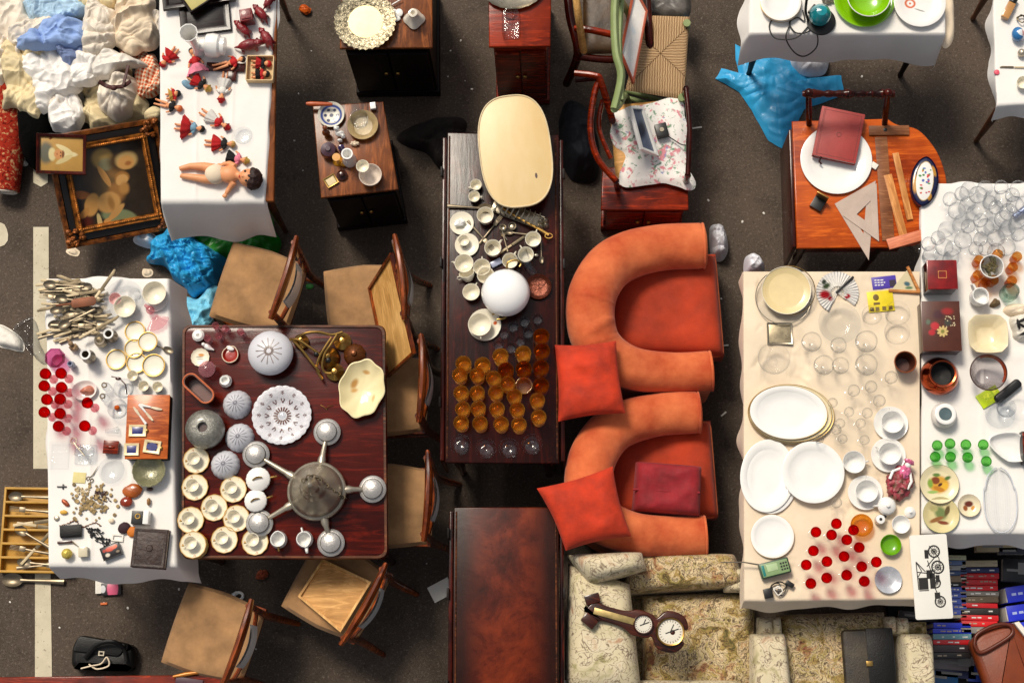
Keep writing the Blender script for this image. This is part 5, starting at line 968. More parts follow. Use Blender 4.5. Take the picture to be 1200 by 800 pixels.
# ------------------------------------------------------------------ dining table things
k4 = lambda zx, zy: (200+zx/3.75, 480+zy/3.75)
single('pot', L([(0, 0), (.02, 0), (.028, .015), (.029, .025), (.02, .036), (.008, .037), (.007, .03), (0, .02)], 24), M_white, 'small round white pot with a dark hole at the table corner', 'pot', loc(232, 392.5, ZT, .03))
cordial = mk_wine('cordial_glass', .0175, .065, M_pinkg, M_pinkg, .55, fr=1.0)
for px, py, lb in [(252.5, 381.5, 'farthest, overhanging the table rim'), (264, 385, 'in the middle of the row'), (256, 393.5, 'nearest the red shell dish'), (282, 389, 'standing apart by the frosted shade'), (243, 396, 'touching the small white pot')]: place('cord', cordial, px, py, ZT, .06, 'tiny pink footed cordial glass ' + lb, 'glass', 'pink cordial glasses')
t = thing('bird_figurine', 'small white china bird by the cordial glasses', 'figurine', loc(244, 407, ZT), -30); b = MB().ell((0, 0, .013), (.024, .013, .013)).ell((-.022, 0, .02), (.01, .009, .009)).tube([(.018, 0, .014), (.036, .002, .014)], [.009, .003], 8); remesh(part('body', b, M_white, t), .002, 2)
place('scalsauc', mk('saucer', pl_prof(.044, .01), blobs('picture_saucer', '#e6dcc4', [(.004, .012, .016, .008, 0, '#c9822c', .5), (-.004, .002, .02, .002, 0, '#55524a', .3), (.0, -.008, .018, .0018, 0, '#55524a', .3)], .25, .3, .04, .003), 40, rip=lambda a, j, r: 1+.025*math.sin(a*14)*(r > .03)), 234.5, 418.5, ZT, .01, 'scalloped ivory saucer with a painted orange motif', 'saucer')
t = thing('glass_jar', 'lidded glass jar with a pink gilt rim', 'jar', loc(242, 432, ZT, .06)); part('body', L([(0, 0), (.03, 0), (.038, .03), (.04, .05), (.036, .052), (.03, .01), (0, .01)], 28), M_glassc, t); part('lid', L([(.04, .053), (.03, .06), (.012, .066), (.011, .074), (0, .076)], 28), M_pinkg, t)
t = thing('planter', 'long terracotta coloured oval planter leaning over the table corner', 'planter', loc(232.5, 455, ZT, .07), -42); o = rrect(.17, .072, .0355, 10); oi = rrect(.158, .06, .0298, 10); n = len(o)
V = [(x*.9, y*.86, .0) for x, y in o]+[(x, y, .068) for x, y in o]+[(x*1.02, y*1.03, .072) for x, y in o]+[(x, y, .072) for x, y in oi]+[(x*.9, y*.85, .008) for x, y in oi]
part('body', MB().add(V, [[j*n+i, j*n+(i+1) % n, (j+1)*n+(i+1) % n, (j+1)*n+i] for j in range(4) for i in range(n)]+[list(range(n))[::-1], [4*n+i for i in range(n)]]), mat('brown_terracotta', '#5e2612', .35, var=.3, coat=.2), t); part('rim', MB().tube([(x*1.005, y*1.005, .073) for x, y in o+o[:1]], .004, 8, cap=False), mat('bright_terracotta', '#c2653a', .35), t)
t = thing('shell_dish', 'little red glazed shell dish with a white spout', 'dish', loc(270.5, 416.5, ZT), 70)
part('dish', L(cup_prof(.037, .02, .6), 30, rip=lambda a, j, r: 1+.14*max(0, math.cos(a))**6), mat('red_glaze', '#9c2412', .2, coat=.4), t); part('rim', MB().tube([(.0375*math.cos(a)*(1+.14*max(0, math.cos(a))**6), .0375*math.sin(a), .02) for a in [i*TAU/30 for i in range(31)]], .0025, 6), M_cream, t); part('handle', MB().ell((.03, .012, .016), (.012, .02, .007)), M_white, t)
jug('milk_jug', 'little white pinched jug by the planter', 'jug', 263.5, 445.5, .04, .026, M_white, M_white, ZT, 9)
# glass shades
t = thing('lamp_shade', 'large frosted glass globe shade with a clear starburst', 'lamp shade', loc(317, 413.5, ZT, .06)); part('globe', L([(.04, 0), (.075, .012), (.1, .04), (.107, .06), (.098, .085), (.07, .105), (.03, .113), (0, .114)], 40), M_frost, t)
st = MB()
for i in range(26): a = TAU*i/26; r1 = .062 if i % 2 else .046; st.tube([(.012*math.cos(a), .012*math.sin(a), .1155), (r1*.6*math.cos(a), r1*.6*math.sin(a), .1115), (r1*math.cos(a), r1*math.sin(a), .1085)], .0022, 5, flat=.5)
part('starburst', st, mat('etched_glass', '#8d7f78', .3), t)
def shell_shade():
    t = thing('lamp_shade', 'x', 'x'); part('shade', L([(.068, 0), (.066, .012), (.055, .035), (.035, .055), (.014, .066), (0, .068)], 112, rip=lambda a, j, r: 1+.035*abs(math.sin(a*7))**.6*(1-.3*j)), M_frost, t, 60)
    rb = MB()
    for i in range(14): a = TAU*i/14; rb.tube([(.004*math.cos(a), .004*math.sin(a), .0695), (.036*math.cos(a), .036*math.sin(a), .0558), (.066*math.cos(a), .066*math.sin(a), .012)], .0016, 5)
    part('ribs', rb, mat('grey_glass_rib', '#8e8c96', .4), t); return t
for px, py, lb in [(276, 472, 'farthest of three, beside the scalloped platter'), (279, 511, 'middle of three, by the platter'), (262, 543, 'nearest the gold rimmed cups')]: place('shsh', shell_shade, px, py, ZT, .05, 'fluted frosted glass lamp shade, ' + lb, 'lamp shade', 'fluted glass shades', px, .98)
t = thing('lamp_shade', 'beaded grey glass globe with a dark hole', 'lamp shade', loc(240, 502.5, ZT, .06)); part('globe', L([(.05, 0), (.08, .02), (.093, .05), (.088, .08), (.06, .108), (.026, .12), (.022, .118), (.022, .09), (0, .09)], 96, rip=lambda a, j, r: 1+.02*math.sin(a*48)), mat('beaded_glass', '#87857c', .18, .35, .35, 60, bump=.8, bscale=130, coat=.5), t, 80); part('hole', L([(0, .1), (.022, .1)], 20), M_brown, t)
# scalloped platter
t = thing('glass_platter', 'scalloped pressed glass platter with a flower pattern', 'platter', loc(330, 486, ZT, .03)); part('plate', L(pl_prof(.137, .03, .55, .006), 120, rip=lambda a, j, r: 1+.03*abs(math.sin(a*12))*(r > .1)), mat('milky_pressed_glass', '#c9c8cd', .25, var=.08, scale=30, coat=.5, bump=.6, bscale=90), t, 60)
pm = MB(); m_ = mat('clear_pattern', '#5a2a1a', .3)
for i in range(12):
    a = TAU*i/12; ca, sa = math.cos(a), math.sin(a); e = lambda r, s_, z: (r*ca-s_*sa, r*sa+s_*ca, z)
    pm.tube([e(.062, 0, .0095), e(.078, .008, .0115), e(.09, 0, .0165)], .002, 5, flat=.4).tube([e(.062, 0, .0095), e(.078, -.008, .0115), e(.09, 0, .0165)], .002, 5, flat=.4).tube([e(.096, 0, .019), e(.118, 0, .026)], .0016, 5, flat=.4)
    for s_ in (-1, 1): pm.tube([e(.1, 0, .0205), e(.108, s_*.008, .024)], .0013, 5, flat=.4).tube([e(.108, 0, .0225), e(.115, s_*.007, .026)], .0013, 5, flat=.4)
for i in range(18): a = TAU*i/18; pm.tube([(.022*math.cos(a), .022*math.sin(a), .0075), (.042*math.cos(a), .042*math.sin(a), .0075)], .0035, 5, flat=.4)
part('pattern', pm, m_, t); part('centre_boss', L([(0, .009), (.012, .008), (.018, .0065)], 20), M_glassc, t)
# brass chandelier lying on its arms
t = thing('chandelier', 'tarnished brass chandelier with bell sockets lying at the far side', 'chandelier', loc(384, 422, ZT)); g3 = lambda x, y, z: tuple(at(320+x/6.4, 375+y/6.4, ZT+z)-t.location)
part('centre_bell', MB().lathe([(0, .07), (.012, .066), (.02, .05), (.045, .03), (.054, .01), (.05, 0), (0, 0)], 30, c=g3(420, 285, 0)), M_brass, t)
for i, (x, y, rr) in enumerate([(215, 165, .036), (525, 165, .042), (470, 395, .042)]): part('socket', MB().lathe([(0, .05), (.012, .048), (.022, .035), (rr, .02), (rr*.95, 0), (0, 0)], 26, c=g3(x, y, 0)), M_brass, t)
for pts in ([(125, 145, .06), (190, 150, .07), (270, 200, .07), (350, 255, .06)], [(160, 150, .06), (240, 100, .08), (340, 90, .08), (440, 110, .07), (520, 90, .06)], [(150, 150, .06), (230, 240, .06), (300, 330, .06), (350, 390, .05)], [(480, 110, .07), (430, 190, .08), (390, 250, .07), (370, 340, .06), (390, 390, .05), (440, 395, .05)], [(440, 130, .07), (380, 220, .07), (340, 300, .06), (330, 370, .05), (370, 445, .04)]): part('arm', MB().tube(cat_rom([g3(*p) for p in pts], 6, False), .0065, 8), M_brass, t)
part('knob', MB().ell(g3(415, 300, .075), (.014, .014, .014)), M_black, t); part('knob', MB().ell(g3(325, 255, .06), (.013, .013, .013)), M_black, t)
t = thing('bell_pull', 'brown ribbed bronze boss beside the cream bowl', 'boss', loc(416, 416, ZT)); part('boss', L([(.046, 0), (.05, .015), (.038, .032), (.014, .04), (.01, .05), (0, .052)], 72, rip=lambda a, j, r: 1+.07*abs(math.sin(a*5))), mat('bronze', '#6b3a14', .35, .6, .3), t)
t = thing('serving_bowl', 'deep cream oval bowl with a scalloped rim and faded flowers', 'bowl', loc(424, 455, ZT, .05), -12)
rp = lambda a, j, r: (1+.035*math.cos(a*8))*(1-.26*abs(math.cos(a))**1.5 if False else 1); mb = L([(0, 0), (.05, 0), (.075, .015), (.1, .042), (.109, .055), (.104, .057), (.095, .044), (.068, .018), (.04, .008), (0, .007)], 80, rip=rp)
for v in mb.v: v.x *= .98; v.y *= 1.28
part('bowl', mb, blobs('flower_transfer_china', '#e4d6a8', [(-.045, .02, .016, .03, -20, '#b98a4a', .6), (-.04, -.01, .02, .012, 30, '#c79a5a', .7), (.0, .085, .02, .012, 0, '#c79a5a', .6), (.06, -.03, .008, .02, 0, '#cfae76', .7)], .2, .4, .04, .012), t, 60)
# pewter chandelier
c0 = loc(371, 575, ZT, .06); t = thing('chandelier', 'big pewter chandelier with five white socket cups lying among the china', 'chandelier', c0)
part('body', L([(0, .0), (.07, .0), (.112, .02), (.127, .05), (.124, .066), (.112, .072), (.114, .08), (.098, .115), (.062, .165), (.052, .18), (.052, .2), (.04, .215), (.028, .235), (.036, .25), (.03, .27), (.014, .285), (.01, .3), (0, .305)], 56), M_pewter, t, 60).scale = (1.09, 1.09, 1)
chn = MB(); pts = cat_rom([(-.03, .02, .28), (.0, .045, .25), (.035, .03, .205), (.075, .0, .15), (.108, -.02, .1), (.132, -.035, .06)], 6, False)
for i, p in enumerate(pts[::2]):
    a0 = i*1.57; chn.tube([(p[0]+.01*math.cos(q*.7)*(.8), p[1]+.008*math.sin(q*.7)*math.cos(a0), p[2]+.004+.008*math.sin(q*.7)*math.sin(a0)) for q in range(10)], .0028, 6)
part('chain', chn, M_steel, t)
for i, (x, y) in enumerate([(382.5, 505), (299, 531.5), (436, 572), (303, 612), (387, 635)]):
    e = at(x, y, ZT+.05)-c0; e = Vector((e.x, e.y, 0)); d = e.normalized(); s0 = d*.1; ea = e-d*.03
    part('arm', MB().tube([tuple(s0+Vector((0, 0, .045))), tuple(d*.15+Vector((0, 0, .05))), tuple(d*.17+Vector((0, 0, .045))), tuple(ea+Vector((0, 0, .03)))], [.018, .02, .014, .009], 12), M_pewter, t)
    cu = part('socket_cup', MB().lathe([(0, 0), (.045, 0), (.06, .012), (.0635, .026), (.055, .034), (.046, .036), (.045, .046), (.032, .054), (.012, .058), (0, .058)], 40, c=e, rip=lambda a, j, r: 1+.012*math.sin(a*20)*(r < .05)), mat('whitened_metal', '#bdb9b4', .3, .55, .12, 40, bump=.25, bscale=120), t)
    part('cup_rim', MB().lathe([(.046, .037), (.0475, .038), (.048, .044), (.0455, .046)], 40, c=e, closed=True), M_steel, cu)
# gold rimmed cups and saucers
def gsaucer():
    return part('saucer', L(pl_prof(.0625, .014, .5), 56, rip=lambda a, j, r: 1+.018*math.cos(a*12)*(r > .045)), M_gsc, None, 60)
t = NT('gilt_sprig_china'); v = t.coord((1, 1, 1), rnd=False); vl = t.n('ShaderNodeVectorMath', operation='LENGTH'); t.l(v, vl.inputs[0])
c = t.ramp(vl.outputs['Value'], [(.026, hx('#ece7da')), (.036, hx('#ece4cd')), (.0585, hx('#e9dfc0')), (.0592, hx('#b98a3a'))]); sp = t.ramp(t.noise(v, 55, 3, .6), [(.62, (0, 0, 0)), (.67, (.85,)*3)]); rg_ = t.ramp(vl.outputs['Value'], [(.03, (0, 0, 0)), (.04, (1, 1, 1)), (.057, (1, 1, 1)), (.06, (0, 0, 0))])
c = t.mix(t.math('MULTIPLY', sp, rg_), c, hx('#b0703a')); M_gsc = t.bsdf(c, .18, 0, .5, None, .4)
gcup = mk_cup('teacup', .031, .036, M_ivory, M_gold, .6, .012, rad=.0022)
for px, py, w in [(230, 539, 'under the fluted shade'), (228.5, 570.5, 'at the table edge, second from the fluted shade'), (273.5, 573, 'beside the farther sugar bowl'), (251, 594.5, 'in the middle of the set'), (223.5, 609, 'at the table edge, third from the fluted shade'), (277, 607, 'half under a pewter socket cup'), (263, 632, 'in the near row, middle'), (299, 634.5, 'in the near row beside the creamer')]:
    place('gs', gsaucer, px, py, ZT, .012, 'gold rimmed ivory saucer ' + w, 'saucer', 'gold rimmed saucers'); place('gc', gcup, px-3.2, py-2.4, ZT+.007, .036, 'pale ivory teacup on the saucer ' + w, 'cup', 'ivory teacups', 200)
for i in range(3): place('gs', gsaucer, 228.5-i*1.2, 639.5-i*.8, ZT+i*.012, .012, ['lowest', 'middle', 'topmost'][i] + ' gold rimmed saucer in the stack at the table corner', 'saucer', 'gold rimmed saucers')
place('gc', gcup, 223, 635.5, ZT+.032, .036, 'pale ivory teacup on the stacked corner saucers', 'cup', 'ivory teacups', 200)
def sugar():
    t = thing('sugar_bowl', 'x', 'x'); part('body', L([(0, 0), (.032, 0), (.034, .006), (.054, .035), (.056, .05), (.05, .058)], 72, rip=lambda a, j, r: 1+.03*abs(math.sin(a*9))*(1 if r > .036 else 0)), M_white, t, 60); part('lid', L([(.05, .0585), (.04, .066), (.02, .074), (0, .076)], 40), M_white, t, 60)
    part('finial', MB().tube([(-.022, -.004, .078), (0, .006, .086), (.024, .002, .078)], [.003, .005, .003], 8), M_gold, t); part('handle', MB().tube([(.054, 0, .045), (.075, 0, .05), (.085, .004, .042)], .005, 8), M_gold, t); return t
place('sug', sugar, 302, 561, ZT, .06, 'lidded white sugar bowl with a gold handle, farther one', 'sugar bowl', None, 8); place('sug', None, 299, 586, ZT, .06, 'lidded white sugar bowl with gold handles, nearer one', 'sugar bowl', None, 14, .92)
def creamer(lb, px, py, rz, tall):
    t = thing('creamer', lb, 'creamer', loc(px, py, ZT, .06), rz); part('body', L([(0, 0), (.024, 0), (.038, .02), (.04, .035), (.032, .055), (.034, .064), (.031, .064), (.028, .055), (.034, .035), (0, .012)], 40, rip=lambda a, j, r: 1+.16*max(0, math.cos(a))**8*(j > .4)), M_white, t, 60); part('handle', MB().tube([(-.032, 0, .055), (-.052, 0, .05), (-.055, 0, .035), (-.036, 0, .022)], .0045, 8), M_gold if not tall else M_white, t)
    if tall: part('spout', MB().tube([(.03, 0, .03), (.05, 0, .05), (.064, 0, .066)], [.011, .008, .006], 10), M_white, t)
creamer('white creamer with a pinched lip and gold handle', 325.5, 631.5, 95, 0); creamer('white coffee pot without its lid, handle toward the urn', 356, 631, -75, 1)
single('thread', MB().tube(cat_rom([(-.03, .01, .003), (-.012, 0, .004), (0, -.01, .003), (.008, .004, .01), (.03, .006, .003)], 6, False), .0016, 5), M_brass, 'bent gold wire lying on bare mahogany', 'wire', loc(383, 477, ZT))
# ------------------------------------------------------------------ bedside cabinet and tall cabinets
ZC = .643
t = thing('plate', 'blue and white patterned plate with a wooden handle across it', 'plate', loc(388, 134, ZC, .02)); part('dish', L(pl_prof(.066, .02, .65), 40), blobs('blue_pattern_china', '#d9d4c4', [(0, 0, .055, .055, 0, '#273f86', .1), (0, 0, .044, .044, 0, '#d5d0c0', .15)]+[(.03*math.cos(i*1.05), .03*math.sin(i*1.05), .009, .009, 0, '#20264a', .3) for i in range(6)]+[(0, 0, .011, .011, 0, '#20264a', .3)], .2, .4, .05, .004), t)
single('rolling_pin', MB().tube([(-.06, 0, 0), (-.04, 0, 0), (-.02, 0, 0), (.05, .0, 0), (.07, 0, 0)], [.008, .012, .012, .01, .007], 14), mat('orange_handle', '#a84a1c', .4, var=.2), 'turned orange wooden handle laid over the blue plate', 'handle', loc(373, 122, ZC+.04), -2)
t = thing('cake_stand', 'pressed glass dish with a glass jar standing on it', 'dish', loc(425, 146, ZC, .03)); part('dish', L(pl_prof(.076, .028, .6), 64, rip=lambda a, j, r: 1+.01*math.sin(a*30)), mat('straw_glass', '#b39a6c', .15, .1, .25, 30, bump=.5, bscale=80, coat=.6), t)
single('glass_jar', L(tum_prof(.038, .045, .06, .004), 36), M_glassc, 'round glass jar standing in the pressed glass dish', 'jar', loc(421, 139, ZC+.008, .05)); single('stone_block', MB().box((0, 0, .013), (.028, .034, .026), 8, .003), M_white, 'small white block at the cabinet corner', 'block', loc(437, 124, ZC, .02))
single('bird_figurine', MB().ell((0, 0, .03), (.02, .016, .03)).ell((0, .012, .07), (.013, .012, .013)), mat('orange_brown_figure', '#7a3a10', .3, var=.5, scale=30, coat=.3), 'orange brown bird figurine by the blue plate', 'figurine', loc(383, 158, ZC))
single('poodle_figurine', MB().ell((0, 0, .03), (.022, .014, .018), lump=.3, lf=3).ell((-.014, .02, .05), (.014, .012, .016), lump=.3, lf=3).ell((.018, -.014, .03), (.012, .01, .02), lump=.3, lf=3).ell((0, -.03, .015), (.012, .009, .015), lump=.3), M_white, 'white curly poodle figurine in the middle of the cabinet', 'figurine', loc(399, 159, ZC))
single('glass_jar', L([(0, 0), (.03, 0), (.042, .03), (.036, .055), (.014, .06), (.012, .07), (0, .07)], 30), mat('violet_glass', '#3a1a26', .12, .1, .3, coat=.6), 'dark violet lidded glass jar', 'jar', loc(385, 176, ZC, .04)); single('scent_bottle', L([(0, 0), (.015, 0), (.016, .04), (.007, .05), (.006, .065), (0, .066)], 18), mat('blue_violet_glass', '#34305e', .12, coat=.5), 'slim blue violet bottle below the poodle', 'bottle', loc(401, 176, ZC))
single('shell', MB().ell((0, 0, .01), (.022, .012, .012), lump=.5, seed=6, lf=3), M_cream, 'cream spiky shell on bare walnut', 'shell', loc(416, 169, ZC)); single('vase', L([(0, 0), (.034, 0), (.036, .025), (.026, .06), (.02, .09), (.026, .115), (.028, .12), (.022, .12), (.015, .09), (0, .07)], 30), M_white, 'white narrow waisted vase leaning beside the cup', 'vase', loc(410, 189, ZC))
single('candlestick', MB().lathe([(0, 0), (.026, 0), (.02, .01), (.008, .02), (.01, .05), (.018, .06), (.02, .066), (0, .066)], 22).ell((.03, -.02, .012), (.018, .012, .012)), mat('yellow_glaze', '#c98a1c', .2, coat=.4), 'stubby mustard yellow candlestick', 'candlestick', loc(396, 189, ZC)); picframe('picture_frame', 'tiny gold frame standing askew at the cabinet corner', 388, 212.5, ZC, .062, .055, 32, .012, .009, M_gold, M_ylw)
single('knob', L([(0, 0), (.026, 0), (.027, .01), (.014, .018), (.014, .03), (.008, .036), (0, .037)], 24), M_brown, 'brown turned knob beside the tiny gold frame', 'knob', loc(401, 206, ZC)); place('cpot', mk('bowl', cup_prof(.056, .055, .55), mat('pink_sprig_china', '#e2d3c4', .2, var=.12, scale=20, coat=.4)), 434, 205, ZC, .05, 'white bowl with pink sprigs and small feet', 'bowl'); place('wcup', mk('cup', cup_prof(.032, .035, .55), M_ivory), 425, 195, ZC+.056, .03, 'small cream cup tipped on the rim of the sprigged bowl', 'cup')
t = thing('plate', 'large pierced gold plate with a silvered scalloped border', 'plate', loc(428, 25, .725, .03)); part('well', L([(0, .012), (.06, .012), (.072, .016), (.085, .024)], 60), mat('silvered_gold', '#a89a70', .3, .7, .15), t); part('well_rim', L([(.07, .018), (.075, .024), (.08, .019)], 60, closed=True), mat('pale_gold', '#d6bd78', .2, 1, .1), t)
part('border', L([(.085, .024), (.13, .034), (.152, .04), (.148, .036), (.085, .02)], 160, closed=True, rip=lambda a, j, r: 1+.02*math.sin(a*32)*(r > .12)), mat('pierced_gold', '#b3a88c', .3, .8, .6, 60, bump=1, bscale=75, col2='#3c3220'), t, 80); part('foot', L([(.05, 0), (.06, .0115)], 30, closed=True), M_gold, t)
t = thing('table_lamp_base', 'white china lamp base shaped like a flower', 'lamp base', loc(484, 16, .725, .08)); part('base', L([(0, 0), (.045, 0), (.05, .01), (.035, .035), (.02, .06), (.018, .08), (.022, .09), (.012, .092), (0, .07)], 50, rip=lambda a, j, r: 1+.12*math.cos(a*4)*(1-j)), mat('flower_china', '#dcd3c2', .2, var=.15, scale=30, coat=.4), t)
single('butterfly_dish', MB().ell((-.014, .012, .01), (.022, .018, .008)).ell((.016, .008, .01), (.02, .022, .008)).ell((0, -.022, .01), (.024, .016, .008)).tube([(-.02, .05, .012), (.03, .08, .015)], .003, 6), M_white, 'white petal shaped china dish beside the gold plate', 'dish', loc(464, 18, .725))
t = thing('decanter', 'square clear glass decanter on the tall red cabinet', 'decanter', loc(599, 27, .864, .08)); part('body', MB().prism(rrect(.088, .12, .02), 0, .09, .012), M_glassc, t); part('neck', L([(.02, .088), (.022, .1), (.034, .115), (.036, .12), (.03, .121), (.016, .1), (.014, .09)], 26, c=(0, .03, 0), closed=True), M_glassc, t)
o = single('tray', L([(0, .003), (.11, .003), (.118, .008), (.132, .014), (.136, .02), (.132, .018), (.115, .005), (0, 0)], 60, rip=lambda a, j, r: 1+.01*math.sin(a*40)*(r > .12)), M_silver, 'oval silver tray at the far end of the tall cabinet', 'tray', loc(601, -12, .866)); o.scale = (1.1, .8, 1)
# ------------------------------------------------------------------ long table of cups and amber glasses
ZL = .742
g1 = lambda x, y: (510+x/4.444, 190+y/4.444); g2 = lambda x, y: (510+x/3.2, 350+y/3.2)
for (x, y), lb in zip([(106, 243), (178, 248), (245, 215), (330, 205), (92, 285), (158, 285), (219, 297), (272, 318), (97, 352), (157, 352), (227, 350), (297, 365), (103, 412), (161, 410), (232, 412), (308, 415), (97, 464), (168, 466), (247, 468), (314, 471), (383, 380), (388, 443)],
    ['first in the farthest row', 'second in the farthest row', 'third in the farthest row', 'fourth in the farthest row', 'first in the second row', 'second in the second row', 'third in the second row', 'fourth in the second row, by the thick amber bowl', 'first in the third row', 'second in the third row', 'third in the third row', 'fourth in the third row', 'first in the fourth row', 'second in the fourth row', 'third in the fourth row', 'fourth in the fourth row', 'first in the row behind the clear coupes', 'second in the row behind the clear coupes', 'third in the row behind the clear coupes', 'fourth in the row behind the clear coupes', 'set apart below the thick amber bowl', 'last before the table edge beside the clear coupes']):
    place('amb', mk_wine('amber_goblet', .036, .1, M_amber, M_amber, .6, fr=.85), *g2(x, y), ZL, .1, 'amber glass goblet ' + lb, 'goblet', 'amber goblets on the long table', 0, 1 if y > 260 else 1.05)
for (x, y), lb in zip([(398, 140), (400, 195), (265, 268), (332, 262), (397, 258), (397, 325)], ['farthest along the edge moulding', 'second along the edge moulding', 'behind the thick amber bowl', 'between the thick bowl and the clear tumblers', 'third along the edge moulding', 'nearest along the edge moulding']): place('ambd', mk_wine('dark_goblet', .038, .11, M_amberd, M_amberd, .6, fr=.85), *g2(x, y), ZL, .11, 'dark amber glass goblet ' + lb, 'goblet', 'dark amber goblets')
place('tha', mk('amber_bowl', tum_prof(.03, .04, .06, .005), M_amber), *g2(333, 325), ZL, .06, 'thick rimmed amber glass bowl among the goblets', 'bowl')
for (x, y), lb in zip([(95, 545), (190, 560), (277, 560), (363, 545)], ['first', 'second', 'third', 'fourth']): place('coup', lambda: (lambda t: (part('stem', L([(0, 0), (.032, 0), (.032, .0015), (.008, .006), (.004, .015), (.004, .06), (0, .065)], 22), M_glass, t, 60), part('bowl', L([(0, .065), (.02, .068), (.042, .085), (.048, .1), (.0465, .1), (.04, .086), (.018, .07), (0, .068)], 32), M_glassc, t, 60), t)[-1])(thing('champagne_coupe', 'x', 'x')), *g2(x, y), ZL, .1, 'clear wide champagne coupe, ' + lb + ' from the aisle in the near row', 'coupe', 'clear champagne coupes')
for i, (x, y) in enumerate([(257, 130), (292, 104), (335, 85), (384, 75), (349, 127), (318, 158), (237, 174), (284, 183)]): place('ctm', mk('tumbler', tum_prof(.02, .025, .055), M_glassc, 24), *g2(x, y), ZL, .055, ['clear tumbler next to the cup and saucer', 'clear tumbler second from the cup and saucer', 'clear tumbler third from the cup and saucer', 'clear tumbler nearest the edge moulding', 'clear tumbler with a bluish rim in the inner row', 'clear tumbler in the middle of the cluster', 'clear tumbler nearest the far amber goblets', 'clear tumbler touching the third amber goblet'][i], 'tumbler', 'small clear tumblers')
def redmark(t): part('lettering', MB().grid(lambda u, v: (.0405*math.sin((u-.5)*1.2), -.0405*math.cos((u-.5)*1.2), .022+.014*v), 14, 2), M_mark, t)
t = NT('red_lettering'); v = t.coord((1, 1, 1), rnd=False); M_mark = t.bsdf(t.mix(t.math('GREATER_THAN', t.noise(v, 170, 2, .5), .5), hx('#e0d6c4'), hx('#a8201c')), .3)
mugc = lambda: mk_cup('mug', .0405, .052, M_ivory, None, .85, .02, redmark)
place('mug', mugc(), *g1(260, 275), ZL, .052, 'cream mug with red lettering by the tilted board', 'mug', None, 40); place('mug', None, *g1(300, 445), ZL, .052, 'cream mug with red lettering in the middle of the cups', 'mug', None, 45)
plc = mk_cup('mug', .038, .05, M_ivory, None, .8, .018); sml = mk_cup('cup', .028, .036, M_ivory, None, .7, .012)
for x, y, lb, r in [(510, 400, 'plain cream mug nearest the copper dish edge, farther', 70), (472, 480, 'plain cream mug second from the edge moulding', 120), (390, 512, 'plain cream mug behind the white globe', 60)]: place('pmug', plc, *g1(x, y), ZL, .05, lb, 'mug', 'plain cream mugs', r)
for x, y, lb, r in [(150, 527, 'wide cream cup below the stacked saucers', 170), (243, 545, 'cream cup between the wide cup and the globe', 90), (263, 588, 'cream cup half hidden by the white globe', 110), (187, 675, 'cream cup nearest the white globe lower side', 60)]: place('cupm', mk_cup('cup', .042, .045, M_ivory, None, .6, .014), *g1(x, y), ZL, .045, lb, 'cup', 'cream cups on the long table', r, 1.08 if x == 150 else .98)
o = place('cupm', None, *g1(172, 600), ZL+.012, .03, 'cream cup tipped on its side', 'cup', 'cream cups on the long table', 200, .9); o.rotation_euler.x = R(38)
place('smc', sml, *g1(212, 117), ZL, .036, 'small cream cup farthest along, by the tilted board', 'cup', 'small cups by the board', 200); place('smc', None, *g1(203, 178), ZL, .036, 'small cream cup with a handle, nearer the spoon', 'cup', 'small cups by the board', 0)
for x, y, lb in [(138, 318, 'cream saucer holding a scrap, farther of two'), (165, 430, 'cream saucer holding a tiny pot, nearer of two')]: place('lsau', mk('saucer', pl_prof(.058, .012, .55), M_ivory), *g1(x, y), ZL, .012, lb, 'saucer', 'two cream saucers')
single('china_scrap', MB().ell((0, 0, .012), (.028, .018, .012), lump=.4, seed=2, lf=3), M_white, 'white china lid lying in the farther saucer', 'lid', loc(*g1(130, 318), ZL+.008), 20); t = thing('cream_pot', 'tiny cream pot with a brown crest in the nearer saucer', 'pot', loc(*g1(150, 415), ZL+.006)); part('body', L(cup_prof(.028, .03, .7), 24), M_ivory, t); part('crest', MB().box((.002, -.029, .016), (.016, .003, .014), 0, .001), M_brown, t)
place('bsau', mk('saucer', pl_prof(.078, .016, .55), blobs('crest_saucer', '#e3dcc9', [(.05, .01, .01, .01, 0, '#b5542c', .3), (-.055, .0, .004, .03, 0, '#b59a6a', .4)], .2, .4, .04, .004)), 568, 380.5, ZL, .014, 'cream saucer with a small red crest', 'saucer'); place('bcup', mk_cup('cup', .055, .05, M_ivory, M_ivory, .55, .016), 562, 380, ZL+.008, .05, 'big cream cup on the crested saucer', 'cup', None, -85)
t = thing('globe_shade', 'round white glass globe lamp shade among the cups', 'lamp shade', loc(592.5, 343, ZL, .07)); part('globe', MB().lathe([(.05, 0), (.085, .02), (.112, .055), (.115, .075), (.1, .11), (.06, .138), (.02, .147), (0, .148)], 44), mat('opal_glass', '#efeeec', .12, var=.02, coat=.5), t, 60)
for x, y, lb, a in [(405, 548, 'loose gold cup handle above the white globe', 10)]: single('gold_loop', MB().tube(cat_rom([(-.03, -.012, .05), (-.02, .014, .055), (.02, .018, .055), (.04, .0, .05), (.03, -.016, .05)], 6, False), .005, 8), M_gold, lb, 'handle', loc(*g1(x, y), ZL), a)
single('gold_loop', MB().tube(cat_rom([(-.03, .01, .045), (0, .016, .05), (.032, .006, .05), (.026, -.014, .048), (-.01, -.016, .045)], 6, False), .005, 8), M_gold, 'gold loop handle between the big cup and the globe', 'handle', loc(*g2(240, 72), ZL), 5)
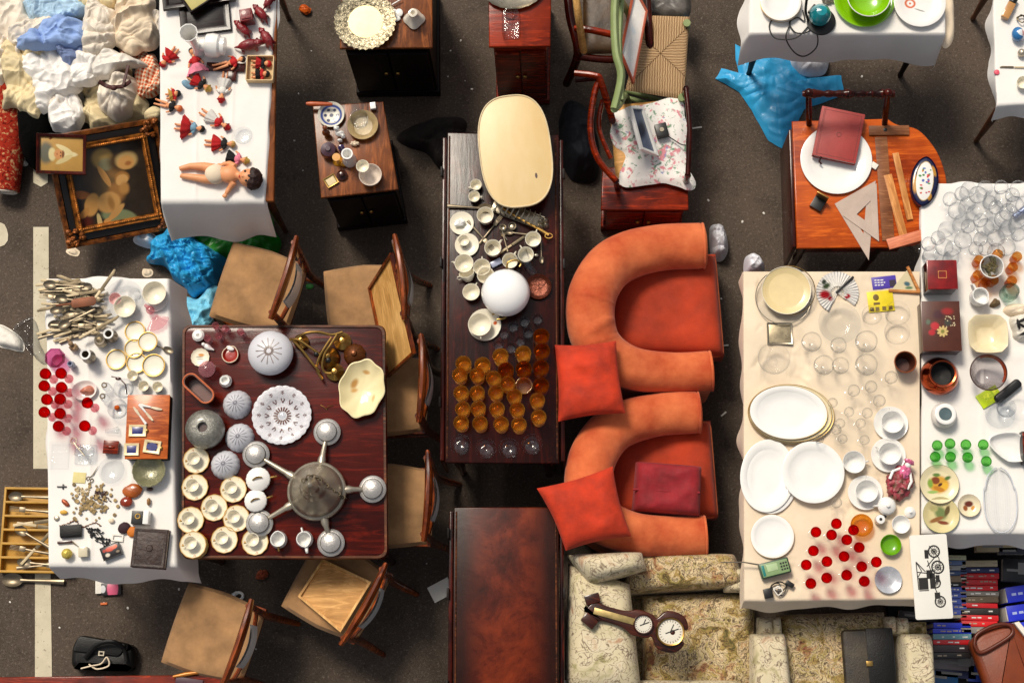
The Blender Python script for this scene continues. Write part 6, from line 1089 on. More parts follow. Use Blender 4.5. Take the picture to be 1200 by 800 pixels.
# cutlery and silver among the cups
place('s', None, *g1(200, 238), ZL+.006, 0, 'pale handled serving spoon lying straight below the small cups', 'spoon', None, -4, 1.15); place('f', None, *g1(235, 380), ZL+.006, 0, 'gold toned fork slanting below the first mug', 'fork', None, -50, .95); place('f', None, *g1(290, 350), ZL+.006, 0, 'silver fork crossing toward the second mug', 'fork', None, 52, .9)
place('s', None, *g1(360, 400), ZL+.006, 0, 'teaspoon between the two lettered mugs', 'spoon', None, 105, .6); place('s', None, *g1(420, 370), ZL+.008, 0, 'teaspoon lying flat beside the tea strainer', 'spoon', None, 172, .7); place('s', None, *g1(553, 480), ZL+.006, 0, 'small spoon at the moulding edge', 'spoon', None, -88, .55); place('k', None, *g1(400, 430), ZL+.005, 0, 'butter knife under the plain mugs', 'knife', None, 35, .8)
single('ladle', MB().tube([(-.09, .06, .03), (0, .0, .04), (.1, -.055, .03), (.13, -.075, .03)], [.006, .005, .007, .008], 8, flat=.5).tube([(.13+.018*math.cos(a), -.08+.012*math.sin(a), .03) for a in [i*.5 for i in range(14)]], .003, 6), M_brass, 'long brass skewer handle running under the tilted board', 'skewer', loc(*g1(450, 310), ZL), 0)
t = thing('tea_strainer', 'pair of small silver strainer bowls in the cutlery', 'strainer', loc(*g1(375, 345), ZL)); part('bowl', L(cup_prof(.02, .016, .4), 20, c=(.025, .006, .004)), M_silver, t); part('bowl', L(cup_prof(.018, .014, .4), 20, c=(-.02, 0, .004)), M_silver, t); part('handle', MB().tube([(-.03, 0, .015), (-.015, -.04, .01), (0, -.06, .008)], .003, 6), M_silver, t)
t = thing('toast_rack', 'tarnished silver basket rack under the tilted board', 'rack', loc(606, 251, ZL), -22); rk = MB()
for k in range(9): x = -.1+k*.026; rk.tube([(x, -.03, .006), (x, -.03, .05), (x+.006, 0, .068), (x, .03, .05), (x, .03, .006)], .0035, 6)
rk.tube([(-.12, -.03, .012), (.13, -.03, .012)], .004, 6).tube([(-.12, .03, .012), (.13, .03, .012)], .004, 6); part('wires', rk, M_silver, t); part('base', MB().box((0, 0, .005), (.25, .07, .008), 0, .003), M_silver, t)
for (x, y), lb in zip([(548, 330), (572, 300), (575, 325), (548, 305)], ['small silver bell beside the rack, nearest the mugs', 'small silver bell beside the rack, at the moulding', 'small silver bell beside the rack, in front', 'small silver bell beside the rack, behind']): place('bell', mk('bell', [(.018, 0), (.014, .008), (.009, .018), (.003, .022), (.003, .028), (0, .029)], M_silver, 18), *g1(x, y), ZL, .02, lb, 'bell', 'small silver bells')
single('glass_vase', MB().lathe([(0, 0), (.02, 0), (.024, .01), (.028, .09), (.036, .12), (.034, .12), (.026, .09), (0, .012)], 28, M=Matrix.Rotation(R(70), 3, 'X') @ Matrix.Rotation(0, 3, 'Z')), M_glassc, 'clear glass vase lying on its side above the copper dish', 'vase', loc(*g1(515, 590), ZL)+Vector((0, 0, .036)), -145)
single('copper_dish', L(pl_prof(.062, .016, .7), 36), mat('copper_lustre', '#6b3420', .25, .6, .4, 40, bump=.6, bscale=60), 'dark copper dish half under the glass vase', 'dish', loc(631, 336, ZL, .01)); single('tablet', MB().box((0, 0, .008), (.055, .03, .012), 28, .003), M_bluew, 'small blue and white tile between the mugs', 'tile', loc(*g1(318, 527), ZL)); single('gold_coaster', MB().ell((0, 0, .01), (.012, .009, .008)), M_pewter, 'tiny pewter thimble near the cutlery', 'thimble', loc(*g1(525, 488), ZL))
# the big oval board, propped on the rack
o = []
for i in range(64):
    a = TAU*i/64; c, s = math.cos(a), math.sin(a); o.append((.173*math.copysign(abs(c)**.72, c), .282*math.copysign(abs(s)**.72, s)))
t = thing('oval_board', 'big pale oval wooden board propped over the end of the long table', 'board', loc(604, 178, ZL+.085), 6.5)
part('board', MB().prism(o, 0, .016, .006), mat('pale_board', '#d6be8e', .4, var=.12, scale=2.2, stretch=(1, .4, 1), col2='#c9a566'), t); part('pale_rim', MB().tube([(x*.985, y*.99, .0165) for x, y in o+o[:1]], .004, 8, cap=False), mat('worn_rim', '#d8c49c', .5), t); part('knot', MB().prism([(.085+.006*math.cos(a), -.135+.014*math.sin(a)) for a in [i*TAU/10 for i in range(10)]], .0155, .0168), M_brown, t)
single('copper_pot', L([(0, 0), (.07, 0), (.075, .03), (.06, .082), (0, .083)], 24), M_silver, 'silver pot hidden beneath the oval board', 'pot', loc(598, 170, ZL, .05))
# ------------------------------------------------------------------ flowered chair things, bags and litter
quadframe('photo_frame', 'white framed photograph standing tilted on the flowered cloth', 'picture frame', [(736, 126), (751, 127), (769, 184), (749, 176)], [.60, .52, .52, .60], .012, .018, M_white, blobs('blue_photo', '#5a6478', [(0, 0, .03, .06, 0, '#2a3040', .6)], .25))
t = thing('camera_box', 'small black gadget with a round dial on the flowered cloth', 'gadget', loc(775, 155, .485), 14); part('body', MB().box((0, 0, .02), (.06, .07, .04), 0, .006), M_black, t); part('dial', L([(.008, .04), (.012, .041), (.011, .044), (0, .044)], 20), M_silver, t); part('cable', MB().tube(cat_rom([(.02, -.03, .02), (.05, -.06, .01), (.08, -.09, .006), (.11, -.1, .004)], 6, False), .003, 6), M_rubber, t)
heapobj('bag', 'navy blue bag slumped on the ground beside the curved armchair', 'bag', [(656, 134), (668, 118), (690, 128), (700, 160), (702, 200), (688, 214), (668, 208), (656, 180)], .02, .2, 6.1, mat('navy_cloth', '#070b18', .8, var=.4, bump=.2), amp=.05, fr=8, edge=.02)
heapobj('dark_cloth', 'dark brown cloth heaped on the ground beside the bedside cabinet', 'cloth', [(465, 160), (490, 145), (520, 136), (545, 142), (540, 175), (520, 200), (500, 180), (478, 172)], .01, .07, 4.4, mat('dark_brown_cloth', '#170a07', .9, var=.4), amp=.04, fr=8, edge=.01)
single('glass_ornament', L([(0, 0), (.02, 0), (.01, .02), (.02, .05), (.008, .08), (.018, .1), (0, .12)], 16), M_glassc, 'thin glass ornament standing on the dark ground beside the cabinet', 'ornament', loc(474, 206, 0)); heapobj('grey_cloth', 'worn grey plastic cover behind the rush chair', 'cover', [(752, -12), (806, -12), (804, 20), (756, 18)], .3, .02, 9, mat('worn_grey_plastic', '#6e6862', .4, var=.5, scale=9), amp=.012, fr=9)
t = thing('plastic_bag', 'white crumpled bag by the end of the orange armchair', 'plastic bag', loc(842, 285, .01)); mb, l = heap([(832, 266), (846, 264), (854, 290), (846, 306), (834, 300)], .03, .1, 4.2, fr=14, amp=.05, edge=.02); o = part('bag', mb, M_whitep, t); o.location = l-t.location
heapobj('plastic_bag', 'small white crumpled bag beyond the cream cloth corner', 'plastic bag', [(873, 302), (884, 299), (896, 312), (892, 322), (874, 322)], .5, .1, 7.1, M_whitep, amp=.05, fr=16, edge=.02, rings=16, segs=70)
for lb, px, py, a, w, h, m in [('square white card on the dark ground beside the worn table', 517, 691, 28, .115, .085, M_paper), ('thin white stick beside the orange armchair', 848, 405, 5, .05, .008, M_paper), ('short white stick between armchair and cream table', 848, 485, 40, .035, .008, M_paper), ('white stick by the curved armchair', 817, 150, 8, .05, .008, M_paper)]: single('paper_fleck', MB().box((0, 0, .003), (w, h, .004), 0, .001), m, lb, 'litter', loc(px, py, .002), a)
rg = random.Random(3); i = 0
for px, py in [(528, 60), (540, 48), (545, 95), (553, 105), (525, 90), (536, 140), (70, 735), (122, 706), (150, 712), (210, 690), (300, 760), (12, 705), (500, 660), (845, 350), (830, 235), (895, 250), (1010, 90), (870, 260), (365, 60), (355, 200), (345, 165), (350, 110)]: place('grit', lambda: part('paper_fleck', MB().ell((0, 0, .003), (.007, .005, .003), lump=.4), M_paper, None), px, py, 0, 0, 'pale speck of litter scattered on the asphalt', 'litter', 'litter specks on the asphalt', rg.uniform(0, 180), rg.uniform(.5, 1.1))
single('wood_scrap', MB().ell((0, 0, .016), (.03, .022, .018), lump=.5, seed=8), mat('rust_block', '#8e3b16', .7), 'rust coloured chip on the ground below the dining table', 'wood scrap', loc(308, 673, 0), 20); single('orange_scrap', MB().box((0, 0, .004), (.035, .012, .006), 4, .002), mat('orange_scrap', '#c9601c', .6), 'small orange peel strip on the ground', 'scrap', loc(122, 707, .0)); single('leaf', MB().ell((0, 0, .004), (.02, .014, .004), lump=.3), mat('bright_green_leaf', '#2f8f2a', .4), 'bright green scrap on the ground between the far chairs', 'scrap', loc(363, 336, 0))
t = thing('door_hook', 'white plastic ring scrap beside the lone chair', 'scrap', loc(280, 698, .0)); part('ring', MB().tube([(.022*math.cos(a), .018*math.sin(a), .008) for a in [i*TAU/18 for i in range(19)]], .007, 8), M_white, t); part('tab', MB().box((-.02, .01, .006), (.03, .02, .01), 30, .003), M_white, t)
# black handbag at the near left
t = thing('handbag', 'black leather handbag lying on the asphalt with a pale cord on it', 'handbag', loc(125, 766, 0), -4)
o = [(-.155, -.075), (-.16, .03), (-.13, .085), (.12, .06), (.16, .035), (.165, -.05), (.13, -.085), (-.1, -.09)]
part('body', MB().prism(round_poly(o, .03), .0, .09, .035), M_blackl, t); part('flap', MB().prism(round_poly([(-.15, .0), (-.125, .08), (.12, .055), (.09, -.01)], .02), .088, .1, .005), M_blackl, t)
part('strap', MB().tube(cat_rom([(-.08, -.03, .1), (-.02, .04, .13), (.06, .06, .14), (.11, .03, .11), (.13, -.03, .1)], 6, False), .011, 8, flat=.4), M_blackl, t); part('buckle', MB().ring(.03, .024, .018, .012, .1, .106), M_pewter, t)
single('cord', MB().tube(cat_rom([(-.1, -.07, .105), (-.05, -.06, .112), (.0, -.05, .108), (.03, -.02, .115), (.04, -.06, .11), (-.02, -.075, .106), (-.06, -.05, .11)], 6, False), .004, 6), M_cream, 'pale cord with loose ends on the black handbag', 'cord', loc(125, 766, 0), 2)
t = thing('bench', 'reddish wooden bench top cut by the near edge of the view', 'bench', loc(130, 830, 0)); w = [at(x, y, .45)-t.location for x, y in [(-12, 793), (262, 790), (262, 870), (-12, 870)]]; part('top', MB().prism([(p.x, p.y) for p in w], .42, .45, .006), M_redcab, t)
for p in w: part('leg', MB().box((p.x*.9, p.y*.8, .21), (.05, .05, .418), 0, .004), M_mah, t)
single('gilt_rod', MB().tube([(-.09, -.008, 0), (-.03, 0, 0), (.09, .01, 0)], [.006, .011, .006], 10), mat('gilt_wood', '#b5722a', .35, .3), 'gilt wooden rod lying beyond the bench', 'rod', loc(225, 789, .46), 3); single('violet_strip', MB().box((0, 0, .004), (.13, .03, .006), -8, .002), mat('violet_cover', '#4a2a38', .5), 'dull violet strip on the bench top', 'strip', loc(222, 798, .452))
# ------------------------------------------------------------------ round ended table
ZR = .72
c_ = [(928, 142), (1040, 139), (1052, 146), (1076, 152), (1096, 174), (1107, 200), (1110, 225), (1106, 252), (1092, 276), (1072, 287), (1040, 290), (934, 291)]
w = [at(x, y, ZR) for x, y in c_]; l = Vector((sum(p.x for p in w)/12, sum(p.y for p in w)/12, 0)); t = thing('pembroke_table', 'honey mahogany table with a rounded end and a turned rail', 'table', l)
q = [(p.x-l.x, p.y-l.y) for p in w]; q = q[:2]+cat_rom(q[1:10], 5, False)[2:]+q[10:]
part('tabletop', MB().prism(q, ZR-.022, ZR, .007), M_honey, t)
def rb(name, pts, sz, m): 
    a, b = [at(*p)-l for p in pts]; mm = (a+b)/2; return part(name, MB().box(tuple(mm), sz, 0, .004), m, t)
a, b = at(931, 150, ZR)-l, at(931, 288, ZR)-l; mm = (a+b)/2; part('drop_leaf', MB().box((mm.x-.004, mm.y, ZR-.2), (.02, (a-b).length, .36), 0, .006), M_mah, t)
a, b = at(936, 287, ZR)-l, at(1060, 287, ZR)-l; mm = (a+b)/2; part('apron', MB().box((mm.x, mm.y+.01, ZR-.08), ((b-a).length-.02, .02, .11), 0, .003), M_redcab, t)
for x, y in [(944, 160), (1034, 156), (944, 282), (1034, 282)]: p = at(x, y, ZR)-l; part('leg', MB().lathe([(.022, 0), (.014, .03), (.02, .06), (.016, .3), (.024, .45), (.018, .5), (.026, .56), (.026, ZR-.024)], 16, c=(p.x, p.y, 0)), M_mah, t)
a, b = at(940, 110, .96)-l, at(1048, 110, .96)-l; rail = MB(); N = 30; rr = [.012+.006*abs(math.sin(i*.9))+(.008 if i in (3, 4, 14, 15, 25, 26) else 0) for i in range(N+1)]; rail.tube([a.lerp(b, i/N) for i in range(N+1)], rr, 12); part('turned_rail', rail, M_mah, t)
for f, x2 in ((.07, 948), (.93, 1036)): e = at(x2, 150, ZR-.03)-l; s = a.lerp(b, f); part('rail_post', MB().tube([tuple(s), tuple(s.lerp(e, .5)), tuple(e)], [.014, .016, .014], 10), M_mah, t); part('finial', MB().ell(tuple(s+Vector((0, 0, .012))), (.022, .022, .02)), M_mah, t)
def wplate(lb, px, py, r, z, m=None, lip=.62, h=.018, sx=1, sy=1, rim=None, name='plate', cat='plate', group=None, rz=0):
    t = thing(name, lb, cat, loc(px, py, z, h), rz, group); mb = L(pl_prof(r, h, lip), 64)
    for v in mb.v: v.x *= sx; v.y *= sy
    part('dish', mb, m or M_white, t, 60)
    if rim: 
        mb = L([(r*.975, h*.93), (r*.99, h+.001), (r*1.004, h+.0008), (r*1.004, h-.002)], 64, closed=True)
        for v in mb.v: v.x *= sx; v.y *= sy
        part('rim', mb, rim, t, 60)
    return t
wplate('big white plate under the red book', 980, 187, .172, ZR, lip=.68)
t = thing('book', 'red leather bound book lying on the big white plate', 'book', loc(983, 158, ZR+.02, .03), -13); part('pages', MB().box((.003, 0, .016), (.198, .242, .022), 0, .002), M_paper, t); part('cover', MB().box((0, 0, .0295), (.21, .254, .005), 0, .002).box((0, 0, .0025), (.21, .254, .005), 0, .002).box((-.1025, 0, .016), (.005, .252, .024), 0, .002), M_redl, t); part('tooling', MB().ring(.185, .23, .179, .224, .0318, .0326).box((-.085, 0, .0322), (.002, .248, .001), 0, 0).lathe([(.008, .0322), (.011, .0328), (.013, .0322)], 20, closed=True), mat('tooled_line', '#7a2420', .5), t)
part('ribbon', MB().tube([(-.06, -.12, .016), (-.065, -.145, .01), (-.05, -.155, .006)], .005, 6, flat=.3), M_brown, t)
def ruler(lb, p0, p1, wd, th, z, m, name='ruler', holes=False, group=None):
    a, b = at(*p0, z), at(*p1, z); c = (a+b)/2; d = b-a; an = math.degrees(math.atan2(d.y, d.x)); t = thing(name, lb, name.replace('_', ' '), (c.x, c.y, z), an, group); part('blade', MB().box((0, 0, th/2), (d.length, wd, th), 0, .0015), m, t)
    if holes: part('hole', L([(0, th+.0003), (.006, th+.0004)], 14, c=(d.length/2-.06, 0, 0)), M_black, t)
    return t
M_tsq = wood('brown_rule_wood', '#673a20', '#91603e', 'x', .45, 6, 0); M_tan = wood('tan_rule_wood', '#a86a34', '#cf9458', 'x', .45, 6, 0); M_pinkw = wood('pinkish_rule_wood', '#a85a3c', '#cc8060', 'x', .45, 6, 0)
t = thing('t_square', 'brown wooden T square lying down the table', 'T square', loc(1037, 153, ZR), 0); a, b = at(1018, 153, ZR)-t.location, at(1065, 154, ZR)-t.location; c = (a+b)/2; part('head', MB().box((c.x, c.y, .006), ((b-a).length, .048, .011), 0, .002), M_tsq, t)
a, b = at(1038, 161, ZR)-t.location, at(1035, 282, ZR)-t.location; c = (a+b)/2; part('blade', MB().box((c.x, c.y, .003), (.058, (b-a).length, .006), 1.4, .001), M_tsq, t); part('screw', L([(0, .0125), (.008, .0125), (.01, .0115)], 16), M_black, t)
ruler('tan wooden rule with a groove slanting beside the porcelain box', (1049, 180), (1066, 258), .03, .012, ZR, M_tan); ruler('flat tan rule pointing to the pinkish rule', (1040, 205), (1060, 282), .04, .006, ZR+.001, M_tan); ruler('pinkish wooden rule across the near table edge', (1040, 287), (1094, 272), .052, .012, ZR+.008, M_pinkw)
def setsq(lb, pts, z, m):
    w = [at(x, y, z) for x, y in pts]; c = (w[0]+w[1]+w[2])/3; q = [p-c for p in w]; n = [p*.42+Vector((.0, 0, 0)) for p in q]; V = [(p.x, p.y, h) for h in (0, .003) for p in q]+[(p.x, p.y, h) for h in (0, .003) for p in n]
    return single('set_square', MB().add(V, [[3+k, 3+(k+1) % 3, 9+(k+1) % 3, 9+k] for k in range(3)]+[[k, 6+k, 6+(k+1) % 3, (k+1) % 3] for k in range(3)]+[[k, (k+1) % 3, 3+(k+1) % 3, 3+k] for k in range(3)]+[[6+k, 9+k, 9+(k+1) % 3, 6+(k+1) % 3] for k in range(3)]), m, lb, 'set square', c, sharp=20)
M_cell = mat('cloudy_celluloid', '#b9a596', .3, var=.1, coat=.3)
setsq('long cloudy celluloid set square pointing to the near edge', [(978, 239), (1026, 212), (1018, 305)], ZR+.001, M_cell); setsq('small cloudy celluloid set square overlapping the long one', [(988, 253), (1027, 215), (1030, 283)], ZR+.0055, M_cell)
single('eraser', MB().box((0, 0, .008), (.034, .03, .014), -35, .004), M_paper, 'small pale eraser beside the T square', 'eraser', loc(1024, 195, ZR)); 
t = thing('porcelain_box', 'pointed oval porcelain box with flowers on white and a navy border', 'box', loc(1083, 213, ZR, .04), -8); oo = []
for i in range(40): a = TAU*i/40; oo.append((.064*math.copysign(abs(math.cos(a))**1.25, math.cos(a)), .122*math.copysign(abs(math.sin(a))**.95, math.sin(a))))
part('base', MB().prism(oo, 0, .03, .008), mat('navy_porcelain', '#0d1238', .2, coat=.4), t)
bl = [(0, 0, .066, .126, 0, '#10153c', .05), (-.045, -.02, .012, .05, 5, '#b9822c', .4), (.04, .055, .01, .03, 20, '#b9822c', .4), (.03, -.075, .012, .02, 0, '#b9822c', .4), (0, 0, .043, .1, 0, '#b9963c', .05), (0, 0, .041, .097, 0, '#e2e0da', .05)]
rg = random.Random(2)
for i in range(22): bl.append((rg.uniform(-.026, .026), rg.uniform(-.065, .065), rg.uniform(.004, .009), rg.uniform(.004, .008), 0, rg.choice(['#b5546a', '#4a8a5a', '#c97a2c', '#5566a8', '#c23a3a', '#3f7a3a']), .4))
part('lid', MB().prism([(x*1.03, y*1.02) for x, y in oo], .031, .052, .018), blobs('flower_porcelain', '#10153c', bl, .18, .5, .02, .004), t)
t = thing('clutch_box', 'open black and gold compact standing by the white plate', 'compact', loc(958, 240, ZR), -32); part('base', MB().box((0, 0, .012), (.06, .06, .022), 0, .004), M_black, t); part('lid', MB().box((0, .032, .045), (.062, .008, .062), 0, .003), M_gold, t)
# ------------------------------------------------------------------ lime bowl table
wplate('stack of white plates, lowest, at the cloth corner', 915, 4, .1, ZI, rim=M_gold, group='white plates in a corner stack'); wplate('topmost white plate in the corner stack behind the teal lamp', 915, 2, .1, ZI+.018, rim=M_gold, group='white plates in a corner stack')
t = thing('desk_lamp', 'small teal desk lamp with a black base and trailing cord', 'lamp', loc(962, 26, ZI), 20); part('base', L([(0, 0), (.07, 0), (.07, .012), (.03, .02), (0, .02)], 36), M_black, t); part('shade', L([(.05, .05), (.052, .075), (.045, .1), (.025, .125), (0, .13)], 36, c=(-.01, .012, 0)), mat('teal_enamel', '#0d8c96', .2, coat=.5), t); part('neck', MB().tube(cat_rom([(-.06, .03, .02), (-.075, .05, .1), (-.06, .09, .2), (-.03, .1, .26)], 6, False), .007, 8), M_black, t); part('switch', MB().box((-.03, .05, .06), (.05, .03, .03), 30, .006), M_black, t)
g7 = lambda x, y: tuple(at(870+x/4.8, y/4.8, ZI+.006)); single('cord', shift(MB().tube(cat_rom([g7(340, 60), g7(350, 120), g7(310, 100), g7(265, 130), g7(300, 185), g7(370, 180), g7(390, 130)], 7, False), .0035, 6), loc(945, 30, ZI)), M_rubber, 'black cord looped in front of the teal lamp', 'cord', loc(945, 30, ZI))
g7b = [(370, 150), (300, 215), (190, 218), (152, 160), (170, 112), (240, 100), (268, 130), (245, 215)]; pts = [g7(*p) for p in g7b]+[tuple(at(870+290/4.8, 262/4.8, ZI-.1)+Vector((0, -.03, 0))), tuple(at(870+350/4.8, 285/4.8, ZI-.14)+Vector((0, -.03, 0))), tuple(at(870+415/4.8, 235/4.8, ZI-.04)+Vector((0, -.03, 0))), g7(420, 195), g7(380, 150)]
single('cord', shift(MB().tube(cat_rom(pts, 7, False), .0035, 6), loc(935, 30, ZI)), M_rubber, 'long black cord hanging over the cloth edge', 'cord', loc(935, 30, ZI)); single('chain_scrap', MB().ell((0, 0, .012), (.03, .02, .012), lump=.6, lf=3), M_pewter, 'small metal trinket behind the teal lamp', 'trinket', loc(970, 1, ZI))
M_lime = mat('lime_glaze', '#7fb80a', .2, var=.1, coat=.5); wplate('lime green plate under the lime bowl', 1013, -2, .15, ZI, M_lime, .7, .025); t = thing('bowl', 'lime green bowl with a white rim on the lime plate', 'bowl', loc(1018, -4, ZI+.02, .07)); part('bowl', L(cup_prof(.105, .075, .55, .005), 48), M_lime, t, 60); part('rim', L([(.1, .074), (.103, .077), (.106, .075)], 48, closed=True), M_white, t)
wplate('white plate painted with coral flowers', 1078, 3, .126, ZI+.01, blobs('coral_flower_china', '#e6e3de', [(-.045, .0, .028, .026, 0, '#cf6a44', .15), (-.045, .0, .018, .017, 0, '#e6e3de', .3), (-.045, 0, .006, .006, 0, '#cf6a44', .3), (.045, .045, .018, .014, 0, '#d07a70', .3), (.0, -.035, .03, .004, -20, '#9a9a94', .4), (-.07, .05, .015, .004, 40, '#7fa08a', .4), (0, .05, .012, .003, -50, '#7fa08a', .4)], .18, .4, .03, .006), .62)
heapobj('plastic_sheet', 'bright blue plastic sheet spread in front of the lime bowl table', 'plastic sheet', [(862, 52), (880, 60), (940, 64), (950, 92), (986, 88), (988, 112), (972, 118), (942, 128), (932, 150), (918, 174), (900, 164), (880, 128), (866, 108), (838, 92), (846, 80), (866, 86), (862, 70)], .01, .03, 2.7, M_bluep, sharp=20, amp=.03, fr=8, edge=.006, smooth=False, rings=50, segs=220, jag=.01); heapobj('plastic_bag', 'clear white plastic bag on the blue sheet below the cloth hem', 'plastic bag', [(926, 62), (962, 60), (972, 68), (966, 86), (944, 88), (930, 78)], .05, .05, 6.2, M_whitep, amp=.025, fr=12, edge=.02)
# corner table
t = thing('bottle', 'amber perfume bottle with a black cap lying on the corner cloth', 'bottle', loc(1183, 10, ZI+.02), 62); part('body', MB().box((-.015, 0, 0), (.09, .04, .03), 0, .008), mat('perfume_amber', '#b5834a', .15, coat=.5), t); part('cap', MB().tube([(.03, 0, 0), (.06, 0, 0)], .019, 16), M_black, t)
single('ball', MB().ell((0, 0, .03), (.03, .036, .03)), blobs('striped_ball', '#2a6ea8', [(0.012, 0, .02, .018, 0, '#d9dde2', .1), (.02, 0, .004, .02, 0, '#b5302c', .2)], .2, .4), 'blue and white painted ball on the corner cloth', 'ball', loc(1191, 43, ZI)); single('knob', MB().ell((0, 0, .02), (.02, .02, .02), lump=.1), M_pewter, 'mottled grey round knob below the painted ball', 'knob', loc(1196, 64, ZI)); single('wire_puzzle', MB().tube(cat_rom([(-.02, 0, .01), (0, .02, .02), (.02, 0, .01), (0, -.02, .02), (-.02, .01, .01), (.03, .02, .02)], 5, False), .003, 6), M_steel, 'tangle of grey wire above the painted ball', 'wire', loc(1196, 24, ZI)); place('k', None, 1188, 79, ZI+.004, 0, 'small dark penknife on the corner cloth', 'knife', None, 178, .55); single('button', L([(0, 0), (.014, 0), (.012, .006), (0, .008)], 18), mat('pink_sticker', '#e0566a', .5), 'pink round sticker at the corner cloth edge', 'sticker', loc(1168, 85, ZI)); place('wcup', None, 1199, 97, ZI, .03, 'white cup cut by the view edge on the corner cloth', 'cup')
# ------------------------------------------------------------------ cream cloth table
g3r = lambda x, y: (860+x/4, 300+y/4); g4r = lambda x, y: (860+x/3.335, 480+y/3.335)
wplate('clear glass plate, lowest under the cream plate', 918, 348, .132, ZI, M_glassc, .6, .02, 1, 1, M_silver); wplate('clear glass plate between the cream plate and the lowest glass plate', 926, 340, .118, ZI+.02, M_glassc, .6, .02, 1, 1, M_brass)
wplate('pale gold crackled plate on top of the glass plates', 921.5, 340, .115, ZI+.034, mat('pale_gold_plate', '#dcc692', .35, var=.1, scale=9, coat=.3), .9, .012, 1, 1, M_ivory)
t = thing('square_dish', 'small square silver dish with a marbled base', 'dish', loc(913.5, 391, ZI), 0); part('dish', MB().ring(.118, .104, .1, .086, 0, .012, .006), M_silver, t); part('base', MB().box((0, 0, .004), (.102, .088, .004), 0, .001), mat('marbled_metal', '#a99a7c', .3, .5, .5, 22), t)
place('bigbowl', mk('glass_bowl', [(0, 0), (.025, 0), (.026, .006), (.012, .012), (.045, .03), (.07, .06), (.076, .085), (.074, .085), (.066, .06), (.04, .034), (0, .02)], M_glass, 44), 907, 420, ZI, .08, 'large clear glass goblet bowl beside the oval platters', 'bowl')
# fan
t = thing('paper_fan', 'open white paper fan painted with red blossom', 'fan', loc(981, 343, ZI), 0); fb = MB(); NF = 64
for i in range(NF+1):
    a = R(-40)+R(285)*i/NF; z = .006+(.008 if i % 2 else 0); fb.v += [Vector((.03*math.cos(a), .03*math.sin(a), z)), Vector((.1*math.cos(a), .1*math.sin(a), z))]
fb.f = [[2*i, 2*i+1, 2*i+3, 2*i+2] for i in range(NF)]; fb.mi = [0]*NF
bl = [(-.06, -.012, .028, .022, 0, '#b81c2c', .5), (-.035, -.03, .014, .012, 0, '#a8182a', .5), (-.05, .03, .022, .014, 30, '#4a5a3c', .6), (.03, -.03, .03, .008, 10, '#b02a38', .5), (.05, -.02, .012, .01, 0, '#b81c2c', .5), (.02, -.065, .014, .016, 0, '#c9566a', .6), (-.06, .05, .012, .014, 0, '#3c4638', .6), (-.01, -.012, .03, .003, 10, '#2a1a18', .4)]
part('leaf', fb, blobs('blossom_paper', '#dedbd6', bl, .7, 0, .03, .012), t, 5); st = MB()
for i in range(16): a = R(-40)+R(285)*i/15; st.tube([(0, 0, .008), (.05*math.cos(a), .05*math.sin(a), .01)], .0018, 5, flat=.5)
part('ribs', st, M_paper, t); part('guard', MB().box((.035, .035, .016), (.115, .012, .006), 42, .002), M_black, t)
wplate('large clear glass dish under the paper fan', 984, 378, .1, ZI, M_glassc, .55, .04, name='glass_dish', cat='dish')
t = thing('leaflet', 'purple leaflet with white writing', 'leaflet', loc(1036, 331, ZI), 2); part('sheet', MB().box((0, 0, .001), (.115, .06, .0018), 4, .0004), mat('purple_print', '#4a35a0', .4), t); pr = MB()
for r_ in range(3): 
    x = -.045
    while x < .0: wd = random.uniform(.006, .014); pr.box((x+wd/2, .012-.012*r_, .0022), (wd, .005, .0006), 4, 0); x += wd+.004
part('lettering', pr, M_white, t); part('picture', MB().box((.04, -.006, .0022), (.03, .034, .0006), 4, 0), mat('print_dark', '#2a1a30', .4), t)
t = thing('leaflet', 'yellow leaflet with small pictures along its foot', 'leaflet', loc(1032, 353, ZI+.004), 5); part('sheet', MB().box((0, 0, .001), (.122, .1, .0018), 0, .0004), mat('yellow_print', '#dcc40a', .4), t); pr = MB(); pr.ell((-.02, .02, .002), (.014, .016, .0012)).box((-.02, -.01, .0022), (.03, .012, .0006), 0, 0)
for x in (-.045, -.02, .012, .042): pr.box((x, -.036, .0022), (.018, .02, .0006), random.uniform(-6, 6), 0)
part('lettering', pr, mat('print_ochre', '#6b5414', .5), t)
t = thing('folding_frame', 'wooden triangle frame with a painted blue bird panel', 'frame', loc(1060, 333, ZI), 0); q = [at(x, y, ZI)-t.location for x, y in [(1041, 341), (1077, 343), (1063, 313)]]; part('panel', MB().prism([(p.x*.8, p.y*.8) for p in q], .003, .007), blobs('bird_panel', '#c4b894', [(.01, .0, .018, .012, -30, '#2c5560', .5), (.02, -.02, .02, .008, 0, '#4a6a44', .5)], .6, 0, .05, .01), t); part('frame', MB().tube([(q[0].x, q[0].y, .008), (q[1].x, q[1].y, .01)], .008, 6).tube([(q[1].x, q[1].y, .01), (q[2].x, q[2].y, .01)], .008, 6), M_tan, t)
t = thing('beaker', 'brown terracotta beaker on the cream cloth', 'beaker', loc(1061, 424, ZI, .08)); part('body', L(tum_prof(.034, .052, .08, .004), 36), mat('terracotta', '#4a2010', .5, var=.2), t); part('rim', L([(.046, .079), (.049, .083), (.0525, .08)], 36, closed=True), mat('rim_clay', '#8a4a28', .4), t)
for i, (r_, px, py) in enumerate([(.2, 927, 485), (.192, 926, 484), (.18, 924, 483)]): wplate(['largest', 'middle', 'topmost'][i] + ' cream oval platter with gold lines in the stack', px, py, r_, ZI+i*.014, M_warmw if i < 2 else M_white, .74, .02, 1, .7, M_gold, 'platter', 'platter', 'stacked oval platters', -4)
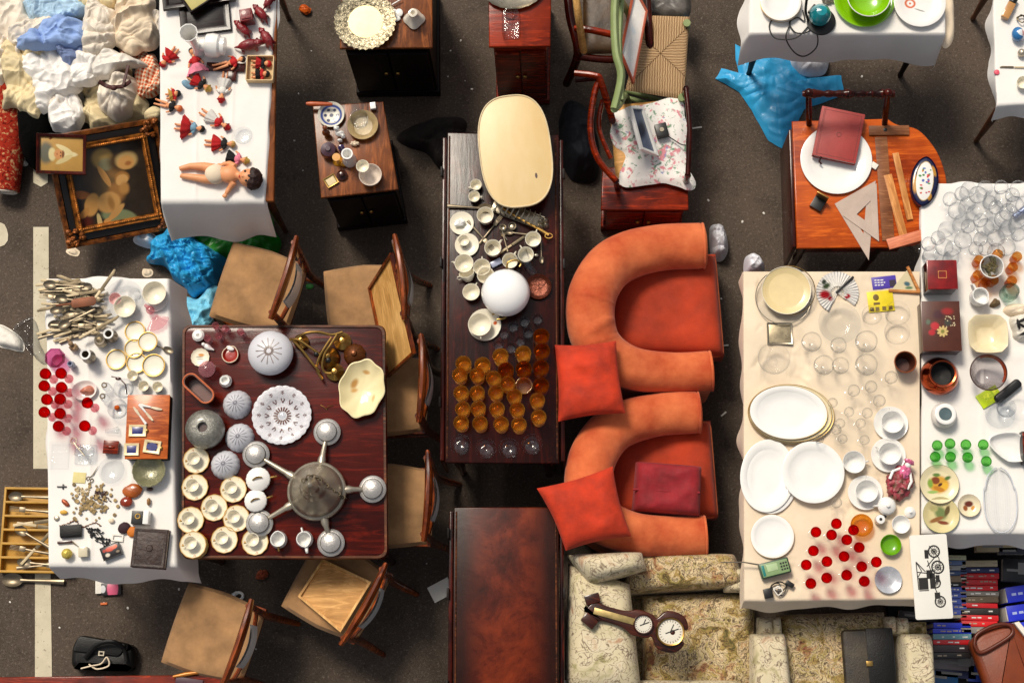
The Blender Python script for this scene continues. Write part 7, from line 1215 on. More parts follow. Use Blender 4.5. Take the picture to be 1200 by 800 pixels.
wplate('white oval platter standing half under the round plate', 899.5, 557, .165, ZI, None, .7, .02, .76, 1.03, None, 'platter', 'platter', None, -8); wplate('second white oval platter showing beneath the first one', 903, 560, .165, ZI-.001, None, .7, .012, .76, 1.0, None, 'platter', 'platter', None, -4)
wplate('large round white plate overlapping the oval platter', 953, 553, .143, ZI+.022, None, .68, .02); wplate('white plate with a thin gold rim at the cloth corner', 905, 628, .1, ZI, None, .68, .016, 1, 1, mat('thin_gilt', '#cfae7c', .3))
gcl = [(1044, 496, 'farthest of the three by the wine glasses', 95), (1041, 533, 'middle of the three, beside the pink figurine', 150), (1014, 577, 'nearest of the three, by the sugar pot', 85)]
for px, py, lb, r_ in gcl: place('wsauc', mk('saucer', pl_prof(.08, .016, .55), M_white, 44), px, py, ZI, .014, 'white saucer ' + lb, 'saucer', 'white saucers on the cream cloth'); place('wtc', mk_cup('teacup', .052, .055, M_white, None, .6, .018), px+2, py-2, ZI+.008, .055, 'white teacup ' + lb, 'cup', 'white teacups on the cream cloth', r_)
place('wtc', None, 1001, 541, ZI, .055, 'white teacup without a saucer near the round plate', 'cup', None, 5)
t = thing('figurine', 'pink and white lacy lady figurine lying among the teacups', 'figurine', loc(1055, 561, ZI), 65); part('skirt', MB().ell((-.02, 0, .03), (.075, .055, .032), lump=.5, seed=3, lf=4, n=40, m=24), mat('crimson_lace', '#9c2440', .4, var=.6, scale=40, bump=.6, bscale=60, col2='#5a4a34'), t); part('bodice', MB().ell((.03, 0, .05), (.035, .026, .022), lump=.3, seed=5, n=24), mat('pink_china_lace', '#d86a94', .3, var=.3, scale=50, coat=.3), t); part('head', MB().ell((.062, 0, .058), (.016, .015, .016)), M_white, t); part('arm', MB().tube([(.04, .02, .05), (.01, .05, .05), (-.03, .05, .05)], .007, 8).tube([(.04, -.02, .05), (.0, -.045, .05), (-.04, -.04, .05)], .007, 8), M_white, t); part('hat', MB().ell((.078, 0, .06), (.012, .024, .022), lump=.3), mat('pink_china_lace', '#d86a94'), t)
t = thing('sugar_pot', 'small lidded white pot beside the nearest teacup', 'pot', loc(1040, 592, ZI, .05)); part('body', L([(0, 0), (.024, 0), (.04, .02), (.042, .035), (.036, .045)], 34), M_white, t); part('lid', L([(.036, .046), (.024, .056), (.008, .06), (.009, .07), (0, .072)], 34), M_white, t); part('handle', MB().tube([(-.04, 0, .035), (-.056, 0, .04), (-.06, 0, .03), (-.04, 0, .018)], .004, 8), M_white, t)
t = thing('pepper_pot', 'white shaker with a dark spotted top', 'shaker', loc(1032, 608, ZI, .05)); part('body', L([(0, 0), (.02, 0), (.024, .02), (.018, .04), (.02, .05), (0, .054)], 24), M_white, t); part('holes', MB().lathe([(0, .0548), (.007, .054)], 12).ell((.02, .014, .04), (.01, .007, .006)), M_black, t)
single('china_lid', L([(.024, 0), (.026, .006), (.014, .016), (.006, .02), (.006, .028), (0, .03)], 24), M_white, 'white knobbed lid by the cloth edge', 'lid', loc(1066, 600, ZI)); place('wtb', mk('bowl', cup_prof(.042, .04, .55), M_white), 1056, 614, ZI, .04, 'white teabowl without a handle', 'bowl'); place('wtb2', mk('amber_bowl', cup_prof(.052, .04, .5), M_amber), 1010, 615, ZI, .04, 'amber glass bowl among the red glasses', 'bowl')  # the knobbed white piece is a lid
place('gnb', mk('bowl', cup_prof(.048, .035, .45), mat('green_glaze', '#6aa80a', .2, var=.2, coat=.5)), 1044, 638, ZI, .035, 'small green glazed bowl', 'bowl'); wplate('silvery white saucer with ribbed rim at the cloth corner', 1041, 679, .062, ZI, mat('silver_white', '#b9bcc2', .25, .3, .15, 30), .5, .016, name='saucer', cat='saucer')
for (x, y), lb in zip([(401, 444), (321, 477), (382, 488), (442, 507), (311, 550), (490, 537), (431, 572), (283, 605), (364, 592), (468, 469), (500, 612), (557, 594), (441, 645), (363, 656), (301, 678), (510, 669)], ['farthest of all', 'at the outer side of the second row', 'second in the second row', 'third in the second row', 'at the outer side of the third row', 'below the amber bowl', 'in the very middle', 'outermost, above the radio', 'inside the outermost one', 'standing before the amber bowl', 'behind the ribbed saucer, outer', 'beside the green bowl and the ribbed saucer', 'second in the nearest row', 'next to the nearest outer one', 'nearest to the radio cable', 'nearest the ribbed saucer']):
    place('red2', mk_wine('red_glass', .0245, .13, M_ruby, M_glass, .44), *g4r(x, y), ZI, .13, 'red bowled clear stemmed glass ' + lb, 'glass', 'red glasses on the cream cloth')
g6r = lambda x, y: (940+x/6.667, 360+y/6.667); g6s = lambda x, y: (940+x/6.667, 440+y/6.667)
snif = mk_wine('brandy_glass', .047, .12, M_glass, M_glass, .6, True, .75)
for (x, y), s, lb in [((75, 270), 1, 'outermost in the far row'), ((290, 290), .8, 'smaller, second in the far row'), ((500, 270), 1.1, 'large, third in the far row'), ((170, 450), 1, 'outermost in the near row'), ((305, 450), .85, 'second in the near row'), ((500, 450), 1.1, 'large, third in the near row')]: place('snif', snif, *g6r(x, y), ZI, .1, 'clear brandy glass ' + lb, 'glass', 'clear brandy glasses', 0, s)
for (x, y), r_, lb in [((545, 60), .048, 'clear glass bowl beside the yellow leaflet'), ((745, 45), .06, 'clear glass bowl half under the yellow leaflet'), ((742, 195), .06, 'clear glass bowl beside the painted box')]: place('cgb%g' % r_, mk('glass_bowl', cup_prof(r_, .04, .55), M_glass, 40), *g6r(x, y), ZI, .04, lb, 'bowl')
swine = mk_wine('wine_glass', .026, .105, M_glass, M_glass, .5, fr=.9)
for (x, y), s, lb in [((400, 120), 1.1, 'farthest, beside a larger one'), ((535, 90), 1.1, 'second from the beaker'), ((690, 20), 1.15, 'nearest the terracotta beaker'), ((600, 200), 1.1, 'behind the far teacup'), ((370, 280), .9, 'middle of the cluster'), ((510, 290), .95, 'next to the far teacup'), ((300, 370), .9, 'toward the round plate'), ((270, 420), .9, 'nearest the oval platter stack'), ((460, 370), .9, 'between the two teacup rows'), ((320, 490), .85, 'nearest the round plate'), ((490, 500), .9, 'beside the middle teacup'), ((240, 210), .9, 'touching the gold lined platter'), ((140, 490), .8, 'squeezed between platter and plate')]: place('swine', swine, *g6s(x, y), ZI, .1, 'small clear wine glass ' + lb, 'glass', 'small clear wine glasses', 0, s)
place('swine', None, *g4r(402, 362), ZI, .1, 'small clear wine glass beside the nearest teacup saucer', 'glass', 'small clear wine glasses', 0, .95)
# radio
t = thing('radio', 'green handheld radio with a long silver aerial', 'radio', loc(907, 666, ZI), 14); part('case', MB().box((0, 0, .02), (.14, .072, .038), 0, .008), mat('dark_green_plastic', '#23402c', .4), t); part('face', MB().box((0, 0, .0405), (.125, .06, .004), 0, .002), mat('pale_green_face', '#7f9a6a', .4), t); part('screen', MB().box((-.012, .006, .0432), (.05, .032, .0024), 0, .001), mat('green_screen', '#a9bf92', .2), t); bt = MB()
for r_ in range(3):
    for c__ in range(3): bt.box((.03+.012*c__, .014-.014*r_, .0432), (.008, .008, .002), 0, .001)
part('buttons', bt, M_black, t); part('band', MB().box((-.054, 0, .0432), (.012, .05, .0022), 0, .001), mat('teal_band', '#1c7a74', .4), t); part('aerial', MB().tube([(-.06, .03, .03), (-.13, .06, .04), (-.235, .085, .05)], [.004, .003, .002], 8), M_silver, t)
t = thing('adapter', 'black mains adapter with its coiled cable beside the radio', 'adapter', loc(906, 692, ZI), 0); part('plug', MB().box((-.025, -.012, .016), (.04, .045, .03), 10, .005), M_black, t); part('plug', MB().box((.075, .03, .012), (.04, .022, .02), -35, .004), M_black, t); part('cable', MB().tube(cat_rom([(-.02, 0, .015), (.0, .03, .01), (.03, .03, .012), (.02, -.01, .015), (.04, -.02, .01), (.06, .02, .012), (.03, .04, .014), (-.01, .02, .016), (.03, -.005, .02), (.07, .03, .012)], 6, False), .003, 6), M_black, t); part('pale_cable', MB().tube(cat_rom([(0, 0, .02), (.02, .02, .02), (.04, 0, .02), (.02, -.02, .02), (0, .01, .022), (.03, .01, .02)], 6, False), .003, 6), M_paper, t)
# ------------------------------------------------------------------ far right table
ZF = ZI-.012
g5r = lambda x, y: (1060+x/3.636, 200+y/3.636); gg = lambda x, y: (1070+x/7.27, 200+y/7.27); gf = lambda x, y: (1060+x/3.333, 400+y/3.333)
FLD = [(400, 215), (545, 215), (620, 140), (735, 160), (890, 165), (680, 225), (830, 225), (365, 350), (530, 350), (690, 330), (805, 360), (290, 490), (455, 490), (610, 490), (815, 480), (560, 600), (420, 600), (690, 450), (120, 640), (260, 660), (330, 740), (600, 680), (790, 660), (470, 280), (300, 260), (940, 300), (900, 420), (200, 590), (700, 580), (480, 150), (640, 290), (860, 300), (420, 430), (560, 440), (760, 420), (350, 650), (520, 680), (700, 700), (160, 700), (880, 560), (760, 250)]
WH = ['behind the porcelain box', 'second along the far edge', 'third along the far edge', 'fourth along the far edge', 'fifth along the far edge', 'just inside the far edge', 'inside the far edge near the blue glass', 'beside the rounded table end', 'in the middle, second row', 'in the middle, third along the second row', 'beside the dark rimmed glass', 'beside the pinkish rule', 'above the cloth crease', 'behind the cork jar', 'behind the amber tumblers', 'next to the cork jar lid', 'on the cloth crease', 'in the centre of the glasses', 'nearest the cloth corner', 'behind the plain red box', 'touching the plain red box', 'touching the cork jar', 'touching the amber tumblers', 'off the row near the far edge', 'nearest the white porcelain lid', 'near the view edge, farther', 'near the view edge, nearer', 'between rule and red box', 'left over between two rows', 'between the first two at the far edge', 'set between the second and far rows', 'beside the steel blue tube', 'close above the cloth crease', 'close behind the crease middle', 'in the middle right of centre', 'beside the crease, toward the red box', 'beside the crease, toward the corks', 'between cork jar and amber tumblers', 'behind the plain red box corner', 'at the view edge above the amber tumblers', 'right behind the far edge row']
for i, ((x, y), lb) in enumerate(zip(FLD, WH)):
    nm, b = (('flute', mk_wine('wine_glass', .034, .13, M_glass, M_glass, .5, fr=.72)), ('gob', mk_wine('wine_glass', .042, .11, M_glass, M_glass, .58, fr=.62)), ('tmb', mk('tumbler', tum_prof(.03, .038, .08), M_glass, 28)))[i*7 % 3]
    place('far' + nm, b, *gg(x, y), ZF, .09, ('clear tumbler ' if nm == 'tmb' else 'clear stemmed glass ') + lb, 'tumbler' if nm == 'tmb' else 'glass', 'clear tumblers massed on the white cloth' if nm == 'tmb' else 'clear stemmed glasses massed on the white cloth')
single('blue_glass', MB().tube([(-.04, 0, .02), (.04, .02, .03), (.09, .03, .03)], [.012, .018, .02], 14), mat('steel_blue', '#8a95b8', .2, .4), 'steel blue tube cut by the view edge', 'tube', loc(1196, 252, ZF), 20)
t = thing('wooden_box', 'tall glossy red box with a square inlay on its lid', 'box', loc(1104, 322, ZF, .12), 0); part('body', MB().box((0, 0, .056), (.136, .136, .112), 0, .004), mat('dark_red_lacquer', '#3c0706', .2, var=.3, coat=.4), t); part('lid', MB().box((0, 0, .12), (.14, .14, .014), 0, .004), mat('bright_red_lacquer', '#7e0a06', .18, var=.5, scale=12, coat=.5), t); part('inlay', MB().ring(.04, .036, .034, .03, .1265, .128), M_tan, t)
t = thing('wooden_box', 'low brown box with a flower painted lid', 'box', loc(1103, 382, ZF, .1), 0); part('body', MB().box((0, 0, .045), (.176, .234, .09), 0, .004), M_mah, t); bl = [(-.01, .055, .03, .025, 0, '#3c0c14', .5), (-.03, .0, .022, .022, 0, '#b01c24', .4), (-.045, -.03, .018, .016, 0, '#a8141e', .4), (.03, .07, .03, .02, 0, '#8e1c18', .6), (.03, .015, .02, .02, 0, '#3a3a30', .6), (-.06, .02, .012, .014, 0, '#4a5a44', .6)]
for i in range(9): a = i*TAU/9; bl.append((.005+.017*math.cos(a), -.025+.017*math.sin(a), .011, .006, i*40, '#c4ac6c', .3))
bl.append((.005, -.025, .009, .009, 0, '#7a7a34', .4)); rg = random.Random(6)
for i in range(16): bl.append((rg.uniform(.02, .07), rg.uniform(-.02, .06), .003, .003, 0, '#d0c09a', .3))
part('lid', MB().box((0, 0, .0965), (.18, .238, .012), 0, .004), blobs('flower_lid', '#4e2413', bl, .3, .3, .2, .008), t)
t = thing('jar', 'open white rimmed jar full of corks', 'jar', loc(1162.5, 312, ZF, .1)); part('body', L(tum_prof(.045, .056, .1, .004), 40), M_white, t); cc_ = MB(); rg = random.Random(9)
for i in range(22): a = rg.uniform(0, TAU); r_ = rg.uniform(0, .036); v = Vector((r_*math.cos(a), r_*math.sin(a), .08+rg.uniform(0, .012))); d = Vector((rg.uniform(-1, 1), rg.uniform(-1, 1), rg.uniform(-.3, .3))).normalized()*.015; cc_.tube([v-d, v+d], .007, 8)
part('contents', cc_, mat('corks', '#5e5230', .6, var=.6, scale=60, col2='#2c2c1c'), t)
for (x, y), lb in zip([(318, 380), (312, 445), (345, 475), (380, 465), (480, 365), (462, 410), (458, 468), (398, 355)], ['behind the cork jar, far', 'beside the cork jar, outer', 'in front of the cork jar, outer', 'in front of the cork jar, inner', 'farthest at the edge of the view', 'second at the edge of the view', 'behind the clear glass jar', 'hidden behind the cork jar']): place('atm', mk('amber_tumbler', tum_prof(.02, .024, .07), glass('honey_glass', '#fadcaa', '#dca050', 1, 0, 90, .14, '#e0a050'), 24), *g5r(x, y), ZF, .07, 'small amber tumbler ' + lb, 'tumbler', 'amber tumblers by the cork jar')
t = thing('milk_jug', 'white milk jug with an open spout', 'jug', loc(1149, 346, ZF, .08), -60); part('body', L([(0, 0), (.028, 0), (.042, .03), (.04, .055), (.034, .075), (.038, .085), (.034, .085), (.03, .075), (.036, .05), (0, .03)], 40, rip=lambda a, j, r: 1+.25*max(0, math.cos(a))**6*(j > .45)), M_white, t, 60); part('handle', MB().tube([(-.035, 0, .075), (-.06, 0, .08), (-.066, 0, .055), (-.038, 0, .03)], .006, 8), M_white, t)
place('cjar', mk('glass_jar', [(0, 0), (.04, 0), (.042, .05), (.036, .07), (.036, .085), (.031, .085), (.031, .07), (.037, .05), (0, .008)], glass('greenish_glass', '#eef6f2', '#5c7d78'), 32), 1186, 340, ZF, .085, 'round greenish glass jar by the milk jug', 'jar'); heapobj('driftwood', 'small brown knotted driftwood piece', 'driftwood', oval(1166, 355, 9, 6, 9, .3, 3, -20), ZF, .025, 3, mat('grey_brown_drift', '#6e5a3c', .8, var=.5, scale=40), amp=.02, fr=30, rings=14, segs=60)
heapobj('scarf', 'black and white patterned scarf at the view edge', 'scarf', [(1180, 372), (1192, 366), (1212, 368), (1212, 402), (1188, 400), (1184, 386)], ZF, .05, 4, blobs('zebra_cloth', '#d6d0c4', [(0, .02, .04, .008, 30, '#14100e', .3), (.01, -.01, .04, .008, -20, '#14100e', .3), (-.02, 0, .008, .03, 10, '#14100e', .3), (.02, -.04, .04, .01, 20, '#14100e', .3)], .85, 0, .05, .03), amp=.03, fr=14); heapobj('napkin', 'cream napkin tucked behind the square bowl', 'napkin', [(1174, 362), (1186, 354), (1212, 358), (1212, 370), (1184, 370)], ZF+.02, .025, 6, M_cream, amp=.015, fr=14, rings=14, segs=70)
t = thing('serving_bowl', 'cream square bowl with notched corners', 'bowl', loc(1158, 391, ZF, .06), 0)
rp = lambda a, j, r: (1 if r < .045 else 1/max(abs(math.cos(a)), abs(math.sin(a)))**.72*(1-.12*max(0, math.cos(4*(a-PI/4)))**8)); part('bowl', L([(0, 0), (.045, 0), (.05, .012), (.08, .055), (.093, .062), (.091, .065), (.076, .058), (.046, .016), (.04, .008), (0, .008)], 96, rip=rp), M_warmw, t, 60)
t = thing('copper_pot', 'shiny copper pot with a wide dark mouth', 'pot', loc(1104, 438, ZF, .1)); part('body', L([(0, 0), (.06, 0), (.085, .02), (.09, .045), (.078, .075), (.058, .1), (.06, .11)], 44, closed=True), mat('copper', '#a8492a', .16, 1, .25, 8), t); part('rim', L([(.056, .108), (.064, .112), (.062, .118), (.055, .116)], 44, closed=True), mat('copper', '#a8492a'), t); part('inside', L([(.055, .115), (.05, .06), (0, .05)], 40, closed=True), mat('black_inside', '#090504', .7), t)  # inner wall of the pot coloured near black
t = thing('glass_bowl', 'ribbed glass bowl with a dark amber rim leaning toward the viewer', 'bowl', loc(1156, 438, ZF, .06)); part('bowl', L([(0, 0), (.035, 0), (.04, .01), (.07, .07), (.084, .1), (.081, .1), (.066, .07), (.036, .014), (0, .01)], 64, rip=lambda a, j, r: 1+.015*math.sin(a*16)), glass('smoky_glass', '#eae8ea', '#857a78'), t, 60); part('amber_band', MB().grid(lambda u, v: ((.0825-.008*v)*math.cos(-.6+u*2.6), (.0825-.008*v)*math.sin(-.6+u*2.6), .101-.02*v), 30, 3), mat('amber_enamel', '#b5450c', .3), t); part('rim', MB().tube([(.084*math.cos(a), .084*math.sin(a), .101) for a in [i*TAU/48 for i in range(49)]], .0028, 6), M_brown, t)
t = thing('packet', 'neon yellow green packet under the amber rimmed bowl', 'packet', loc(1159, 465, ZF+.002), 30); part('sheet', MB().box((0, 0, .004), (.11, .07, .006), 0, .003), mat('neon_yellow', '#b8cf0a', .35), t); part('print', MB().box((.01, .005, .0075), (.07, .03, .001), 0, 0), mat('neon_print', '#d6dd3a', .35, var=.6, scale=60, col2='#7fa80a'), t)
t = thing('spectacle_case', 'long black spectacle case beside the yellow packet', 'case', loc(1180, 459, ZF), 38); part('body', MB().prism(rrect(.15, .045, .018), 0, .03, .011), M_black, t); part('hinge', MB().box((0, .021, .016), (.06, .004, .006), 0, .001), M_pewter, t)
jug('ginger_jar', 'round white vase with faint gold sprigs', 'vase', 1108, 485, .07, .05, mat('gold_sprig_white', '#dcd7d0', .25, var=.12, scale=22, coat=.4), M_white, ZF, 36); t = COL.objects[-1].parent; part('mouth', L([(0, .066), (.031, .068)], 28, closed=True), mat('teal_grey_mouth', '#4f6266', .3), t)  # flat teal-grey disc stands in for the open mouth
wplate('clear glass dish behind the white boat dish', 1172, 485, .07, ZF, M_glassc, .5, .03, name='glass_dish', cat='dish'); place('gcup', mk('glass_cup', cup_prof(.045, .05, .6), M_glassc), 1179, 478, ZF+.02, .04, 'clear glass cup standing in the clear dish', 'cup'); wplate('faint clear saucer at the view edge', 1194, 478, .06, ZF, M_glass, .5, .02, name='saucer', cat='saucer')
for (x, y), lb in zip([(128, 405), (178, 398), (240, 402), (308, 402), (120, 450), (180, 450), (247, 452), (320, 467)], ['first in the far row', 'second in the far row', 'third in the far row', 'fourth in the far row, by the boat dish', 'first in the near row', 'second in the near row', 'third in the near row', 'fourth in the near row']): place('grt', mk_wine('green_glass', .0245, .06, M_greeng, M_glass, .7, fr=1.0), *gf(x, y), ZF, .06, 'little green liqueur glass ' + lb, 'glass', 'green liqueur glasses')
t = thing('boat_dish', 'white boat shaped dish cut by the view edge', 'dish', loc(1186, 524, ZF, .03), -18); mb = L(cup_prof(.075, .04, .55, .004), 48)
for v in mb.v: v.x *= 1.5*(1 if v.x > 0 else 1.0); v.y *= .95*(1-abs(v.x)*2.6)
part('dish', mb, M_white, t, 60)
t = thing('box', 'dark red and black box at the view edge beside the boat dish', 'box', loc(1201, 526, ZF)); part('body', MB().box((0, 0, .03), (.05, .15, .06), 0, .004), M_black, t); part('lid', MB().box((0, .02, .062), (.05, .1, .005), 0, .002), M_redcab, t)
wplate('cream plate painted with golden fruit, farther of two', 1101, 567, .09, ZF+.004, blobs('golden_fruit_china', '#dfd2ab', [(0, 0, .05, .045, 0, '#c9952c', .3), (-.015, .02, .02, .018, 0, '#7a3a14', .3), (.02, -.01, .024, .02, 0, '#d9a82c', .3), (.0, -.02, .03, .012, -20, '#b5761c', .3), (-.04, .005, .014, .024, 0, '#7a9a3a', .5), (.04, .03, .018, .01, 30, '#4a6a2a', .5), (-.01, .045, .02, .01, 0, '#5c7a34', .5), (-.03, -.035, .03, .008, 0, '#8fae5c', .5), (.005, .0, .012, .008, 40, '#4a2410', .4)], .2, .4, .06, .014), .7, .016, 1, 1, M_brown)
wplate('green cream plate painted with leaves, overlapped by the fruit plate', 1103, 603, .083, ZF, blobs('leaf_china', '#cfc08c', [(.0, .01, .03, .04, 30, '#6a7a44', .5), (-.02, -.02, .04, .012, 20, '#8a5a2c', .4), (.03, .02, .012, .03, -20, '#5c4a24', .4), (-.03, .03, .02, .016, 0, '#a8a06a', .5), (.01, -.035, .03, .01, -10, '#7a3a18', .4)], .2, .4, .08, .014), .7, .016, 1, 1, M_olive)
wplate('small cream bowl painted with brown leaves', 1136, 592, .052, ZF, blobs('brown_leaf_china', '#ddd0b0', [(0, .01, .022, .016, 0, '#5e2410', .4), (-.015, -.01, .012, .016, 20, '#8a4a1c', .4), (.02, -.01, .01, .012, 0, '#c98a3a', .4)], .2, .4, .06, .012), .6, .02, 1, 1, M_brown, 'bowl', 'bowl')
t = thing('glass_tray', 'long leaf shaped ribbed glass tray', 'tray', loc(1171, 586, ZF), 0); mb = MB()
mb.grid(lambda u, v: ((u-.5)*2*.075*max(.02, 1-abs(2*v-1)**2.6)**.5*(1-.1*(v < .3)), (v-.5)*-.3, .006+.014*abs(2*u-1)**4+.0025*math.sin(u*90)), 60, 40); part('tray', mb, M_glassc, t, 80); part('rim', MB().tube([(s*.075*max(.02, 1-abs(2*v-1)**2.6)**.5*(1-.1*(v < .3)), (v-.5)*-.3, .02) for s, v in [(1, i/24) for i in range(25)]+[(-1, 1-i/24) for i in range(25)]], .003, 6), mat('pale_glass_rim', '#c9ccd2', .2), t)
# print card leaning at the table corner
cA, cB, cC, cD = at(1066, 627, .79), at(1110, 627, .79), at(1116, 722, .77), at(1073, 726, .77); c = (cA+cB+cC+cD)/4; t = thing('print_card', 'white card with a black drawing of old motorcycles', 'card', c); ex = ((cB-cA)+(cC-cD)).normalized(); ey = ((cA-cD)+(cB-cC)); ey = (ey-ex*ey.dot(ex)).normalized(); t.rotation_euler = Matrix((ex, ey, ex.cross(ey))).transposed().to_euler(); W_, H_ = (cB-cA).length, (cA-cD).length
part('card', MB().prism(rrect(W_, H_, .01), -.006, 0, .001), mat('board_white', '#dcd9d0', .6, var=.03), t)
mm = lambda x, y: (-W_/2+(x-200)/195*W_, H_/2-(y-75)/410*H_); ink = MB(); zi = .0012
def wheel(x, y, r, n=18): 
    cx, cy = mm(x, y); k = r/195*W_
    ink.tube([(cx+k*math.cos(a), cy+k*1.05*math.sin(a), zi) for a in [i*TAU/24 for i in range(25)]], k*.14, 5, flat=.3).tube([(cx+k*.45*math.cos(a), cy+k*.45*math.sin(a), zi) for a in [i*TAU/16 for i in range(17)]], k*.07, 5, flat=.3)
    for i in range(7): a = i*PI/7; ink.tube([(cx-k*math.cos(a), cy-k*math.sin(a), zi), (cx+k*math.cos(a), cy+k*math.sin(a), zi)], k*.03, 4, flat=.3)
def inkl(pts, r): ink.tube([(*mm(x, y), zi) for x, y in pts], r, 5, flat=.25)
for a in ((322, 158, 28), (335, 235, 30), (318, 310, 24), (334, 402, 26)): wheel(*a)
for a in ([(300, 130), (345, 190), (350, 250)], [(285, 200), (300, 260), (310, 330), (330, 380)], [(275, 250), (320, 250)], [(225, 205), (228, 340)], [(225, 205), (270, 255)], [(228, 255), (280, 262)], [(228, 285), (280, 285)], [(230, 345), (280, 345)], [(330, 180), (300, 210), (280, 230)], [(225, 205), (250, 250), (228, 280)]): inkl(a, .0022)
for (x, y, a, b) in ((255, 312, 24, 30), (290, 268, 16, 22), (303, 300, 14, 40), (322, 372, 14, 16), (282, 170, 10, 22), (330, 290, 10, 18)): cx, cy = mm(x, y); ink.box((cx, cy, zi), (a*2/195*W_, b*2/195*W_, .0008), 0, 0)
part('drawing', ink, mat('printing_ink', '#161412', .7, var=.3), t)
# ------------------------------------------------------------------ books, spines up
BK = []; 
def col(cx, w_, rows, y0, dz=.0): 
    y = y0
    for cl, th, lab in rows: BK.append((cx, y+th/2, w_, th, cl, lab)); y += th
col(1148, 44, [('#c9b894', 8, 'buff book with a pale spine at the far end of the middle row'), ('#1f2a5e', 7, 'navy book next after the buff book'), ('#d8141c', 7, 'red book third in the middle row'), ('#dc1c22', 7, 'red book fourth in the middle row'), ('#d8141c', 7, 'red book with an orange tab in the middle row'), ('#8a8178', 6, 'grey book after the red book with the tab'), ('#6b5a44', 8, 'brown pictured book in the middle row'), ('#d8161e', 6, 'red book just after the brown pictured one'), ('#2c2620', 8, 'black book with an orange end'), ('#d6161c', 7, 'red book after the black one with the orange end'), ('#e01a20', 7, 'last red book in the middle row'), ('#8f8d8a', 8, 'grey book partly under the brown bag')], 656)
col(1120, 26, [('#c9c9a0', 6, 'pale green book beside the print card, farthest'), ('#6e86b0', 6, 'faded blue book beside the print card'), ('#c4c2bc', 6, 'white book beside the print card'), ('#4c6490', 6, 'steel blue book beside the print card'), ('#9c8468', 8, 'tan book beside the print card'), ('#17120f', 5, 'black book beside the print card'), ('#4a5cb4', 7, 'blue red lettered book, first of its set'), ('#485ab0', 7, 'blue red lettered book, second of its set'), ('#4a5cb4', 7, 'blue red lettered book, third of its set'), ('#485ab0', 6, 'blue red lettered book, fourth of its set'), ('#4a5cb4', 6, 'blue red lettered book, last of its set'), ('#b0a894', 4, 'thin buff book after the blue set')], 650)
col(1116, 44, [('#1a34cc', 7, 'bright blue book under the print card foot'), ('#2240d8', 6, 'bright blue book, second below the print card'), ('#6a9aa8', 7, 'pale blue green pictured book'), ('#d81a20', 6, 'red book below the pale pictured one'), ('#3a2a2c', 9, 'dark book with a white label'), ('#1c1412', 7, 'black brown book near the floral chair arm')], 729)
for cx, cy, w_, th, cl, lab in BK:
    zt = .24; hgt = .19; a = at(cx, cy, zt); k = K(zt); t = thing('book', lab, 'book', (a.x, a.y, zt-hgt), random.uniform(-1.5, 1.5), 'books standing spine up'); m = mat('cover' + cl, cl, .4, var=.12, coat=.2)
    W2 = w_*k*random.uniform(.92, 1.0); T2 = th*k*.9; part('cover', MB().box((0, 0, hgt-.004), (W2, T2, .008), 0, .003).box((0, T2/2-.0015, hgt/2-.004), (W2, .003, hgt-.012), 0, .001).box((0, -T2/2+.0015, hgt/2-.004), (W2, .003, hgt-.012), 0, .001), m, t); part('pages', MB().box((0, 0, hgt/2-.005), (W2*.97, T2-.0065, hgt-.014), 0, .001), M_paper, t)
    x = -W2*.4; tx = MB(); tone = M_white if cl not in ('#c9b894', '#c4c2bc', '#c9c9a0', '#b0a894') else M_brown
    while x < W2*.36:
        wd = random.uniform(.008, .03)
        if random.random() < .5: tx.box((x+wd/2, random.uniform(-.002, .002), hgt+.0004), (wd*.9, min(.006, T2*.3), .0006), 0, 0)
        x += wd+.004
    part('lettering', tx, mat('spine_print', '#b9a890', .6, var=.2) if random.random() < .5 else tone, t)
for px, py, lb, a in [(1192, 695, 'bright blue encyclopedia volume, farthest of four', -12), (1193, 717, 'bright blue encyclopedia volume, second of four', -10), (1194, 738, 'bright blue encyclopedia volume, third of four', -8), (1196, 758, 'bright blue encyclopedia volume, nearest of four', -8)]:
    t = thing('book', lb, 'book', loc(px+3, py, .05, .2), 8-90-a*0, 'bright blue volumes'); t.rotation_euler.z = R(8); part('cover', MB().box((0, 0, .2), (.13, .075, .01), 0, .004).box((0, .036, .1), (.13, .004, .19), 0, .001).box((0, -.036, .1), (.13, .004, .19), 0, .001), mat('ultramarine_cover', '#1a2ccc', .35, var=.1, coat=.2), t); part('pages', MB().box((-.002, 0, .1), (.13, .067, .188), 0, .001), M_paper, t); tx = MB()
    for k in range(3): tx.box((-.03+k*.032, 0, .2054), (.022, .012, .0008), 0, 0)
    part('lettering', tx, mat('pale_blue_print', '#a9b8e8', .5), t)
DB = [(1168, 640, 46, 12, '#c9b48a', 'cream cloth book at the far end under the white cloth hem', 0), (1186, 645, 30, 8, '#2c2c3c', 'dark slate book beside the cream cloth book', 0), (1190, 668, 28, 26, '#16181c', 'black boxed set with a white edge at the view edge', -4), (1076, 722, 44, 9, '#221c22', 'dark book half under the cream cloth, farthest', -8), (1080, 734, 46, 9, '#1c2240', 'dark navy book lying beside the floral chair, first', -8), (1086, 745, 48, 9, '#1f2a6a', 'dark blue book lying beside the floral chair, second', -9), (1082, 757, 48, 10, '#201c2a', 'black violet book lying beside the floral chair, third', -8), (1118, 776, 46, 18, '#8a7f80', 'pale pictured magazine lying askew at the near edge', -6), (1104, 793, 36, 14, '#1c5c8e', 'sky blue book at the near edge', -6), (1120, 789, 46, 9, '#2a3054', 'indigo book in front of the pictured magazine', -5), (1146, 789, 22, 18, '#18307e', 'royal blue book beneath the brown bag', -4)]
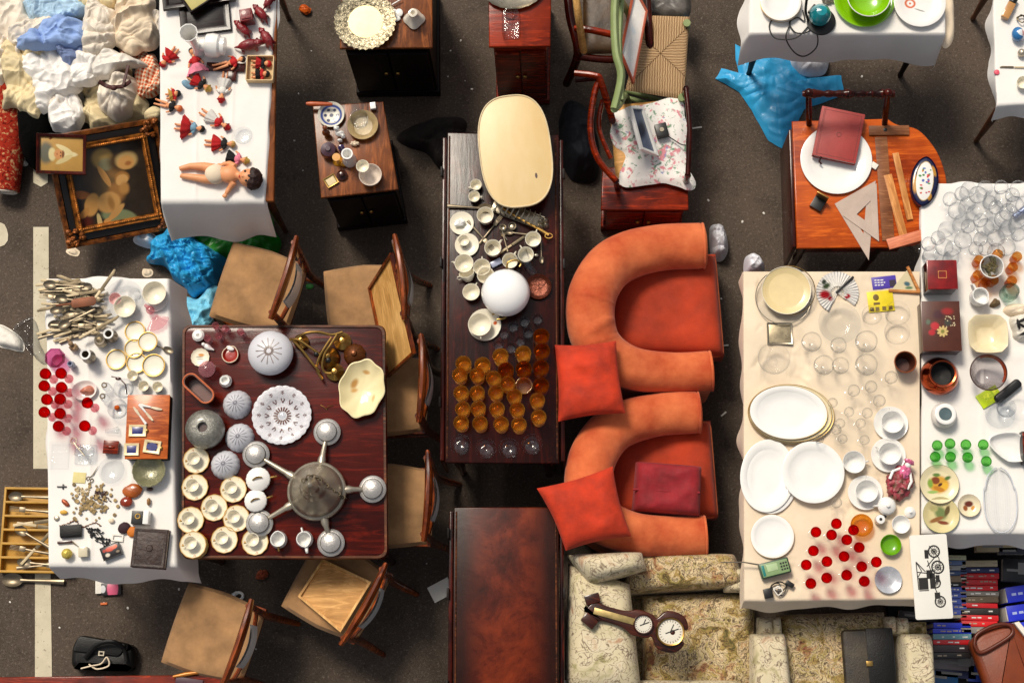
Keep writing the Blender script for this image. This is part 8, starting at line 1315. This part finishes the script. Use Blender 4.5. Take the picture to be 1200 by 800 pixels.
for px, py, w_, h_, cl, lb, a in DB:
    z = .02 if py > 715 else .1; a3 = loc(px, py, z, .05); k = K(.1); t = thing('book', lb, 'book', a3, a, 'books lying loose'); m = mat('cover' + cl, cl, .4, var=.15, coat=.2); part('cover', MB().box((0, 0, .048), (w_*k, h_*k, .006), 0, .002).box((0, 0, .003), (w_*k, h_*k, .006), 0, .002), m, t); part('pages', MB().box((0, 0, .0255), (w_*k*.97, h_*k*.94, .038), 0, .002), M_paper, t)
    tx = MB(); tx.box((-w_*k*.1, 0, .0514), (w_*k*.5, min(.012, h_*k*.3), .0006), 0, 0); 
    if h_ > 15: tx.box((w_*k*.25, h_*k*.1, .0516), (w_*k*.3, h_*k*.5, .0006), 0, 0)
    part('lettering', tx, mat('muted_print', '#98948e', .5), t)
tag(part('book_crate', MB().box((0, 0, .02), (.92, .78, .03), 0, .005), M_dark), 'dark wooden pallet beneath the rows of books', 'pallet').location = loc(1148, 722, 0)
# brown leather bag
t = thing('leather_bag', 'brown leather tote with an oblong cut out handle on the books', 'bag', loc(1176, 770, .24), 0); P_ = lambda x, y, z: tuple(at(x, y, z)-t.location)
q = [(1137, 752), (1150, 740), (1188, 728), (1230, 780), (1222, 830), (1166, 830)]; part('body', MB().prism(round_poly([P_(x, y, .34)[:2] for x, y in q], .02), 0, .09, .03), M_brownl, t)
hd = [P_(x, y, .345) for x, y in [(1142, 752), (1146, 742), (1166, 732), (1183, 732), (1186, 742), (1170, 754), (1150, 764), (1143, 758), (1142, 752)]]; part('handle', MB().tube(cat_rom(hd[:-1], 6)+[hd[0]], .009, 10), mat('dark_tan_leather', '#5e240c', .4), t)
part('lining', MB().prism([P_(x, y, .3)[:2] for x, y in [(1186, 730), (1192, 728), (1232, 776), (1226, 780)]], .02, .1, .006), M_paper, t)
# barometer across the floral armchair, clutch bag
M_bar = wood('barometer_wood', '#1f0b06', '#4a1d0c', 'x', .3, 7, .4)
a, b = at(690, 713, .76), at(782, 741, .60); d = b-a; an = math.degrees(math.atan2(d.y, d.x)); t = thing('barometer', 'wooden banjo barometer with two dials lying on the floral armchair', 'barometer', a+d*.5+Vector((0, 0, .02)), an); Lh = d.length/2; sx_ = lambda px: -Lh+(px-690)/92*2*Lh
o = [(-Lh*.98, 0), (-Lh*.9, .03), (-Lh*.75, .042), (-Lh*.5, .036), (-.02, .04), (.03, .06), (.1, .055), (.12, .045), (.16, .09), (.24, .085), (.27, .03), (Lh, .02)]; o = o+[(x, -y) for x, y in o[::-1]]
part('case', MB().prism(cat_rom(o, 4), 0, .034, .008), M_bar, t); part('pediment', MB().box((-Lh*.9, .05, .025), (.07, .045, .03), 30, .006).box((-Lh*.84, -.05, .02), (.07, .05, .04), -25, .008), M_bar, t)
part('thermometer', MB().box((-.07, 0, .036), (.19, .03, .006), 0, .002), mat('brass_scale', '#a9935e', .35, .6, .3, 40), t)
for nm, x, r_ in (('dial', .068, .046), ('dial', .195, .066)): 
    dd = part(nm, L([(0, .042), (r_*.86, .042)], 40, c=(x, 0, 0)), mat('dial_face', '#d5cfc0', .35, var=.06), t); part('bezel', L([(r_*.84, .034), (r_*.86, .05), (r_*.95, .052), (r_, .046), (r_, .034)], 40, c=(x, 0, 0), closed=True), M_brass if r_ > .05 else M_bar, dd)
    hm = MB().tube([(x-r_*.3, -r_*.2, .0445), (x+r_*.5, r_*.35, .0445)], .0022, 5, flat=.4); hm.tube([(x, 0, .0445), (x+r_*.1, r_*.55, .0445)], .002, 5, flat=.4)
    for i in range(24): a_ = TAU*i/24; hm.tube([(x+r_*.66*math.cos(a_), r_*.66*math.sin(a_), .043), (x+r_*.78*math.cos(a_), r_*.78*math.sin(a_), .043)], .0012, 4, flat=.4)
    part('hands', hm, M_black, dd)
part('finial', MB().ell((Lh*1.0, 0, .025), (.022, .022, .02)), M_bar, t)
t = thing('clutch_bag', 'black leather clutch with a brass clasp on the floral armchair seat', 'bag', loc(1018, 772, .47, .04), 2); part('body', MB().prism(rrect(.235, .28, .02), 0, .045, .014), mat('worn_olive_leather', '#3c3222', .5, var=.35, bump=.3, bscale=120, col2='#16110c'), t); part('flap', MB().box((.055, 0, .048), (.12, .282, .008), 0, .004), M_blackl, t); part('piping', MB().tube([(.116, -.14, .03), (.12, 0, .035), (.116, .14, .03)], .006, 8), mat('blue_black', '#10141f', .4), t); part('clasp', MB().box((.0, -.02, .054), (.03, .024, .006), 0, .002), M_gold, t)
